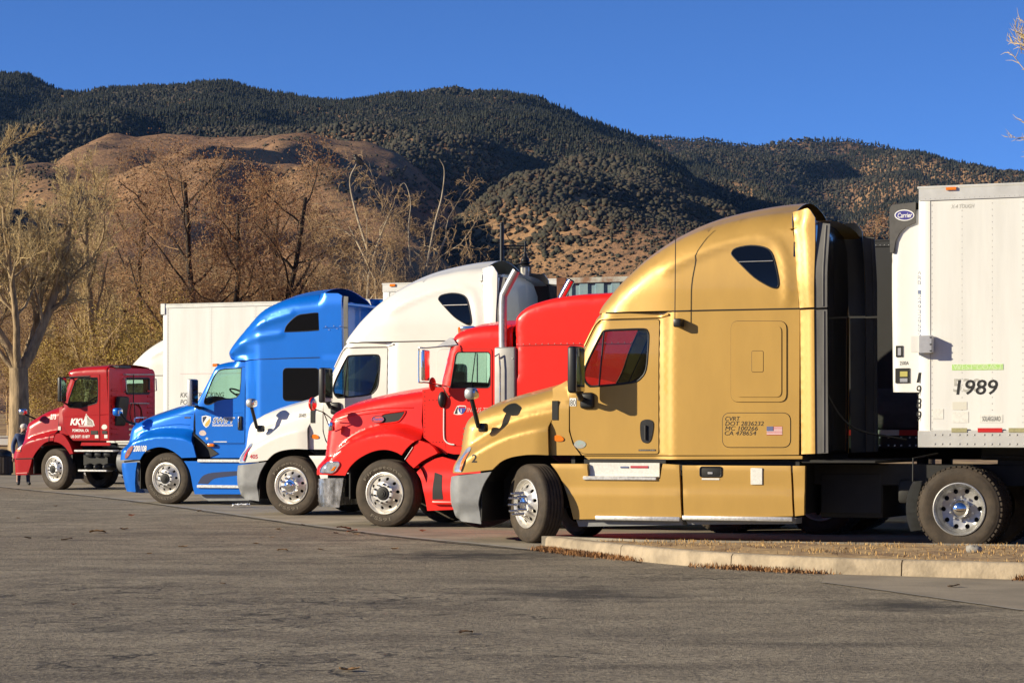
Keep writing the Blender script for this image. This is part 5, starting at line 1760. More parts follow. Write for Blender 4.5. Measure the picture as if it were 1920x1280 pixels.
wheel(rr, 0, .02, 'steer', 'nut', 'hub_black', letters=[('Firestone', 150, 40, False), ('FS591', 235, 285, True)], spin=.2, turn=math.radians(-2))
wheel(rr, 0, RW - .02, 'steer', far=True)
chassis(rr, -.75, 7.0, RW, 2, 5.4)
wheel_well(rr, RW, .70, -.60, .42)
box('firewall', (fl[0] - .2, .25, .8), (fl[0] - .13, RW - .25, 2.1), M_CHASSIS, rr)
box('radiator', (-.72, .5, .6), (-.62, RW - .5, 1.6), M_CHASSIS, rr)
# ------------------------------------------------------------------ blue sleeper truck
P_BLUE = mat('metallic_blue_paint', (0.001, 0.160, 0.70), 0.28, 0.30, coat=0.6, coat_rough=0.03, var=0.06, vscale=2.0)
b = BFR
br_ = b.root('semi_truck', 'metallic blue sleeper truck with a shield logo on its door', 'truck')
BW = 2.44
sil = spline(b.L([(233, 862), (234, 852), (236, 838), (238, 822), (240, 808), (245, 797), (258, 789), (277, 781), (306, 771), (332, 763), (364, 752)], .30), 4)
fc = spline(b.L([(238, 838), (255, 822), (280, 815), (305, 812), (340, 814), (357, 820), (366, 826)], .05), 10)
fcu2, fcw2 = [p[0] for p in fc], [p[1] for p in fc]
def bhood(u, w):
    c = np.interp(u, fcu2, fcw2)
    return .24 * sstep(w, c - .09, c + .12) + .10 * np.clip(w - c, 0, .6) + .01
bhs = Side(bhood, sil, .20)
outer = sil + b.L([(365, 765, .3), (364, 790, .3), (362, 812, .25), (364, 835, .05), (367, 857, 0), (340, 858, 0)]) + \
    spline(b.L([(340, 858), (333, 852), (323, 845), (309, 839), (294, 838), (277, 843), (268, 851), (262, 861)], 0), 3)[1:]
bhd = shell('hood', outer, bhs, BW, P_BLUE, br_, sil=sil, s=.04, bulge=.12, creases=[fc])
line_on('hood_crease', spline(b.L([(270, 806), (300, 799), (330, 795), (355, 796)], .25), 4), bhs, .008, P_BLUE, bhd, off=.001)
line_on('hood_crease', spline(b.L([(285, 790), (310, 783), (340, 777), (362, 776)], .3), 4), bhs, .006, P_BLUE, bhd, off=.001)
line_on('hood_seam', b.L([(366, 757), (365, 790), (364, 812), (372, 820), (384, 830)], .22), lambda u, w: bhs(u, w) * 0 + .22, .010, M_SEAM, bhd)
bmg = bmesh.new()
for k in range(7):
    w = .95 + k * .11
    bm_box(bmg, sil[4][0] - .10, .62, w - .02, sil[4][0] - .03, BW - .62, w + .02)
o = link('grille', from_bm('grille', bmg, None), bhd, M_CHROME)
o['kind'] = 'stuff'
panel('badge', b.L([(346, 784), (357, 784), (357, 781), (346, 781)], .28), bhs, M_PRINTK, bhd, s=.1, off=.006, lip=.006)
gtext('LT', 351, 783.6, 2.4, M_CHROME, bhd, v=.28, x1=356, vf=bhs, off=.008, fr=BFR)
# headlight and bumper
hl = spline(b.L([(237, 858), (239, 848), (245, 839), (251, 835), (252, 840), (247, 850), (241, 858)], .06), 3, True)
for far in (None, BW):
    panel('headlight', hl, bhs, mat('rose_lamp', (.50, .20, .17), .15, .1, coat=1, var=.4, vscale=14), br_, s=.04, off=.010, lip=.02, far=far)
bs = spline(b.L([(240, 920), (236, 908), (231, 880), (231, 868)], .18), 3)
bo = bs + b.L([(245, 867), (257, 866), (254, 884), (253, 905), (254, 922)], 0)
shell('bumper', bo, Side(lambda u, w: .0 * u, bs, .18), BW, P_BLUE, br_, sil=bs, s=.06, bulge=.16)
line_on('bumper_gap', b.L([(233, 865), (262, 861.5)], .02), .03, .02, M_SEAM, br_)
# cab
pil = spline(b.L([(366, 754), (376, 736), (386, 717), (395, 697), (400, 687), (409, 682), (422, 679), (438, 677)], .28), 4)
xs = 458
clow = b.L([(477, 676, .2), (477, 832, .2), (400, 832, .2), (386, 831, .2), (367, 813, .2), (366, 780, .2)])
bwin = spline(b.L([(383, 752), (388, 738), (396, 716), (404, 700), (413, 693), (430, 691), (451, 690), (452, 694), (450, 738), (436, 747), (424, 748), (408, 751), (396, 758), (386, 758)], .2), 2, True)
bcs = Side(lambda u, w: .20 + .03 * sstep(w, 2.2, 3.0), pil, .18)
bcab = shell('cab', pil + clow, bcs, BW, P_BLUE, br_, sil=pil[18:], holes=[bwin], s=.07, bulge=.08)
window_set(bcab, bwin, bcs, BW, M_GLASSC, M_BLACK, .012)
P = np.array(resample(pil[:19], .12))
vv = bcs(P[:, 0], P[:, 1])
vs, fs = [], []
for i in range(len(P)):
    for k in range(9):
        t = -1 + .25 * k
        q = .2 * (1 - t * t)
        vs.append((P[i, 0] - q + .01, vv[i] + (BW - 2 * vv[i]) * k / 8, P[i, 1]))
for i in range(len(P) - 1):
    for k in range(8):
        a = i * 9 + k
        fs.append((a, a + 1, a + 10, a + 9))
link('windscreen', mesh('windscreen', vs, fs, 40), bcab, M_GLASSC)
for k in range(3):
    u_, w_ = b.at(398, 686, .3)
    box('marker_light', (u_ - .06, .4 + k * .75, w_ - .01), (u_ + .06, .5 + k * .75, w_ + .05), M_AMBER, bcab, .01, 1)
fl = b.at(386, 831, .2)
box('floor', (fl[0] - .1, .25, 1.1), (fl[0] + 1.1, BW - .25, 1.14), M_DASH, bcab)
box('dashboard', (fl[0] - .15, .26, 1.1), (fl[0] + .30, BW - .26, 2.12), M_DASH, bcab, .06, 2)
steering_wheel(bcab, fl[0] + .55, .62, 2.20, -.5)
seat(bcab, fl[0] + .9, .4, 1.30)
seat(bcab, fl[0] + .9, BW - .9, 1.2)
dr = rnd(b.L([(367, 765), (367, 810), (384, 829), (459, 830), (460, 688), (412, 688), (400, 698), (385, 735), (376, 752)], .2), [.02, .1, .05, .03, .03, .1, .05, .05, .02])
for far in (None, BW):
    d = panel('door', dr, bcs, P_BLUE, br_, holes=[bwin], s=.08, off=.010, lip=.012, far=far)
    line_on('door_seam', dr, bcs, .007, M_SEAM, d, closed=True, far=far)
    a0, a1 = b.at(447, 806, .2), b.at(455, 780, .2)
    h = box('door_handle', (a0[0], .16 if far is None else BW - .20, a0[1]), (a1[0], .20 if far is None else BW - .16, a1[1]), M_BLACK, d, .015, 2)
    if far is None:
        box('handle_grip', (a0[0] + .02, .145, a0[1] + .06), (a0[0] + .045, .165, a1[1] - .02), M_CHROME, h, .008, 2)
line_on('body_crease', b.L([(375, 777), (455, 773)], .2), bcs, .005, P_BLUE, bcab, off=.011)
# shield logo and company name
M_LGOLD, M_LNAVY = mat('logo_gold', (.62, .40, .07), .4), mat('logo_navy', (.012, .02, .07), .4)
lg = panel('logo', b.L([(379, 780), (387, 778.5), (396, 781), (396, 790), (392, 798), (387, 801.5), (382, 797), (379, 789)], .2), bcs, M_WHITE, bcab, s=.05, off=.013, lip=.002)
panel('logo_dark', b.L([(380.5, 781.5), (387, 780), (388, 782), (381, 793), (380.5, 788)], .2), bcs, M_LNAVY, lg, s=.05, off=.0155, lip=.001)
panel('logo_gold', b.L([(386, 793), (394, 784), (394.5, 790), (391, 797), (387, 799.5), (384.5, 797.5)], .2), bcs, M_LGOLD, lg, s=.05, off=.0155, lip=.001)
gtext('SWIFT', 399, 792.5, 10, M_WHITE, bcab, v=.2, x1=441, bold=.05, shear=.25, vf=bcs, off=.0125, fr=BFR)
gtext('SWIFT', 400, 792, 9, M_LNAVY, bcab, v=.2, x1=440, bold=.0, shear=.25, vf=bcs, off=.014, fr=BFR)
gtext('TRANSPORTATION', 398, 799, 4, M_WHITE, bcab, v=.2, x1=437, bold=.02, shear=.2, vf=bcs, off=.0125, fr=BFR)
gtext('2836232 TRANSPORT', 401, 828.5, 1.8, M_WHITE, bcab, v=.2, x1=426, vf=bcs, off=.0125, fr=BFR) if False else None
panel('door_notice', b.L([(401, 828.6), (426, 828.6), (426, 827), (401, 827)], .2), bcs, M_STICKER, bcab, s=.1, off=.013, lip=.002)
panel('round_sticker', spline(b.L([(374, 811), (377, 807), (383, 806.5), (387, 811), (386, 815), (381, 816.5), (376, 815)], .2), 3, True), bcs, mat('rose_sticker', (.62, .50, .46), .5, var=.3, vscale=40), bcab, s=.05, off=.013, lip=.002)
panel('lock', spline(b.L([(386, 821), (388, 819), (391, 821), (390, 824), (387, 824)], .2), 2, True), bcs, M_STEEL, bcab, s=.05, off=.013, lip=.004)
gtext('200108', 252, 845.5, 10.5, M_WHITE, bhd, v=.05, x1=277, bold=.03, shear=.15, vf=bhs, off=.004, fr=BFR)
# sleeper and roof
ur = b.at(607, 700, .03)[0]
sls = Side(.03)
slo = b.L([(474, 673, .1), (606, 670, .03), (606, 846, .03), (478, 846, .1)])
us0 = b.at(458, 700, .15)[0]
sv = lambda u, w: .03 + .17 * (1 - sstep(u, us0, us0 + .42))
bsl = b.L([(458, 674, .16), (530, 672, .03), (606, 670, .03), (606, 846, .03), (458, 846, .16)])
slp = panel('sleeper', bsl, Side(sv), P_BLUE, br_, s=.07)
panel('sleeper', bsl, Side(sv), P_BLUE, br_, s=.12, far=BW)
rs = spline(b.L([(438, 677), (431, 673), (428, 661), (436, 647), (454, 624), (475, 600), (501, 579), (532, 564), (564, 555), (606, 550)], .36), 4)
cr1 = spline(b.L([(470, 618), (495, 606), (520, 598), (550, 589)], .1), 4)
cr2 = spline(b.L([(445, 644), (470, 637), (500, 631), (530, 627)], .1), 4)
dent = b.at(446, 665, .2)
def broof(u, w):
    d1, d2 = pdist(u, w, cr1), pdist(u, w, cr2)
    return sv(u, w) * .6 + .02 - .022 * np.exp(-(d1 / .05) ** 2) - .02 * np.exp(-(d2 / .05) ** 2) + .07 * np.exp(-((u - dent[0]) / .28) ** 2 - ((w - dent[1]) / .10) ** 2)
brs = Side(broof, rs, .32)
rf = shell('roof_fairing', rs + b.L([(607, 600, .05), (606, 669, .03), (530, 671, .03), (474, 674, .15)]), brs, BW, P_BLUE, br_, sil=rs, s=.06, bulge=.14)
line_on('roof_seam', b.L([(440, 676), (474, 674), (530, 672), (604, 670)], .05), lambda u, w: sv(u, w) - .002, .007, M_SEAM, slp)
uw_ = spline(b.L([(535, 620), (540, 608), (558, 592), (575, 588.5), (595, 586.5), (601, 590), (602, 603), (602, 615), (596, 619), (540, 622)], .05), 3, True)
for far in (None, BW):
    s1 = panel('sleeper_window', uw_, brs, M_DARKGL, rf, s=.06, off=.005, lip=.01, far=far, smooth=60)
    line_on('window_seal', uw_, brs, .008, M_BLACK, s1, off=.004, closed=True, far=far)
    lw_ = b.R(531, 690, 598, 751, .09, .03)
    s2 = panel('sleeper_window', lw_, sv, M_DARKGL, slp, s=.1, off=.006, lip=.01, far=far)
    line_on('window_seal', lw_, sv, .008, M_BLACK, s2, off=.005, closed=True, far=far)
def exv(u, w):
    return np.minimum(np.where(w > b.at(606, 670, .03)[1], brs(np.minimum(u, ur), w), .03), .22) - .015
for far in (None, BW):
    ex = panel('side_extender', b.L([(606, 846, .0), (643, 846, 0), (643, 554, .1), (640, 550.5, .2), (606, 550.5, .25)]), exv, P_BLUE, br_, s=.07, lip=.03, far=far)
    panel('rubber_flap', b.L([(644, 846, 0), (652, 846, 0), (652, 556, .05), (644, 555, .05)]), lambda u, w: exv(u, w) + .02, M_RUBBER, ex, s=.1, lip=.02, far=far)
    line_on('extender_seam', b.L([(606, 615), (650, 613)], .02), exv, .004, M_SEAM, ex, far=far)
rivets('rivets', [(*_p(b.at(x, y, .02), 0.005),) for (x, y) in ((611, 612), (617, 618), (626, 611), (632, 616), (638, 611))], .010, M_CHROME, slp)
bm = bmesh.new()
pr = [(.30, 3.90), (.12, 3.72), (.08, 1.2), (BW - .08, 1.2), (BW - .12, 3.72), (BW - .30, 3.90), (BW / 2, 4.02)]
u1 = b.at(640, 700, .03)[0]
A = [bm.verts.new((ur, v, w)) for v, w in pr]
B = [bm.verts.new((ur - .06, v, w)) for v, w in pr]
bm.faces.new(A); bm.faces.new(B[::-1])
for i in range(len(pr)):
    j = (i + 1) % len(pr)
    bm.faces.new((A[i], B[i], B[j], A[j]))
bmesh.ops.recalc_face_normals(bm, faces=bm.faces)
rw = link('rear_wall', from_bm('rear_wall', bm, None), slp, P_BLUE)
box('roof_spoiler', (ur - .02, .28, 3.90), (u1 + .02, BW - .28, 3.96), P_BLUE, rf, .02, 2)
box('work_lamp', (ur, .35, 3.62), (ur + .03, .75, 3.70), M_STEEL, rw)
# fairings, steps
fl_ = spline(b.L([(345, 864), (352, 875), (357, 888), (361, 910), (365, 926)], 0), 3) + b.L([(460, 926), (606, 924), (606, 862), (460, 864)], 0)
f1 = panel('chassis_fairing', fl_, lambda u, w: 0 * u + .0, P_BLUE, br_, s=.09, lip=.05)
panel('fairing_scoop', spline(b.L([(371, 906), (378, 894), (388, 888), (405, 885), (445, 882.5)], 0), 3) + spline(b.L([(445, 891), (410, 895), (398, 899), (390, 907)], 0), 3), 0.0, M_LNAVY, f1, s=.07, off=.004, lip=0)
for (x0, y0, x1, y1) in ((372, 866, 600, 860), (371, 914, 600, 907)):
    a0, a1 = b.at(x0, y0), b.at(x1, y1)
    box('step', (a0[0], -.05, a0[1]), (a1[0], .10, a0[1] + .06), M_TREAD, f1, .01, 1)
panel('rocker', b.L([(368, 927), (600, 925), (600, 936), (385, 939), (376, 934)], .02), lambda u, w: .02 + .12 * sstep(-w, -.35, -.15), M_GREYPL, f1, s=.1, lip=.3)
pd = panel('door_sill', b.L([(390, 832), (478, 832), (478, 858), (395, 858)], .22), .22, P_BLUE, br_, s=.1, lip=.05)
ts = panel('rear_arch', b.L([(362, 814), (385, 832), (408, 850), (395, 856), (368, 857), (364, 838)], .18), .20, M_CHASSIS, br_, s=.08, lip=.03)
a0, a1 = b.at(389, 837, .15), b.at(401, 831, .15)
box('side_marker', (a0[0], .14, a0[1]), (a1[0], .20, a1[1]), M_AMBER, ts, .015, 2)
# mirrors
for far in (None, BW):
    fv = (lambda v: v) if far is None else (lambda v: BW - v)
    c = b.at(361, 736, -.18)
    mh = mirror_housing('door_mirror', br_, c[0], fv(-.18), c[1], .11, .28, .54, M_STEEL)
    e = b.at(378, 765, .15)
    tube('mirror_arm', [(c[0], fv(-.12), c[1] - .25), (c[0] + .06, fv(-.02), c[1] - .30), (e[0], fv(.2), e[1])], .035, M_BLACK, mh, 8)
    h0, h1 = b.at(246, 795, .02), b.at(220, 772, -.06)
    hm = tube('hood_mirror', [(h0[0], fv(.16), h0[1]), (h0[0] - .1, fv(.0), h0[1] + .06), (h1[0] + .05, fv(-.06), h1[1])], .028, M_BLACK, br_, 8)
    box('mirror_head', (h1[0] - .07, fv(-.06) - .10, h1[1] - .08), (h1[0] + .08, fv(-.06) + .10, h1[1] + .08), P_BLUE, hm, .05, 3)
    box('mirror_glass', (h1[0], fv(-.06) - .085, h1[1] - .065), (h1[0] + .09, fv(-.06) + .085, h1[1] + .065), M_CHROME, hm, .035, 3)
    tube('guide_rod', spline([(h0[0] - .02, fv(.18), h0[1] - .02), (h0[0] - .02, fv(.18), h0[1] + .10), (h0[0] + .02, fv(.2), h0[1] + .14), (h0[0] + .22, fv(.25), h0[1] + .14)], 3), .012, M_CHROME, hm, 6)
wheel(br_, 0, .02, 'steer', 'nut', 'hub_black', letters=[('R283', 110, 78, False), ('BRIDGESTONE', 200, 320, True)], spin=.25)
wheel(br_, 0, BW - .02, 'steer', far=True)
chassis(br_, -.75, 7.0, BW, 2, 5.4)
wheel_well(br_, BW, .68, -.62, .3, 1.15)
box('firewall', (fl[0] - .25, .25, .8), (fl[0] - .2, BW - .25, 2.0), M_CHASSIS, br_)
# ------------------------------------------------------------------ dark red day cab, far left of the row
P_MAR = mat('dark_red_paint', (0.40, 0.008, 0.010), 0.30, 0.0, coat=0.15, coat_rough=0.06, spec=.3, var=0.12, vscale=3.0)
k = KFR
kk = k.root('semi_truck', 'dark red day cab truck numbered 273, farthest left of the row', 'truck')
KW = 2.40
sil = spline(k.L([(30, 859), (34, 845), (41, 828), (44, 812), (48, 794), (56, 787), (66, 781), (82, 772), (100, 766), (118, 761)], .30), 4)
fc = spline(k.L([(36, 838), (50, 826), (66, 820), (90, 814), (110, 811)], .05), 10)
fcu3, fcw3 = [p[0] for p in fc], [p[1] for p in fc]
def khood(u, w):
    c = np.interp(u, fcu3, fcw3)
    return .20 * sstep(w, c - .08, c + .10) + .10 * np.clip(w - c, 0, .6) + .02
khs = Side(khood, sil, .22)
outer = sil + k.L([(111, 775, .28), (110, 800, .25), (109, 813, .2), (101, 815, .03), (99, 826, .0)]) + \
    spline(k.L([(99, 826), (90, 827), (80, 832), (68, 845), (60, 858)], 0), 3)[1:]
khd = shell('hood', outer, khs, KW, P_MAR, kk, sil=sil, s=.04, bulge=.12, creases=[fc])
gtext('273', 95, 785.5, 9, M_WHITE, khd, v=.28, x1=106, bold=.03, vf=khs, off=.004, fr=KFR)
line_on('hood_seam', k.L([(110, 764), (109, 812), (101, 815), (100, 828)], .22), lambda u, w: khs(u, w) - .002, .010, M_SEAM, khd)
bmg = bmesh.new()
for i in range(6):
    bm_box(bmg, sil[8][0] - .08, .6, .95 + i * .1, sil[8][0] - .02, KW - .6, .98 + i * .1)
o = link('grille', from_bm('grille', bmg, None), khd, M_CHROME)
o['kind'] = 'stuff'
hl = k.L([(33, 846), (36, 834), (43, 833), (42, 846)], .1)
for far in (None, KW):
    h = panel('headlight', hl, khs, M_WHITE, kk, s=.05, off=.012, lip=.03, far=far)
    panel('turn_signal', k.L([(33, 846), (34.2, 842), (42.3, 842), (42, 846)], .1), khs, M_AMBER, h, s=.05, off=.018, lip=.006, far=far)
# bumper
bs = k.L([(31, 890), (30, 875), (29, 860)], .15)
shell('bumper', bs + k.L([(45, 859.5), (60, 859), (57, 872), (53, 885), (50, 890)], 0), Side(lambda u, w: .0 * u, bs, .16), KW, P_MAR, kk, sil=bs, s=.06, bulge=.14)
line_on('bumper_trim', k.L([(31, 887), (51, 886)], .0), -.002, .012, M_PALE, kk)
line_on('bumper_gap', k.L([(30, 860), (60, 859.5)], .0), .01, .018, M_SEAM, kk)
# rear half of the fender
fx = spline(k.L([(100, 828), (102, 816), (108, 812), (114, 813), (122, 820), (130, 833), (136, 850)], 0), 3) + spline(k.L([(130, 851), (127, 846), (121, 838), (112, 831), (104, 828)], 0), 3)
panel('fender', fx, Side(lambda u, w: .02 + .0 * u, None), P_MAR, kk, s=.05, lip=.5)
box('mudflap', (k.at(131, 852)[0], .05, k.at(136, 898)[1]), (k.at(131, 852)[0] + .05, .55, k.at(136, 852)[1]), M_CHASSIS, kk)
# cab
pil = spline(k.L([(118, 762), (122, 740), (127, 722), (133, 708), (128, 702), (130, 696), (142, 690), (164, 688), (204, 686)], .26)[0:4], 4)
roof = spline(k.L([(128, 703), (131, 696), (142, 690.5), (164, 688), (204, 686)], .26), 4)
kwin = spline(k.L([(128, 757), (134, 737), (141, 717), (148, 709), (160, 708), (180, 708), (184, 712), (184, 750), (178, 757), (163, 761), (152, 764), (132, 764)], .15), 2, True)
csil = k.L([(119, 762), (122, 745), (126, 726), (132, 710)], .24) + roof
csil = spline(csil[:4], 3) + roof[2:]
kcs = Side(.14, csil, .14)
clow = k.L([(205, 826), (187, 826), (136, 826), (119, 802), (118, 785)], .14)
kcab = shell('cab', csil + clow, kcs, KW, P_MAR, kk, sil=roof, holes=[kwin], s=.07, bulge=.06)
window_set(kcab, kwin, kcs, KW, M_GLASS, M_BLACK, .014)
P = np.array(resample(spline(csil[:10], 1), .15))
vv = kcs(P[:, 0], P[:, 1])
vs, fs = [], []
for i in range(len(P)):
    for q in range(9):
        t = -1 + .25 * q
        bb = .12 * (1 - t * t)
        vs.append((P[i, 0] - bb + .01, vv[i] + (KW - 2 * vv[i]) * q / 8, P[i, 1]))
for i in range(len(P) - 1):
    for q in range(8):
        a = i * 9 + q
        fs.append((a, a + 1, a + 10, a + 9))
link('windscreen', mesh('windscreen', vs, fs, 40), kcab, M_GLASS)
sv_ = k.at(122, 706, .2)
box('sun_visor', (sv_[0] - .06, .12, sv_[1] - .05), (sv_[0] + .28, KW - .12, sv_[1] - .02), M_BLACK, kcab)
# rear wall with its window
ur = k.at(205, 750, .14)[0]
w0_, w1_ = k.at(205, 826, .14)[1], k.at(205, 688, .14)[1]
def rear_pt(px, py):
    # picture point on the rear wall plane -> (v, w)
    kx = (px - CX) / F
    Ox, Oy = k.O.x + ur * k.c, k.O.y - ur * k.s
    v = (kx * Oy - Ox) / (k.s - kx * k.c)
    y = Oy + v * k.c
    return (v, H + (HY - py) / F * y)
rwn = rnd([rear_pt(*p) for p in ((236, 738), (280, 738), (280, 709), (236, 709))], .06)
rwo = rnd([(.13, w0_), (KW - .13, w0_), (KW - .13, w1_), (.13, w1_)], [.02, .02, .2, .12])
V, T = tri2d(rwo, [rwn], .12)
T = orient(T, V)
me = lipped('rear_wall', np.stack([np.full(len(V), ur), V[:, 0], V[:, 1]], 1), T.tolist(), (-.04, 0, 0))
rwl = link('rear_wall', me, kk, P_MAR)
V, T = tri2d(rwn, [], .2)
T = orient(T, V)
pw = link('rear_window', mesh('rear_window', np.stack([np.full(len(V), ur - .012), V[:, 0], V[:, 1]], 1), T.tolist()), rwl, M_GLASSC)
tube('window_seal', [(ur, p[0], p[1]) for p in rwn], .022, M_BLACK, pw, 6, True)
for i in range(9):
    w = w0_ + .15 + i * .135
    for (v0_, v1_) in ((.22, .52), (KW - .5, KW - .22)):
        box('wall_rib', (ur - .005, v0_, w), (ur + .018, v1_, w + .05), P_MAR, rwl, .008, 1)
for (p0, p1) in (((231, 702), (283, 702)), ((233, 735), (231, 710)), ((289, 732), (288, 710)), ((239, 756), (275, 756))):
    a, c_ = rear_pt(*p0), rear_pt(*p1)
    tube('grab_rail', [(ur, a[0], a[1]), (ur + .07, a[0], a[1]), (ur + .07, c_[0], c_[1]), (ur, c_[0], c_[1])], .016, M_STEEL, rwl, 6)
a, c_ = rear_pt(245, 702), rear_pt(245, 755)
tube('hose_mast', [(ur + .08, a[0], a[1]), (ur + .08, c_[0], c_[1])], .014, M_CHASSIS, rwl, 6)
for i in range(3):
    q = [rear_pt(x, y) for (x, y) in ((239, 756), (236 + 2 * i, 775), (242, 795), (254, 790), (256 - 2 * i, 768), (246, 757))]
    tube('air_hose', [(ur + .12 + .04 * i, p[0], p[1]) for p in spline(q, 5)], .013, [M_CHASSIS, M_TAPER, M_CHASSIS][i], rwl, 6)
ra = rear_pt(228, 688)
box('roof_aerial', (ur - .15, ra[0] - .3, w1_ - .02), (ur + .12, ra[0] + .25, w1_ + .05), M_BLACK, rwl, .01, 1)
fl = k.at(136, 826, .14)
box('floor', (fl[0] - .2, .2, w0_), (ur - .05, KW - .2, w0_ + .05), M_DASH, kcab)
box('dashboard', (fl[0] - .25, .22, w0_), (fl[0] + .22, KW - .22, 2.2), M_DASH, kcab, .05, 2)
steering_wheel(kcab, fl[0] + .42, .6, 2.25)
seat(kcab, fl[0] + .55, .35, 1.5)
dr = rnd(k.L([(119, 766), (119, 800), (136, 825), (187, 825), (187, 702), (150, 703), (139, 710), (127, 742)], .14), [.03, .15, .05, .03, .03, .1, .05, .05])
for far in (None, KW):
    d = panel('door', dr, kcs, P_MAR, kk, holes=[kwin], s=.08, off=.010, lip=.012, far=far)
    line_on('door_seam', dr, kcs, .008, M_SEAM, d, closed=True, far=far)
    panel('door_handle', k.L([(171, 814), (184, 814), (184, 807), (171, 807)], .14), kcs, M_CHASSIS, d, s=.1, off=.02, lip=.012, far=far)
# sign writing
gtext('KKW', 132, 796, 11.5, M_WHITE, kcab, v=.14, x1=169, bold=.045, shear=.25, vf=kcs, off=.0125, fr=KFR)
lg = panel('mountain_logo', k.L([(157, 797.5), (178, 798), (175, 788), (168, 783), (162, 775), (159, 783), (160, 790)], .14), kcs, M_STICKER, kcab, s=.06, off=.0118, lip=.001)
panel('peak_shade', k.L([(164, 796.5), (176, 797), (173, 789), (168, 785), (163, 779), (164, 788)], .14), kcs, mat('peak_grey', (.16, .10, .08), .5, var=.8, vscale=30, dark=(.5, .47, .42)), lg, s=.06, off=.0135, lip=.001)
panel('rule', k.L([(148, 799.5), (175, 799.5), (175, 798.5), (148, 798.5)], .14), kcs, M_WHITE, kcab, s=.1, off=.012, lip=.001)
gtext('POMONA, CA', 136.5, 809, 5, M_WHITE, kcab, v=.14, x1=167, bold=.025, vf=kcs, off=.0125, fr=KFR)
gtext('US DOT 151877', 133.5, 820.5, 5, M_WHITE, kcab, v=.14, x1=169, bold=.025, vf=kcs, off=.0125, fr=KFR)
panel('round_sticker', spline(k.L([(190.5, 800), (193, 796), (198, 795.5), (201, 799), (200, 803), (195, 805), (191.5, 803)], .14), 2, True), kcs, M_STICKER, kcab, s=.05, off=.004, lip=.001)
for (x0, y0, x1, y1, m) in ((192, 813, 201, 807, M_CHASSIS), (196, 821, 202, 814.5, M_STICKER), (178.5, 821, 185, 815, M_STICKER), (109.5, 806, 114.5, 799, M_STICKER)):
    panel('notice', k.L([(x0, y0), (x1, y0), (x1, y1), (x0, y1)], .14), kcs, m, kcab, s=.1, off=.0145, lip=.001)
line_on('body_crease', k.L([(122, 781), (204, 776)], .14), kcs, .006, P_MAR, kcab, off=.011)
cow = k.L([(112, 764, .24), (118, 762, .24), (119, 800, .14), (128, 815, .14), (121, 818, .14), (112, 811, .14)])
for far in (None, KW):
    panel('cowl', cow, Side(lambda u, w: .14 + .08 * sstep(w, 1.6, 2.1)), P_MAR, kk, s=.07, lip=.05, far=far)
# mirrors
for far in (None, KW):
    fv = (lambda v: v) if far is None else (lambda v: KW - v)
    c = k.at(116, 730, -.15)
    mh = mirror_housing('door_mirror', kk, c[0], fv(-.15), c[1], .11, .26, .62)
    t0 = k.at(130, 707, .12)
    tube('mirror_arm', [(c[0], fv(-.13), c[1] + .3), (t0[0], fv(.1), t0[1]), (t0[0] + .6, fv(.13), t0[1] + .02)], .018, M_BLACK, mh, 6)
    tube('mirror_arm', [(c[0], fv(-.13), c[1] - .3), (c[0] + .05, fv(.16), c[1] - .42)], .022, M_BLACK, mh, 6)
    h0, h1 = k.at(62, 785, .1), k.at(43, 772, -.05)
    hm = tube('hood_mirror', [(h0[0], fv(.2), h0[1]), (h1[0] + .02, fv(-.03), h1[1] - .05)], .025, M_BLACK, kk, 6)
    box('mirror_head', (h1[0] - .08, fv(-.05) - .1, h1[1] - .07), (h1[0] + .08, fv(-.05) + .1, h1[1] + .08), M_CHROME, hm, .045, 3)
# steps, air tanks, fuel tank
for (x0, x1, y) in ((140, 214, 845), (147, 201, 882)):
    a, c_ = k.at(x0, y, 0), k.at(x1, y, 0)
    box('step', (a[0], -.03, a[1] - .02), (c_[0], .25, a[1] + .03), M_TREAD, kk, .01, 1)
sx = box('battery_box', (k.at(160, 860, .2)[0], .12, .62), (k.at(205, 860, .2)[0], .5, .92), M_CHASSIS, kk)
for x in (166, 183, 200):
    a = k.at(x, 875, .05)
    link('air_tank', ellipsoid('air_tank', (a[0], .2, a[1] + .0), (.115, .3, .10)), sx, M_BLACK)
    a = k.at(x, 855, .05)
    box('tank_cover', (a[0] - .10, .04, a[1] - .02), (a[0] + .10, .2, a[1] + .14), M_BLACK, sx, .04, 2)
ft = k.at(222, 866, .05)
tube('fuel_tank', [(ft[0] - .05, .32, .72), (ft[0] + .9, .32, .72)], .29, M_GREYPL, kk, 20)
panel('sill', k.L([(150, 835), (205, 835), (205, 829), (152, 829)], .14), .16, P_MAR, kk, s=.1, lip=.05)
wheel(kk, 0, .02, 'steer', 'nut', 'hub_black', turn=math.radians(-14), spin=.15)
wheel(kk, 0, KW - .02, 'steer', far=True, turn=math.radians(-14))
chassis(kk, -.7, 5.6, KW, 2, 3.6)
wheel_well(kk, KW, .66, -.62, .4, 1.12)
box('firewall', (fl[0] - .35, .25, .8), (fl[0] - .3, KW - .25, 2.0), M_CHASSIS, kk)

# ---- another white sleeper truck beyond it, only its roof shows
dv = 4.5
fw = empty('semi_truck', (0, 0, 0), -YAW)
tag(fw, 'white sleeper truck beyond the dark red day cab, only its curved roof showing', 'truck')
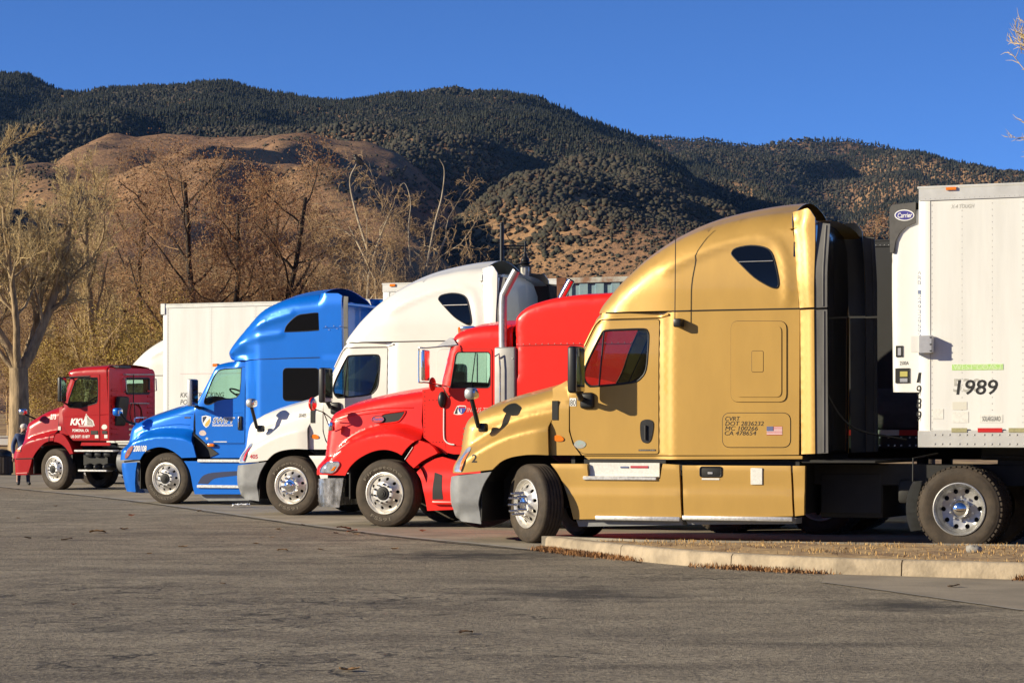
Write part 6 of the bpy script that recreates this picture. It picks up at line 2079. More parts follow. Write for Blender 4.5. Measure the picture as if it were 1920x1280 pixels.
# same body as the cream truck: copy it and its parts
cr_pt = Vector((world_at(268, 655, 66.0).x, 66.0))
lu, lw_ = G.at(1200, 494, .36)
def to_world(u, v):
    return Vector((u * math.cos(YAW) + v * math.sin(YAW), -u * math.sin(YAW) + v * math.cos(YAW)))
off_ = cr_pt - to_world(lu, .36)
fw.location = (off_.x, off_.y, 0)
P_WHT = mat('plain_white_paint', (0.80, 0.78, 0.74), 0.34, coat=.4)
def copy_parts(src, dst):
    for ch in list(src.children):
        if ch.name.split('.')[0] in ('lettering',):
            continue
        c = ch.copy()
        col.objects.link(c)
        c.parent = dst
        copy_parts(ch, c)
copy_parts(wt, fw)
# ------------------------------------------------------------------ mountains
def vnoise(x, y, seed=0):
    rg = np.random.RandomState(seed)
    tab = rg.uniform(-1, 1, (256, 256))
    xi, yi = np.floor(x).astype(int), np.floor(y).astype(int)
    fx, fy = x - xi, y - yi
    fx, fy = fx * fx * fx * (fx * (fx * 6 - 15) + 10), fy * fy * fy * (fy * (fy * 6 - 15) + 10)
    a, b_ = tab[xi % 256, yi % 256], tab[(xi + 1) % 256, yi % 256]
    c, d = tab[xi % 256, (yi + 1) % 256], tab[(xi + 1) % 256, (yi + 1) % 256]
    return (a * (1 - fx) + b_ * fx) * (1 - fy) + (c * (1 - fx) + d * fx) * fy
def fbm(x, y, seed=0, o=4, g=.5):
    s, a = 0, 1
    for k in range(o):
        s = s + a * vnoise(x * 2 ** k, y * 2 ** k, seed + k)
        a *= g
    return s
# crest lines as seen in the photo: (column, row), each standing at its own distance
RID_A = [(-1400, 300), (-600, 200), (-250, 150), (0, 143), (60, 148), (130, 172), (190, 180), (240, 173), (330, 168), (390, 158), (440, 158), (490, 168), (560, 180), (640, 190), (700, 186), (760, 175), (820, 173),
         (900, 178), (960, 181), (1020, 190), (1080, 217), (1130, 240), (1180, 253), (1230, 275), (1290, 322), (1400, 400), (1500, 485), (1600, 565), (1800, 680), (2400, 790), (4000, 808)]
RID_B = [(-1500, 420), (600, 300), (1000, 280), (1180, 256), (1300, 257), (1360, 262), (1420, 270), (1470, 270), (1520, 260), (1580, 263), (1650, 275), (1720, 292), (1800, 308), (1880, 328), (1960, 348), (2300, 420), (3000, 480), (5000, 560)]
RID_C = [(-1500, 640), (-500, 520), (-200, 470), (0, 400), (75, 322), (140, 285), (215, 252), (250, 262), (380, 266), (470, 262), (560, 256), (640, 258), (700, 264), (760, 295), (840, 375), (900, 435), (960, 490), (1040, 565), (1150, 640), (1400, 740), (1800, 800), (4000, 809)]
YA, YB, YC = 3000., 4300., 1750.
def crest(prof, Y):
    P = np.array(prof, float)
    return (P[:, 0] - CX) / F * Y, H + (HY - P[:, 1]) / F * Y
def sabs(v):
    return np.sqrt(v * v + .035) - .1
def terrain_h(X, Y):
    wx = X + 60 * fbm(X / 420, Y / 420, 11, 3)
    ax, ah = crest(RID_A, YA)
    bx, bh = crest(RID_B, YB)
    cx_, ch = crest(RID_C, YC)
    hA0, hB0, hC0 = np.interp(X, ax, ah), np.interp(X, bx, bh), np.interp(X, cx_, ch)
    def prof(Y, Yc, Y0, back, p):
        f = np.clip((Y - Y0) / (Yc - Y0), 0, 1) ** p
        return np.where(Y <= Yc, f, np.clip(1 - (Y - Yc) / back, 0, 1))
    # spurs run from the crests towards the viewer
    rA = 1 - sabs(fbm(wx / 330 + .3, Y / 1500, 21, 3, .5)) * 1.7
    rC = 1 - sabs(fbm(wx / 95 + 4.3 + .25 * np.sin(Y / 260), Y / 620 + 1.7, 41, 3, .45)) * 1.7
    rB = 1 - sabs(fbm(wx / 380 + 2.1, Y / 1400, 61, 3, .5)) * 1.7
    fin = fbm(X / 70, Y / 110, 81, 4)
    eA = np.clip((YA - Y) / 1500, 0, 1) ** .7 * np.clip((Y - 700) / 700, 0, 1)
    eC = np.clip((YC - Y) / 600, 0, 1) ** .8 * np.clip((Y - 250) / 350, 0, 1)
    eB = np.clip((YB - Y) / 900, 0, 1) ** .7
    A = hA0 * prof(Y, YA, 420, 1400, 1.05) + (rA - .8) * 85 * eA
    Cc = hC0 * prof(Y, YC, 170, 800, 1.10) + (rC - .62) * 26 * eC
    B = hB0 * prof(Y, YB, 900, 1500, 1.0) + (rB - .8) * 110 * eB
    Hh = np.maximum(np.maximum(A, B), Cc)
    k = 8.0
    Hs = k * np.log(np.exp((A - Hh) / k) + np.exp((B - Hh) / k) + np.exp((Cc - Hh) / k)) + Hh
    Hs = Hs + fin * 5 * np.clip((Y - 300) / 800, 0, 1)
    lay = np.argmax(np.stack([A, B, Cc]), 0)
    return np.maximum(Hs, 0) * sstep(Y, 120, 260) - 1.0, lay
gx = np.concatenate([np.arange(-3600, -800, 60), np.arange(-800, 1000, 6.5), np.arange(1000, 3600, 60)])
gy = np.concatenate([np.arange(118, 600, 9), np.arange(600, 3100, 9), np.arange(3100, 5800, 22)])
GX, GY = np.meshgrid(gx, gy)
# the photo's own view widens with distance; the fine strip covers it
GZ, _ = terrain_h(GX, GY)
nx, ny = len(gx), len(gy)
V = np.stack([GX.ravel(), GY.ravel(), GZ.ravel()], 1)
i = np.arange(nx - 1)[None] + (np.arange(ny - 1) * nx)[:, None]
i = i.ravel()
Fq = np.stack([i, i + 1, i + nx + 1, i + nx], 1)
me = bpy.data.meshes.new('mountains')
me.vertices.add(len(V)); me.vertices.foreach_set('co', V.ravel())
me.loops.add(Fq.size); me.loops.foreach_set('vertex_index', Fq.ravel())
me.polygons.add(len(Fq)); me.polygons.foreach_set('loop_start', np.arange(len(Fq)) * 4)
me.update(calc_edges=True)
me.polygons.foreach_set('use_smooth', [True] * len(Fq))
def slope_mat():
    m = bpy.data.materials.new('dry_hillside')
    m.use_nodes = True
    n, l = m.node_tree.nodes, m.node_tree.links
    p = n['Principled BSDF']
    p.inputs['Roughness'].default_value = .95
    p.inputs['Specular IOR Level'].default_value = .1
    tc = n.new('ShaderNodeTexCoord')
    def noise(scale, stretch=(1, 1, 1), det=5, ro=.6):
        mp = n.new('ShaderNodeMapping')
        mp.inputs['Scale'].default_value = stretch
        l.new(tc.outputs['Object'], mp.inputs['Vector'])
        q = n.new('ShaderNodeTexNoise')
        q.inputs['Scale'].default_value, q.inputs['Detail'].default_value, q.inputs['Roughness'].default_value = scale, det, ro
        l.new(mp.outputs[0], q.inputs['Vector'])
        return q.outputs['Fac']
    def mixc(f, a, b, a0, a1, t1=1.):
        r = n.new('ShaderNodeMapRange')
        r.inputs['From Min'].default_value, r.inputs['From Max'].default_value, r.inputs['To Max'].default_value = a0, a1, t1
        l.new(f, r.inputs['Value'])
        q = n.new('ShaderNodeMix')
        q.data_type = 'RGBA'
        l.new(r.outputs[0], q.inputs['Factor'])
        for s_, x in (('A', a), ('B', b)):
            if isinstance(x, tuple):
                q.inputs[s_].default_value = (*x, 1)
            else:
                l.new(x, q.inputs[s_])
        return q.outputs['Result']
    c = mixc(noise(.006), (.27, .155, .09), (.36, .215, .11), .4, .62)
    c = mixc(noise(.035, (1, 1, 1), 6, .7), c, (.17, .095, .06), .45, .68, .8)
    c = mixc(noise(.16, (.6, 1, 1), 4, .7), c, (.075, .062, .045), .52, .66, .85)
    l.new(c, p.inputs['Base Color'])
    b = n.new('ShaderNodeBump')
    b.inputs['Strength'].default_value = 1.0
    b.inputs['Distance'].default_value = 2.5
    l.new(noise(.12, (1, 1, 1), 6, .7), b.inputs['Height'])
    l.new(b.outputs[0], p.inputs['Normal'])
    return m
M_SLOPE = slope_mat()
mo = link('mountains', me, None, M_SLOPE)
mo['kind'] = 'structure'
# unseen ring of slopes round the valley, added to darken reflections in paint and glass
ang = np.linspace(math.radians(-25), math.radians(-155), 60)
vs, fs = [], []
for a in ang:
    for (rr_, hh) in ((350, -1), (700, 25), (1300, 120 + 45 * math.sin(a * 7) + 20 * math.sin(a * 17)), (2600, 260 + 60 * math.sin(a * 5 + 1))):
        vs.append((rr_ * math.cos(a), rr_ * math.sin(a), hh))
for i in range(len(ang) - 1):
    for q in range(3):
        fs.append((i * 4 + q, i * 4 + q + 1, i * 4 + q + 5, i * 4 + q + 4))
o = link('unseen_hills', mesh('unseen_hills', vs, fs, 60), None, M_SLOPE)
o['kind'] = 'structure'

# ------------------------------------------------------------------ mountain forest and scrub (seen as one mass)
def proto_pine(seed):
    rg = np.random.RandomState(seed)
    V, Fc = [], []
    for (z0, z1, r) in ((.08, .50, .24), (.30, .74, .19), (.55, 1.0, .13)):
        b0 = len(V)
        for k in range(6):
            a = 2 * np.pi * k / 6 + rg.uniform(-.3, .3)
            q = r * rg.uniform(.7, 1.25)
            V.append((q * np.cos(a), q * np.sin(a), z0 + rg.uniform(-.04, .06)))
        V.append((rg.uniform(-.02, .02), rg.uniform(-.02, .02), z1))
        for k in range(6):
            Fc.append((b0 + k, b0 + (k + 1) % 6, b0 + 6))
    return np.array(V), np.array(Fc)
def proto_oak(seed):
    rg = np.random.RandomState(seed)
    bm = bmesh.new()
    bmesh.ops.create_icosphere(bm, subdivisions=1, radius=.5)
    V = np.array([v.co for v in bm.verts])
    Fc = np.array([[v.index for v in f.verts] for f in bm.faces])
    bm.free()
    V = V * rg.uniform(.45, 1.45, (len(V), 1))
    V[:, 2] = V[:, 2] * .85 + .42
    return V, Fc
def scatter(name, protos, P, S, m, seed):
    rg = np.random.RandomState(seed)
    VV, FF, off = [], [], 0
    pick = rg.randint(0, len(protos), len(P))
    for q, (pv, pf) in enumerate(protos):
        idx = np.where(pick == q)[0]
        if not len(idx):
            continue
        a = rg.uniform(0, 2 * np.pi, len(idx))
        c, s_ = np.cos(a), np.sin(a)
        x = pv[None, :, 0] * c[:, None] - pv[None, :, 1] * s_[:, None]
        y = pv[None, :, 0] * s_[:, None] + pv[None, :, 1] * c[:, None]
        sc = S[idx][:, None]
        wv = rg.uniform(.8, 1.25, len(idx))[:, None]
        v = np.stack([x * sc * wv, y * sc * wv, np.broadcast_to(pv[None, :, 2], x.shape) * sc], 2) + P[idx][:, None, :]
        VV.append(v.reshape(-1, 3))
        FF.append((pf[None] + (np.arange(len(idx)) * len(pv))[:, None, None] + off).reshape(-1, 3))
        off += len(idx) * len(pv)
    V, Fc = np.concatenate(VV), np.concatenate(FF)
    me = bpy.data.meshes.new(name)
    me.vertices.add(len(V)); me.vertices.foreach_set('co', V.ravel())
    me.loops.add(Fc.size); me.loops.foreach_set('vertex_index', Fc.ravel())
    me.polygons.add(len(Fc)); me.polygons.foreach_set('loop_start', np.arange(len(Fc)) * 3)
    me.update(calc_edges=True)
    return link(name, me, None, m)
rg = np.random.RandomState(99)
# horizon table, so that only slopes that can be seen are planted
ha = np.linspace(-.56, .56, 840)
hy = np.concatenate([np.arange(200, 3200, 14), np.arange(3200, 4600, 30)])
HA, HYY = np.meshgrid(ha, hy)
hz_ = (terrain_h(HA * HYY, HYY)[0] - H) / HYY
hmax = np.maximum.accumulate(hz_, 0)
N = 500000
ty = 650 + 3750 * rg.uniform(0, 1, N) ** .8
ta = np.where(rg.uniform(0, 1, N) < .80, rg.uniform(-.25, .25, N), rg.uniform(.25, .54, N) * np.where(rg.uniform(0, 1, N) < .5, -1, 1))
tx = ta * ty
tz, tl = terrain_h(tx, ty)
ia = np.clip(((ta + .56) / 1.12 * 839).round().astype(int), 0, 839)
iy = np.clip(np.searchsorted(hy, ty) - 2, 0, len(hy) - 1)
vis = (tz + 9 - H) / ty > hmax[iy, ia]
tx, ty, tz, tl = tx[vis], ty[vis], tz[vis], tl[vis]
N = len(tx)
print('candidates', N)
n1 = fbm(tx / 130, ty / 170, 301, 4)
n2 = fbm(tx / 420, ty / 500, 331, 3)
el = tz / ty                                   # height seen as a fraction of distance
high = sstep(tz, 150, 300)
dens = np.where(tl == 2, .05 + .8 * sstep(n1 + .4 * n2, .12, .45), np.where(tl == 0, 1.0 - .6 * sstep(n1 + .5 * n2, .35, .7) * (1 - .95 * high) * .8, 1.0 - .45 * sstep(n1 + .3 * n2, .3, .7)))
# the right end of the grassy shoulder and the slopes right of it are scrub
dens = np.where((tl == 2) & (tx > 30), dens + .35 * sstep(tx, 30, 140) * sstep(-n1, -.5, .3), dens)
dens = np.where(ty < 650, 0, dens)
keep = rg.uniform(0, 1, N) < dens * np.where(tl == 2, np.clip(ty / 2600, .25, 1.0), 1.0) * min(1.0, 160000 / (N * .55))
tx, ty, tz, tl, n1 = tx[keep], ty[keep], tz[keep], tl[keep], n1[keep]
P = np.stack([tx, ty, tz - .3], 1)
pine = (rg.uniform(0, 1, len(tx)) < .08 + .35 * sstep(tz, 180, 330)) & (tl != 2) & (ty > 1500)
M_FOR = mat('far_conifer', (0.044, 0.048, 0.038), 0.9, var=.5, vscale=.12, spec=.1)
M_SCR = mat('far_scrub', (0.056, 0.056, 0.042), 0.9, var=.6, vscale=.12, dark=(.075, .058, .042), spec=.1)
s1 = rg.uniform(4.0, 8.0, pine.sum())
o = scatter('mountain_forest', [proto_pine(k) for k in range(5)], P[pine], s1, M_FOR, 1)
tag(o, 'dark conifer forest covering the upper mountain slopes', 'forest', kind='stuff')
s2 = rg.uniform(1.9, 5.2, (~pine).sum()) * np.clip(ty[~pine] / 2000, .5, 1) * (.75 + .55 * sstep(n1[~pine], -.4, .5))
s2 = np.where(tl[~pine] == 2, s2 * .55, s2)
o = scatter('mountain_scrub', [proto_oak(k) for k in range(5)], P[~pine], s2, M_SCR, 2)
tag(o, 'dark scrub and small oaks dotted over the lower mountain slopes', 'scrub', kind='stuff')
print('forest', pine.sum(), (~pine).sum())
# ------------------------------------------------------------------ bare winter trees
def tree_geo(seed, height, r0, spread=.55, up=.35, levels=4, limbs=8, first=.22, kids=(7, 6, 5), lean=(0, 0), droop=0., forks=None, twigf=1.0, wig=.18, lenf=(.55, .5, .5, .45), fh=.12):
    """trunk and limb tubes, twig tubes, and the twig tips"""
    rg = random.Random(seed)
    big, fine, tips = ([], []), ([], []), []
    def tube_add(store, pts, rads, n):
        V, Fc = store
        prev = None
        b0 = len(V)
        N = len(pts)
        for i in range(N):
            d = (pts[min(i + 1, N - 1)] - pts[max(i - 1, 0)]).normalized()
            x = d.cross(Vector((0, 0, 1))) if prev is None else prev - d * prev.dot(d)
            if x.length < .05:
                x = d.cross(Vector((1, 0, 0)))
            x.normalize()
            prev = x
            y = d.cross(x)
            for k in range(n):
                t = 2 * math.pi * k / n
                V.append(pts[i] + (x * math.cos(t) + y * math.sin(t)) * rads[i])
        for i in range(N - 1):
            for k in range(n):
                Fc.append((b0 + i * n + k, b0 + i * n + (k + 1) % n, b0 + (i + 1) * n + (k + 1) % n, b0 + (i + 1) * n + k))
    def grow(p, d, L, r, lv):
        nseg = (7, 6, 4, 3, 2)[lv]
        pts, rads = [p.copy()], [r]
        d = d.normalized()
        q = p.copy()
        for i in range(nseg):
            w = wig * (1 if lv else .45)
            d = (d + Vector((rg.gauss(0, w), rg.gauss(0, w), rg.gauss(0, w) + (up * .35 if lv < 3 else up * .1) / (1 + lv * .3) - droop * (lv >= 2) * .35))).normalized()
            q = q + d * (L / nseg)
            pts.append(q.copy())
            rads.append(r * (1 - (i + 1) / nseg * (.62 if lv == 0 else .72)))
        tube_add(big if lv < 2 else fine, pts, rads, (9, 6, 4, 3, 3)[lv])
        if lv >= levels:
            tips.append(pts[-1])
            return
        if lv == levels - 1:
            tips.append(pts[-1])
        cnt = limbs if lv == 0 else max(2, int(kids[min(lv - 1, len(kids) - 1)] * rg.uniform(.75, 1.25)))
        lo = first if lv == 0 else .18
        for j in range(cnt):
            t = lo + (1 - lo) * (j + rg.uniform(.1, .9)) / cnt
            t = min(t, .985)
            x = t * nseg
            i = min(int(x), nseg - 1)
            pp = pts[i].lerp(pts[i + 1], x - i)
            dd = (pts[i + 1] - pts[i]).normalized()
            a = rg.uniform(0, 2 * math.pi) if lv else (j * 2.399 + rg.uniform(-.4, .4))
            ax = dd.cross(Vector((math.cos(a), math.sin(a), .3)))
            ax.normalize()
            sp = spread * rg.uniform(.75, 1.35)
            nd = (dd * math.cos(sp) + ax * math.sin(sp) + Vector((0, 0, up * .35))).normalized()
            rr_ = max(rads[i] * (1 - (x - i)) + rads[i + 1] * (x - i), .002)
            ll = L * lenf[min(lv, 3)] * (1.15 - .5 * t) * rg.uniform(.75, 1.25)
            grow(pp, nd, ll, max(.009 if lv < 2 else .0085 * twigf, rr_ * rg.uniform(.42, .62)), lv + 1)
    if forks:
        for (fd, fl, frr) in forks:
            grow(Vector((0, 0, height * fh)), Vector(fd), height * fl, r0 * frr, 0)
        V, Fc = big
        tube_add(big, [Vector((0, 0, -.3)), Vector((0, 0, height * fh * .3)), Vector((.02, 0, height * fh * .7)), Vector((0, 0, height * (fh + .02)))], [r0 * 1.3, r0 * 1.05, r0 * .95, r0 * .9], 12)
    else:
        grow(Vector((0, 0, -.3)), Vector((lean[0], lean[1], 1)), height, r0, 0)
    return big, fine, tips

def leaf_geo(tips, per, size, seed, spread=.25):
    rg = np.random.RandomState(seed)
    T = np.array([tuple(t) for t in tips])
    P = np.repeat(T, per, 0) + rg.normal(0, spread, (len(T) * per, 3))
    n = len(P)
    a = rg.normal(0, 1, (n, 3))
    a /= np.linalg.norm(a, axis=1)[:, None]
    b_ = np.cross(a, rg.normal(0, 1, (n, 3)))
    b_ /= np.linalg.norm(b_, axis=1)[:, None]
    s_ = rg.uniform(.5, 1.2, (n, 1)) * size
    V = np.stack([P - a * s_, P + b_ * s_ * .5, P + a * s_, P - b_ * s_ * .5], 1).reshape(-1, 3)
    k = np.arange(n)[:, None] * 4
    return V, np.concatenate([k + [[0, 1, 2]], k + [[0, 2, 3]]])

def quick_mesh(name, V, Fc, smooth=True):
    V = np.asarray([tuple(v) for v in V], float) if not isinstance(V, np.ndarray) else V
    Fc = np.asarray(Fc)
    k = Fc.shape[1]
    me = bpy.data.meshes.new(name)
    me.vertices.add(len(V)); me.vertices.foreach_set('co', V.ravel())
    me.loops.add(Fc.size); me.loops.foreach_set('vertex_index', Fc.ravel())
    me.polygons.add(len(Fc)); me.polygons.foreach_set('loop_start', np.arange(len(Fc)) * k)
    me.update(calc_edges=True)
    me.polygons.foreach_set('use_smooth', [smooth] * len(Fc))
    return me

M_BARKL = mat('pale_bark', (0.42, 0.30, 0.17), 0.9, var=.55, vscale=2.5, stretch=(3, 3, .6), bump=.8, bscale=7)
M_BARKD = mat('dark_bark', (0.045, 0.032, 0.024), 0.9, var=.4, vscale=4)
M_BARKW = mat('whitish_bark', (0.46, 0.38, 0.27), 0.85, var=.6, vscale=1.6, dark=(.20, .15, .10))
M_TWIGL = mat('pale_twig', (0.52, 0.385, 0.19), 0.9)
M_TWIGD = mat('brown_twig', (0.42, 0.26, 0.135), 0.9)
M_TWIGW = mat('tan_twig', (0.46, 0.31, 0.165), 0.9)
M_LEAFO = mat('dead_orange_leaf', (0.26, 0.115, 0.045), 0.8)
M_LEAFY = mat('yellow_leaf', (0.40, 0.275, 0.045), 0.8, var=.6, vscale=.7, dark=(.24, .16, .05))
M_LEAFB = mat('tan_leaf', (0.30, 0.20, 0.085), 0.8, var=.5, vscale=.7, dark=(.17, .10, .05))
_tm = {}
def make_tree(kind, x, y, rz, sc, label, group=None, name='bare_tree'):
    spec = dict(
        cotton=dict(a=dict(seed=5, height=10.0, r0=.34, fh=.33, forks=[((-.34, .1, 1), .60, .50), ((.75, .2, .9), .56, .54), ((.1, -.4, 1), .56, .40), ((-.75, -.2, .7), .40, .3), ((.3, .5, .9), .5, .35)], spread=.62, up=.42, limbs=12, kids=(9, 8, 6), wig=.2, lenf=(.42, .46, .5, .5)), b=M_BARKL, t=M_TWIGL, leaf=None),
        upright=dict(a=dict(seed=15, height=10.5, r0=.20, spread=.62, up=.5, limbs=18, kids=(9, 8, 6), lean=(.18, 0), wig=.2, lenf=(.30, .46, .5, .5)), b=M_BARKL, t=M_TWIGL, leaf=None),
        dark=dict(a=dict(seed=7, height=11.5, r0=.20, spread=.95, up=.28, limbs=14, kids=(9, 7, 6), wig=.22, lenf=(.40, .48, .48, .45)), b=M_BARKD, t=M_TWIGD, leaf=(M_LEAFO, 2, .045)),
        dark2=dict(a=dict(seed=23, height=10.5, r0=.24, forks=[((-.12, 0, 1), .8, .7), ((.62, .1, .95), .92, .75), ((.3, .5, .6), .6, .4)], spread=.85, up=.25, limbs=11, kids=(9, 7, 6), wig=.22, lenf=(.42, .48, .48, .45)), b=M_BARKD, t=M_TWIGD, leaf=(M_LEAFO, 2, .045)),
        syc=dict(a=dict(seed=31, height=10.5, r0=.20, forks=[((-.22, 0, 1), .90, .6), ((.28, .1, 1), .85, .5), ((.48, -.1, 1), .88, .5), ((-.6, .2, .55), .6, .4), ((.9, .1, .45), .55, .35), ((0, .4, .9), .75, .35)], spread=.8, up=.14, limbs=10, kids=(9, 7, 5), wig=.30, droop=.30, lenf=(.38, .50, .5, .45)), b=M_BARKW, t=M_TWIGW, leaf=None),
        syc2=dict(a=dict(seed=37, height=9.0, r0=.16, forks=[((-.5, 0, .8), .8, .5), ((.35, .1, 1), .85, .5), ((.7, -.1, .6), .7, .45), ((-.8, .2, .35), .6, .4), ((.1, .4, .9), .8, .4)], spread=.85, up=.10, limbs=11, kids=(9, 7, 5), wig=.32, droop=.35, lenf=(.40, .5, .5, .45)), b=M_BARKW, t=M_TWIGW, leaf=None),
        shrub=dict(a=dict(seed=41, height=5.5, r0=.07, forks=[((-.4, 0, 1), .8, .6), ((.4, .1, 1), .85, .6), ((.1, -.5, .9), .8, .55), ((-.1, .6, .8), .7, .5)], spread=.7, up=.3, levels=3, limbs=10, kids=(9, 7), wig=.25, lenf=(.45, .5, .5, .45)), b=M_TWIGW, t=M_TWIGW, leaf=(M_LEAFY, 6, .05)),
        shrub2=dict(a=dict(seed=43, height=6.5, r0=.08, forks=[((-.3, 0, 1), .85, .6), ((.5, .1, 1), .8, .6), ((.1, -.5, .9), .8, .55)], spread=.7, up=.35, levels=3, limbs=12, kids=(9, 8), wig=.25, lenf=(.45, .5, .5, .45)), b=M_TWIGW, t=M_TWIGW, leaf=(M_LEAFB, 2, .05)),
    )[kind]
    if kind not in _tm:
        big, fine, tips = tree_geo(**spec['a'])
        d = {'trunk': quick_mesh('trunk', *big), 'crown': quick_mesh('crown', *fine)}
        d['trunk'].materials.append(spec['b'])
        d['crown'].materials.append(spec['t'])
        if spec['leaf']:
            d['leaves'] = quick_mesh('leaves', *leaf_geo(tips, spec['leaf'][1], spec['leaf'][2], 3), smooth=False)
            d['leaves'].materials.append(spec['leaf'][0])
        _tm[kind] = d
    d = _tm[kind]
    e = empty(name, (x, y, ground_z(x, y)), rz)
    e.scale = (sc, sc, sc)
    tag(e, label, 'tree' if name != 'shrub' else 'shrub', group)
    for nme, me in d.items():
        o = link(nme, me, e)
        if nme != 'trunk':
            o['kind'] = 'stuff'
    return e
def ground_z(x, y):
    # verge: flat lot, then a gentle dry bank, then the foot of the hills
    b_ = max(0.0, min(1.0, (y - 86) / 40.0))
    t, _ = terrain_h(np.array([x]), np.array([y]))
    return max(b_ * b_ * (3 - 2 * b_) * 2.2 + (.15 if y > 84 else 0), float(t[0])) - .02
def col_x(px, y):
    return (px - CX) / F * y

# dry verge between the lot and the hills
vx = np.arange(-130, 131, 2.0)
vy = np.arange(84.2, 200, 2.0)
VX, VY = np.meshgrid(vx, vy)
bz = np.clip((VY - 86) / 40, 0, 1)
VZ = np.maximum(bz * bz * (3 - 2 * bz) * 2.2 + .15, terrain_h(VX, VY)[0] - .3) + .10 * vnoise(VX / 3, VY / 3, 9)
nx = len(vx)
i = (np.arange(nx - 1)[None] + (np.arange(len(vy) - 1) * nx)[:, None]).ravel()
M_VERGE = mat('dry_verge', (0.40, 0.27, 0.12), 0.95, var=.6, vscale=.9, dark=(.20, .115, .055), bump=.8, bscale=6)
o = link('verge', quick_mesh('verge', np.stack([VX.ravel(), VY.ravel(), VZ.ravel()], 1), np.stack([i, i + 1, i + nx + 1, i + nx], 1)), None, M_VERGE)
o['kind'] = 'structure'
kv = empty('kerb', (0, 0, 0))
tag(kv, 'low concrete kerb below the dry bank at the far left', 'kerb')
kerb_run(kv, [(-60 + 4 * q, 84.0) for q in range(31)], [8 + 8 * q for q in range(14)], M_KERB, .3, .16)

TG = 'bare trees behind the row of trucks'
make_tree('cotton', col_x(35, 82), 82, 0.0, 1.04, 'big pale-barked bare tree with a thick trunk at the far left edge', TG)
make_tree('upright', col_x(150, 92), 92, .6, .98, 'slender pale tree with upright bare twigs above the dark red cab', TG)
make_tree('upright', col_x(-40, 98), 98, 2.2, 1.12, 'pale upright bare tree cut off by the left picture edge', TG)
make_tree('dark', col_x(360, 96), 96, .4, .98, 'dark straight-trunked bare tree with a few orange leaves over the white trailer', TG)
make_tree('dark2', col_x(432, 95), 95, 0.0, 1.0, 'dark bare tree forking into two trunks just left of the blue truck roof', TG)
make_tree('syc2', col_x(560, 99), 99, 1.0, .88, 'tangled tan bare tree directly behind the blue truck roof', TG)
syc = make_tree('syc', col_x(690, 92), 92, 0.0, .92, 'whitish bare tree with crooked bare tops and a bird on it', TG)
make_tree('syc2', col_x(800, 98), 98, 2.6, .84, 'tangled tan bare tree above the cream truck cab', TG)
make_tree('dark', col_x(510, 102), 102, 3.6, .9, 'rusty brown bare tree behind the front of the blue roof', TG)
make_tree('syc2', col_x(640, 104), 104, 5.2, .85, 'tan bare tree between the blue roof and the whitish tree', TG)
make_tree('dark', col_x(265, 104), 104, 2.5, .92, 'thin brown bare tree behind the front end of the white trailer', TG)
make_tree('syc2', col_x(480, 106), 106, 4.0, .85, 'low tangled bare tree between the dark forked tree and the blue roof', TG)
make_tree('upright', col_x(2040, 62), 62, 1.3, 1.30, 'tall bare tree whose branch tips reach in at the right edge', TG)
make_tree('dark2', col_x(1745, 70), 70, 2.0, .62, 'bare tree hidden behind the white refrigerated trailer, one orange twig showing', TG)
SHR = [(95, 90, 'shrub', .72, 0, 'small yellow-leaved shrub right of the thick pale trunk'), (185, 94, 'shrub', .92, 1.2, 'yellow-leaved shrub directly above the dark red cab roof'),
       (240, 90, 'shrub', .9, 2.4, 'golden leafy shrub over the far white truck roof'), (300, 98, 'shrub', 1.05, 3.3, 'tall yellow-brown shrub at the front corner of the white trailer'),
       (130, 104, 'shrub2', 1.0, .5, 'tan brush behind the slender pale tree'), (215, 108, 'shrub2', 1.05, 2.0, 'tan brush between the slender pale tree and the trailer corner'),
       (60, 112, 'shrub2', .9, 4.0, 'tan brush just right of the thick pale trunk, up the bank'), (280, 112, 'shrub2', 1.05, 5.1, 'tan brush behind the thin brown tree'),
       (15, 104, 'shrub2', .75, 1.0, 'low tan brush at the far left edge by the white wall'), (380, 108, 'shrub2', 1.0, 3.0, 'tan brush between the two dark trunks'),
       (460, 112, 'shrub2', 1.05, .2, 'tan brush right of the forked dark tree'), (540, 110, 'shrub2', .95, 4.4, 'tan brush over the front of the blue roof'),
       (620, 108, 'shrub2', 1.0, 5.4, 'tan brush over the back of the blue roof'), (700, 112, 'shrub2', .95, 1.9, 'tan brush at the foot of the whitish tree'),
       (340, 118, 'shrub2', 1.2, 2.9, 'tall tan brush behind the dark straight tree')]
for (px, y, kd, sc, rz, lb) in SHR:
    make_tree(kd, col_x(px, y), y, rz, sc, lb, 'shrubs under the bare trees', 'shrub')
# ------------------------------------------------------------------ street lamp
M_IRON = mat('black_iron', (0.010, 0.010, 0.011), 0.4)
ly = 60.0
lp = empty('street_lamp', (col_x(941, ly), ly, 0), 0)
tag(lp, 'black iron street lamp with a hanging lantern above the cream truck', 'street lamp')
def lz(py):
    return H + (HY - py) / F * ly
def lx(px):
    return (px - 941) / F * ly
tube('pole', [(0, 0, 0), (0, 0, lz(422))], .058, M_IRON, lp, 10)
link('finial', ellipsoid('finial', (0, 0, lz(420)), (.055, .055, .05), 10), lp, M_IRON)
tube('arm', [(0, 0, lz(461)), (lx(990), 0, lz(461))], .024, M_IRON, lp, 8)
tube('arm', [(0, 0, lz(466)), (lx(990), 0, lz(466))], .018, M_IRON, lp, 8)
tube('scroll', spline([(0, 0, lz(422)), (lx(948), 0, lz(437)), (lx(956), 0, lz(450)), (lx(968), 0, lz(456)), (lx(986), 0, lz(457))], 5), .012, M_IRON, lp, 6)
cx_ = lx(984.5)
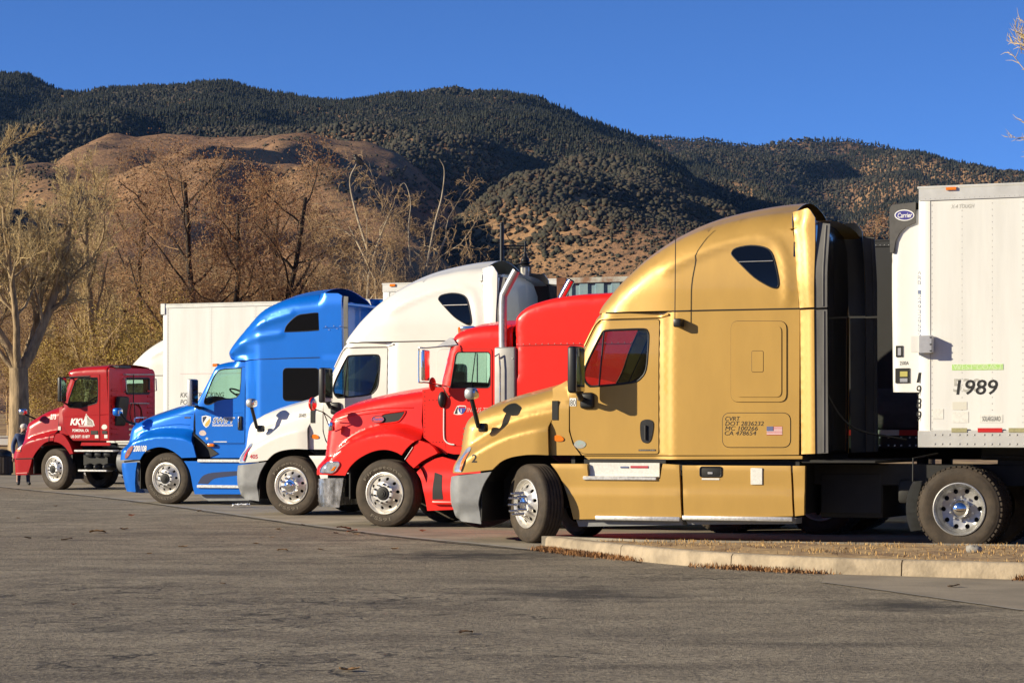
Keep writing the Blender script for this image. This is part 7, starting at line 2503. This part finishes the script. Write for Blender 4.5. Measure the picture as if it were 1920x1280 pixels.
def lantern(name, prof, m, par):
    me = lathe_mesh(name, [(r_, z) for r_, z in prof], 20, 40)
    o = link(name, me, par, m)
    o.rotation_euler = (math.pi / 2, 0, 0)
    o.location = (cx_, 0, 0)
    return o
lt = lantern('lantern_cap', [(0, lz(452)), (.025, lz(452)), (.025, lz(474)), (.05, lz(476)), (.05, lz(481)), (.10, lz(485)), (.115, lz(489)), (.09, lz(490)), (.135, lz(494)), (.10, lz(496)), (.17, lz(498)), (.165, lz(500)), (.0, lz(499))], M_IRON, lp)
lantern('lantern_glass', [(.11, lz(499)), (.115, lz(508)), (.10, lz(516)), (.06, lz(522)), (0, lz(524))], mat('lantern_glass', (.55, .52, .45), .2, 0, coat=.5), lp)
for q in range(6):
    a = q * math.pi / 3
    tube('lantern_bar', [(cx_ + .118 * math.cos(a), .118 * math.sin(a), lz(499)), (cx_ + .12 * math.cos(a), .12 * math.sin(a), lz(508)), (cx_ + .06 * math.cos(a), .06 * math.sin(a), lz(523))], .008, M_IRON, lp, 5)

# ------------------------------------------------------------------ bird on the treetop
by = 92.0
M_BIRD = mat('crow_black', (0.012, 0.011, 0.013), 0.5)
bp = world_at(673, 301, by - .3)
bm = bmesh.new()
def blob(bm, c, r, rot=0.0, n=10):
    g = bmesh.ops.create_uvsphere(bm, u_segments=n, v_segments=8, radius=1)
    mt = Matrix.Translation(c) @ Matrix.Rotation(rot, 4, 'Y') @ Matrix.Diagonal((*r, 1))
    for v in g['verts']:
        v.co = mt @ v.co
blob(bm, Vector((0, 0, 0)), (.19, .085, .095), .75)
blob(bm, Vector((-.11, 0, .135)), (.062, .055, .06))
g = bmesh.ops.create_cone(bm, segments=6, radius1=.025, radius2=.004, depth=.09, cap_ends=True)
for v in g['verts']:
    v.co = Matrix.Translation((-.19, 0, .14)) @ Matrix.Rotation(-math.pi / 2 - .15, 4, 'Y') @ v.co
vs_ = bm_box(bm, .10, -.045, -.012, .34, .045, .012, Matrix.Translation((0, 0, -.04)) @ Matrix.Rotation(.8, 4, 'Y'))
for s_ in (-1, 1):
    bm_box(bm, -.12, s_ * .075 - .01, -.03, .20, s_ * .075 + .01, .05, Matrix.Rotation(.8, 4, 'Y'))
    bm_box(bm, -.03, s_ * .03 - .006, -.20, -.018, s_ * .03 + .006, -.06)
bd_ = link('crow', from_bm('crow', bm, 50), None, M_BIRD, bp)
bd_.scale = (1.25, 1.25, 1.25)
tag(bd_, 'black crow perched on the top of the whitish bare tree', 'bird')
# perch under the bird: a snapped-off branch of that tree
ti = syc.matrix_basis.inverted()
p0, p1, p2, p3 = [world_at(x, y_, by - .3) for x, y_ in ((690, 470), (668, 400), (656, 340), (668, 308))]
tube('branch', [ti @ Vector(p) for p in spline([p0, p1, p2, p3], 5)], [.075 - .0035 * q for q in range(16)], M_BARKW, syc, 6)
p0, p1, p2, p3, p4 = [world_at(x, y_, by - .2) for x, y_ in ((800, 500), (815, 420), (828, 370), (833, 320), (824, 298))]
tube('branch', [ti @ Vector(p) for p in spline([p0, p1, p2, p3, p4], 5)], [.055 - .0022 * q for q in range(21)], M_BARKW, syc, 6)
p0, p1, p2, p3, p4 = [world_at(x, y_, by - .2) for x, y_ in ((770, 500), (766, 430), (770, 380), (760, 345), (748, 350))]
tube('branch', [ti @ Vector(p) for p in spline([p0, p1, p2, p3, p4], 5)], [.045 - .0018 * q for q in range(21)], M_BARKW, syc, 6)

# ------------------------------------------------------------------ person by the dark red truck
py_ = 64.5
pe = empty('person', (col_x(44, py_), py_, 0), math.radians(200))
tag(pe, 'person in a blue jacket and jeans standing behind the dark red truck nose', 'person')
J_ = {'pel': (0, 0, .90), 'ch': (0, -.02, 1.18), 'nk': (0, .02, 1.40), 'hd': (0, .06, 1.50), 'top': (0, .07, 1.60),
      'ls': (-.19, -.02, 1.33), 'le': (-.27, -.05, 1.06), 'lw': (-.24, .10, .86), 'lh': (-.23, .15, .78),
      'rs': (.19, -.02, 1.33), 're': (.28, -.02, 1.06), 'rw': (.27, .08, .84), 'rh': (.26, .12, .76),
      'lhp': (-.10, 0, .84), 'lk': (-.12, .05, .47), 'la': (-.13, -.02, .09), 'lt': (-.15, .14, .045),
      'rhp': (.10, 0, .84), 'rk': (.12, .02, .47), 'ra': (.13, -.05, .09), 'rt': (.15, .11, .045)}
rad = {'pel': .155, 'ch': .175, 'nk': .065, 'hd': .092, 'top': .085, 'ls': .085, 'le': .062, 'lw': .045, 'lh': .045, 'rs': .085, 're': .062, 'rw': .045, 'rh': .045,
       'lhp': .105, 'lk': .075, 'la': .055, 'lt': .045, 'rhp': .105, 'rk': .075, 'ra': .055, 'rt': .045}
ed = [('pel', 'ch'), ('ch', 'nk'), ('nk', 'hd'), ('hd', 'top'), ('ch', 'ls'), ('ls', 'le'), ('le', 'lw'), ('lw', 'lh'), ('ch', 'rs'), ('rs', 're'), ('re', 'rw'), ('rw', 'rh'),
      ('pel', 'lhp'), ('lhp', 'lk'), ('lk', 'la'), ('la', 'lt'), ('pel', 'rhp'), ('rhp', 'rk'), ('rk', 'ra'), ('ra', 'rt')]
nm = list(J_)
verts = [J_[q] for q in nm]
edges = [(nm.index(a), nm.index(b_)) for a, b_ in ed]
for hnd, sg in (('lh', -1), ('rh', 1)):
    hx, hy, hz = J_[hnd]
    for f in range(5):
        b0 = len(verts)
        dx = (f - 1.6) * .020 * sg
        if f == 0:
            pts = [(hx - .03 * sg, hy + .03, hz + .0), (hx - .05 * sg, hy + .055, hz - .035)]
        else:
            ln = (.075, .085, .08, .062)[f - 1]
            pts = [(hx + dx, hy + .015, hz - .045), (hx + dx, hy + .03, hz - .045 - ln * .6), (hx + dx, hy + .015, hz - .045 - ln)]
        prev = nm.index(hnd)
        for p in pts:
            verts.append(p)
            edges.append((prev, len(verts) - 1))
            prev = len(verts) - 1
me = bpy.data.meshes.new('body')
me.from_pydata(verts, edges, [])
ob = bpy.data.objects.new('body', me)
col.objects.link(ob)
sk_ = ob.modifiers.new('skin', 'SKIN')
for q in range(len(verts)):
    r_ = rad[nm[q]] if q < len(nm) else .010
    me.skin_vertices[0].data[q].radius = (r_, r_)
me.skin_vertices[0].data[0].use_root = True
sb = ob.modifiers.new('sub', 'SUBSURF')
sb.levels = 2
sb.render_levels = 2
dg = bpy.context.evaluated_depsgraph_get()
bme = bpy.data.meshes.new_from_object(ob.evaluated_get(dg))
bpy.data.objects.remove(ob)
bme.name = 'body'
M_SKIN, M_JKT, M_JEAN, M_SHOE, M_HAIR = mat('skin', (.42, .25, .17), .6), mat('jacket_blue', (.035, .065, .16), .8, var=.4, vscale=8), mat('jeans', (.018, .028, .055), .85), mat('shoe', (.012, .012, .014), .6), mat('grey_hair', (.62, .60, .56), .8, var=.3, vscale=40)
for m_ in (M_SKIN, M_JKT, M_JEAN, M_SHOE):
    bme.materials.append(m_)
for p in bme.polygons:
    c = p.center
    arm = abs(c.x) > .17
    p.material_index = 3 if c.z < .10 else (0 if (c.z > 1.40 or (arm and c.z < .87)) else (1 if (c.z > .86 or arm) else 2))
    p.use_smooth = True
pb = link('body', bme, pe)
link('hair', ellipsoid('hair', (0, .055, 1.585), (.098, .108, .085), 16), pe, M_HAIR)
link('nose', ellipsoid('nose', (0, .168, 1.525), (.014, .02, .022), 8), pe, M_SKIN)
for s_ in (-1, 1):
    link('ear', ellipsoid('ear', (s_ * .096, .06, 1.53), (.012, .02, .03), 8), pe, M_SKIN)
    link('eye', ellipsoid('eye', (s_ * .034, .148, 1.555), (.012, .008, .008), 8), pe, M_SHOE)
link('mouth', ellipsoid('mouth', (0, .146, 1.485), (.025, .008, .006), 8), pe, M_FRED)
tube('collar', [(.085 * math.cos(t), .02 + .085 * math.sin(t), 1.40) for t in np.linspace(0, 2 * math.pi, 16, endpoint=False)], .028, mat('grey_hood', (.16, .17, .17), .85), pe, 6, True)

# ------------------------------------------------------------------ small things at the far left
by_ = 80.0
bx_ = col_x(4, by_)
bn = empty('litter_bin', (bx_, by_, 0), 0)
tag(bn, 'dark litter bin with a domed lid at the far left edge', 'litter bin')
bn_b = link('bin_body', lathe_mesh('bin_body', [(0, 0), (.30, 0), (.33, .08), (.33, .62), (.30, .64)], 20), bn, mat('bin_brown', (.05, .035, .026), .7))
bn_b.rotation_euler = (math.pi / 2, 0, 0)
lid = link('lid', lathe_mesh('lid', [(.35, .64), (.35, .70), (.28, .80), (.15, .86), (0, .88)], 20), bn, M_IRON)
lid.rotation_euler = (math.pi / 2, 0, 0)
for q in range(10):
    a = q * math.pi / 5
    box('slat', (.335 * math.cos(a) - .03, .335 * math.sin(a) - .03, .08), (.335 * math.cos(a) + .03, .335 * math.sin(a) + .03, .60), MATS['bin_brown'], bn)
wl = empty('low_wall', (col_x(-30, 101), 101, 0), 0)
tag(wl, 'low white wall on the bank at the far left edge', 'wall')
box('wall_body', (-3, -.12, 0.9), (col_x(17, 101) - col_x(-30, 101), .12, 1.22), M_WHITE, wl)
box('coping', (-3, -.16, 1.22), (col_x(17, 101) - col_x(-30, 101) + .04, .16, 1.28), M_STICKER, wl)

# ------------------------------------------------------------------ fallen leaves and a scrap of plastic on the lot
def leaf_mesh(seed):
    rg = np.random.RandomState(seed)
    n = 9
    V, Fc = [], []
    for k in range(n):
        t = k / (n - 1)
        wd = .5 * math.sin(math.pi * min(1, t * 1.02 + .01)) ** .8 * (1 + .25 * math.sin(t * 19 + seed))
        for j in (-1, -.5, 0, .5, 1):
            V.append(((t - .5) * 1.25, j * wd, .30 * abs(j) ** 1.4 * (.5 + rg.uniform(0, .6)) + .22 * math.sin(t * 3.1 + seed) + rg.uniform(0, .05)))
    for k in range(n - 1):
        for j in range(4):
            a = k * 5 + j
            Fc.append((a, a + 1, a + 6, a + 5))
    zmin = min(v[2] for v in V)
    V = [(a, b_, c - zmin) for a, b_, c in V]
    me = mesh('fallen_leaf', V, Fc, 50)
    return me
lm = [leaf_mesh(q) for q in range(4)]
M_FL = [mat('fallen_leaf_tan', (.30, .17, .07), .8, var=.4, vscale=20), mat('fallen_leaf_rust', (.30, .085, .03), .8, var=.4, vscale=20), mat('fallen_leaf_dark', (.09, .05, .028), .85)]
for q in range(3):
    lm[q].materials.append(M_FL[q])
lm[3].materials.append(M_FL[0])
LS = [(183, 999, 0, .19), (232, 993, 3, .13), (247, 968, 1, .12), (52, 1010, 2, .10), (125, 1013, 2, .12), (104, 949, 3, .08), (34, 972, 3, .08), (374, 959, 2, .10), (645, 993, 1, .18), (660, 998, 1, .14), (668, 1003, 0, .10), (522, 993, 3, .10),
      (343, 1026, 3, .10), (530, 1033, 0, .11), (601, 1031, 3, .08), (793, 997, 1, .10), (874, 1188, 0, .10), (655, 1258, 3, .10), (568, 985, 2, .07), (480, 1020, 3, .08), (740, 1030, 3, .10), (1195, 1056, 2, .08), (1788, 1101, 2, .10), (630, 1001, 2, .08), (280, 1039, 3, .07), (510, 1008, 3, .06), (418, 1095, 3, .06), (138, 1135, 1, .05)]
LB = ['largest curled tan leaf on the asphalt at the left', 'tan leaf just right of the largest curled leaf', 'rust red leaf in front of the blue truck', 'dark leaf near the left edge below the person',
      'dark leaf between the left edge and the largest curled leaf', 'tan leaf below the dark red truck front wheel', 'tan leaf at the left edge nearest the pavement joint', 'dark leaf on the joint below the blue truck front wheel',
      'largest rust red leaf, beside the joint below the cream truck wheel', 'rust red leaf touching the largest rust red leaf', 'tan leaf right of the pair of rust red leaves', 'tan leaf on the asphalt below the cream truck bumper',
      'tan leaf on the open asphalt below the blue bumper', 'tan leaf on the asphalt below the cream wheel', 'small tan leaf left of the oil stain', 'rust red leaf on the concrete between the red wheel and the gold bumper',
      'tan leaf alone in the middle of the foreground', 'tan leaf at the bottom edge of the picture', 'dark speck of leaf on the joint below the cream bumper', 'small tan leaf in the middle distance below the cream truck',
      'tan leaf in front of the red truck wheel on the asphalt', 'dark leaf below the tip of the kerb', 'dark leaf on the smooth gutter slab', 'dark leaf just left of the rust red pair', 'small tan leaf below the blue front wheel on the open asphalt',
      'tiny tan leaf left of the rust red leaves', 'tiny tan leaf on the rough asphalt left of centre', 'tiny rust leaf on the rough asphalt far left']
for q, (px, py2, mi, sz) in enumerate(LS):
    x, y = ground_xy(px, py2)
    o = link('fallen_leaf', lm[mi], None, None, (x, y, .008), (0, 0, q * 2.4))
    o.scale = (sz, sz, sz * .45)
    tag(o, LB[q], 'leaf', 'fallen leaves on the lot')
x, y = ground_xy(452, 951)
bm = bmesh.new()
rg = random.Random(3)
grid = [[bm.verts.new(((a - 3) * .055, (b_ - 2) * .05, .012 + .05 * abs(math.sin(a * 1.7 + b_ * 2.3)) + rg.uniform(0, .02))) for b_ in range(5)] for a in range(7)]
for a in range(6):
    for b_ in range(4):
        bm.faces.new((grid[a][b_], grid[a + 1][b_], grid[a + 1][b_ + 1], grid[a][b_ + 1]))
pb_ = link('plastic_scrap', from_bm('plastic_scrap', bm, 20), None, M_WHITE, (x, y, .004))
tag(pb_, 'crumpled white plastic scrap on the concrete by the blue truck', 'litter')
x, y = ground_xy(1826, 1034, .16)
rk = link('stone', ellipsoid('stone', (0, 0, .03), (.09, .06, .05), 10), None, mat('stone', (.33, .31, .28), .9, var=.4, vscale=20), (x, y, .15))
for v in rk.data.vertices:
    v.co *= 1 + .22 * math.sin(v.co.x * 90 + v.co.y * 70)
tag(rk, 'pale grey stone on the dry grass island', 'stone')
# ------------------------------------------------------------------ thin air between here and the mountains
m = bpy.data.materials.new('haze')
m.use_nodes = True
n, l = m.node_tree.nodes, m.node_tree.links
n.clear()
pv = n.new('ShaderNodeVolumePrincipled')
pv.inputs['Color'].default_value = (.28, .52, 1.0, 1)
pv.inputs['Density'].default_value = 1.6e-5
pv.inputs['Anisotropy'].default_value = 0.0
ou = n.new('ShaderNodeOutputMaterial')
l.new(pv.outputs[0], ou.inputs['Volume'])
bm = bmesh.new()
bm_box(bm, -4200, -2900, -3, 4200, 6200, 640)
hz = link('haze', from_bm('haze', bm, None), None, m)
hz['kind'] = 'stuff'
hz['label'] = 'thin blue air haze over the whole valley'
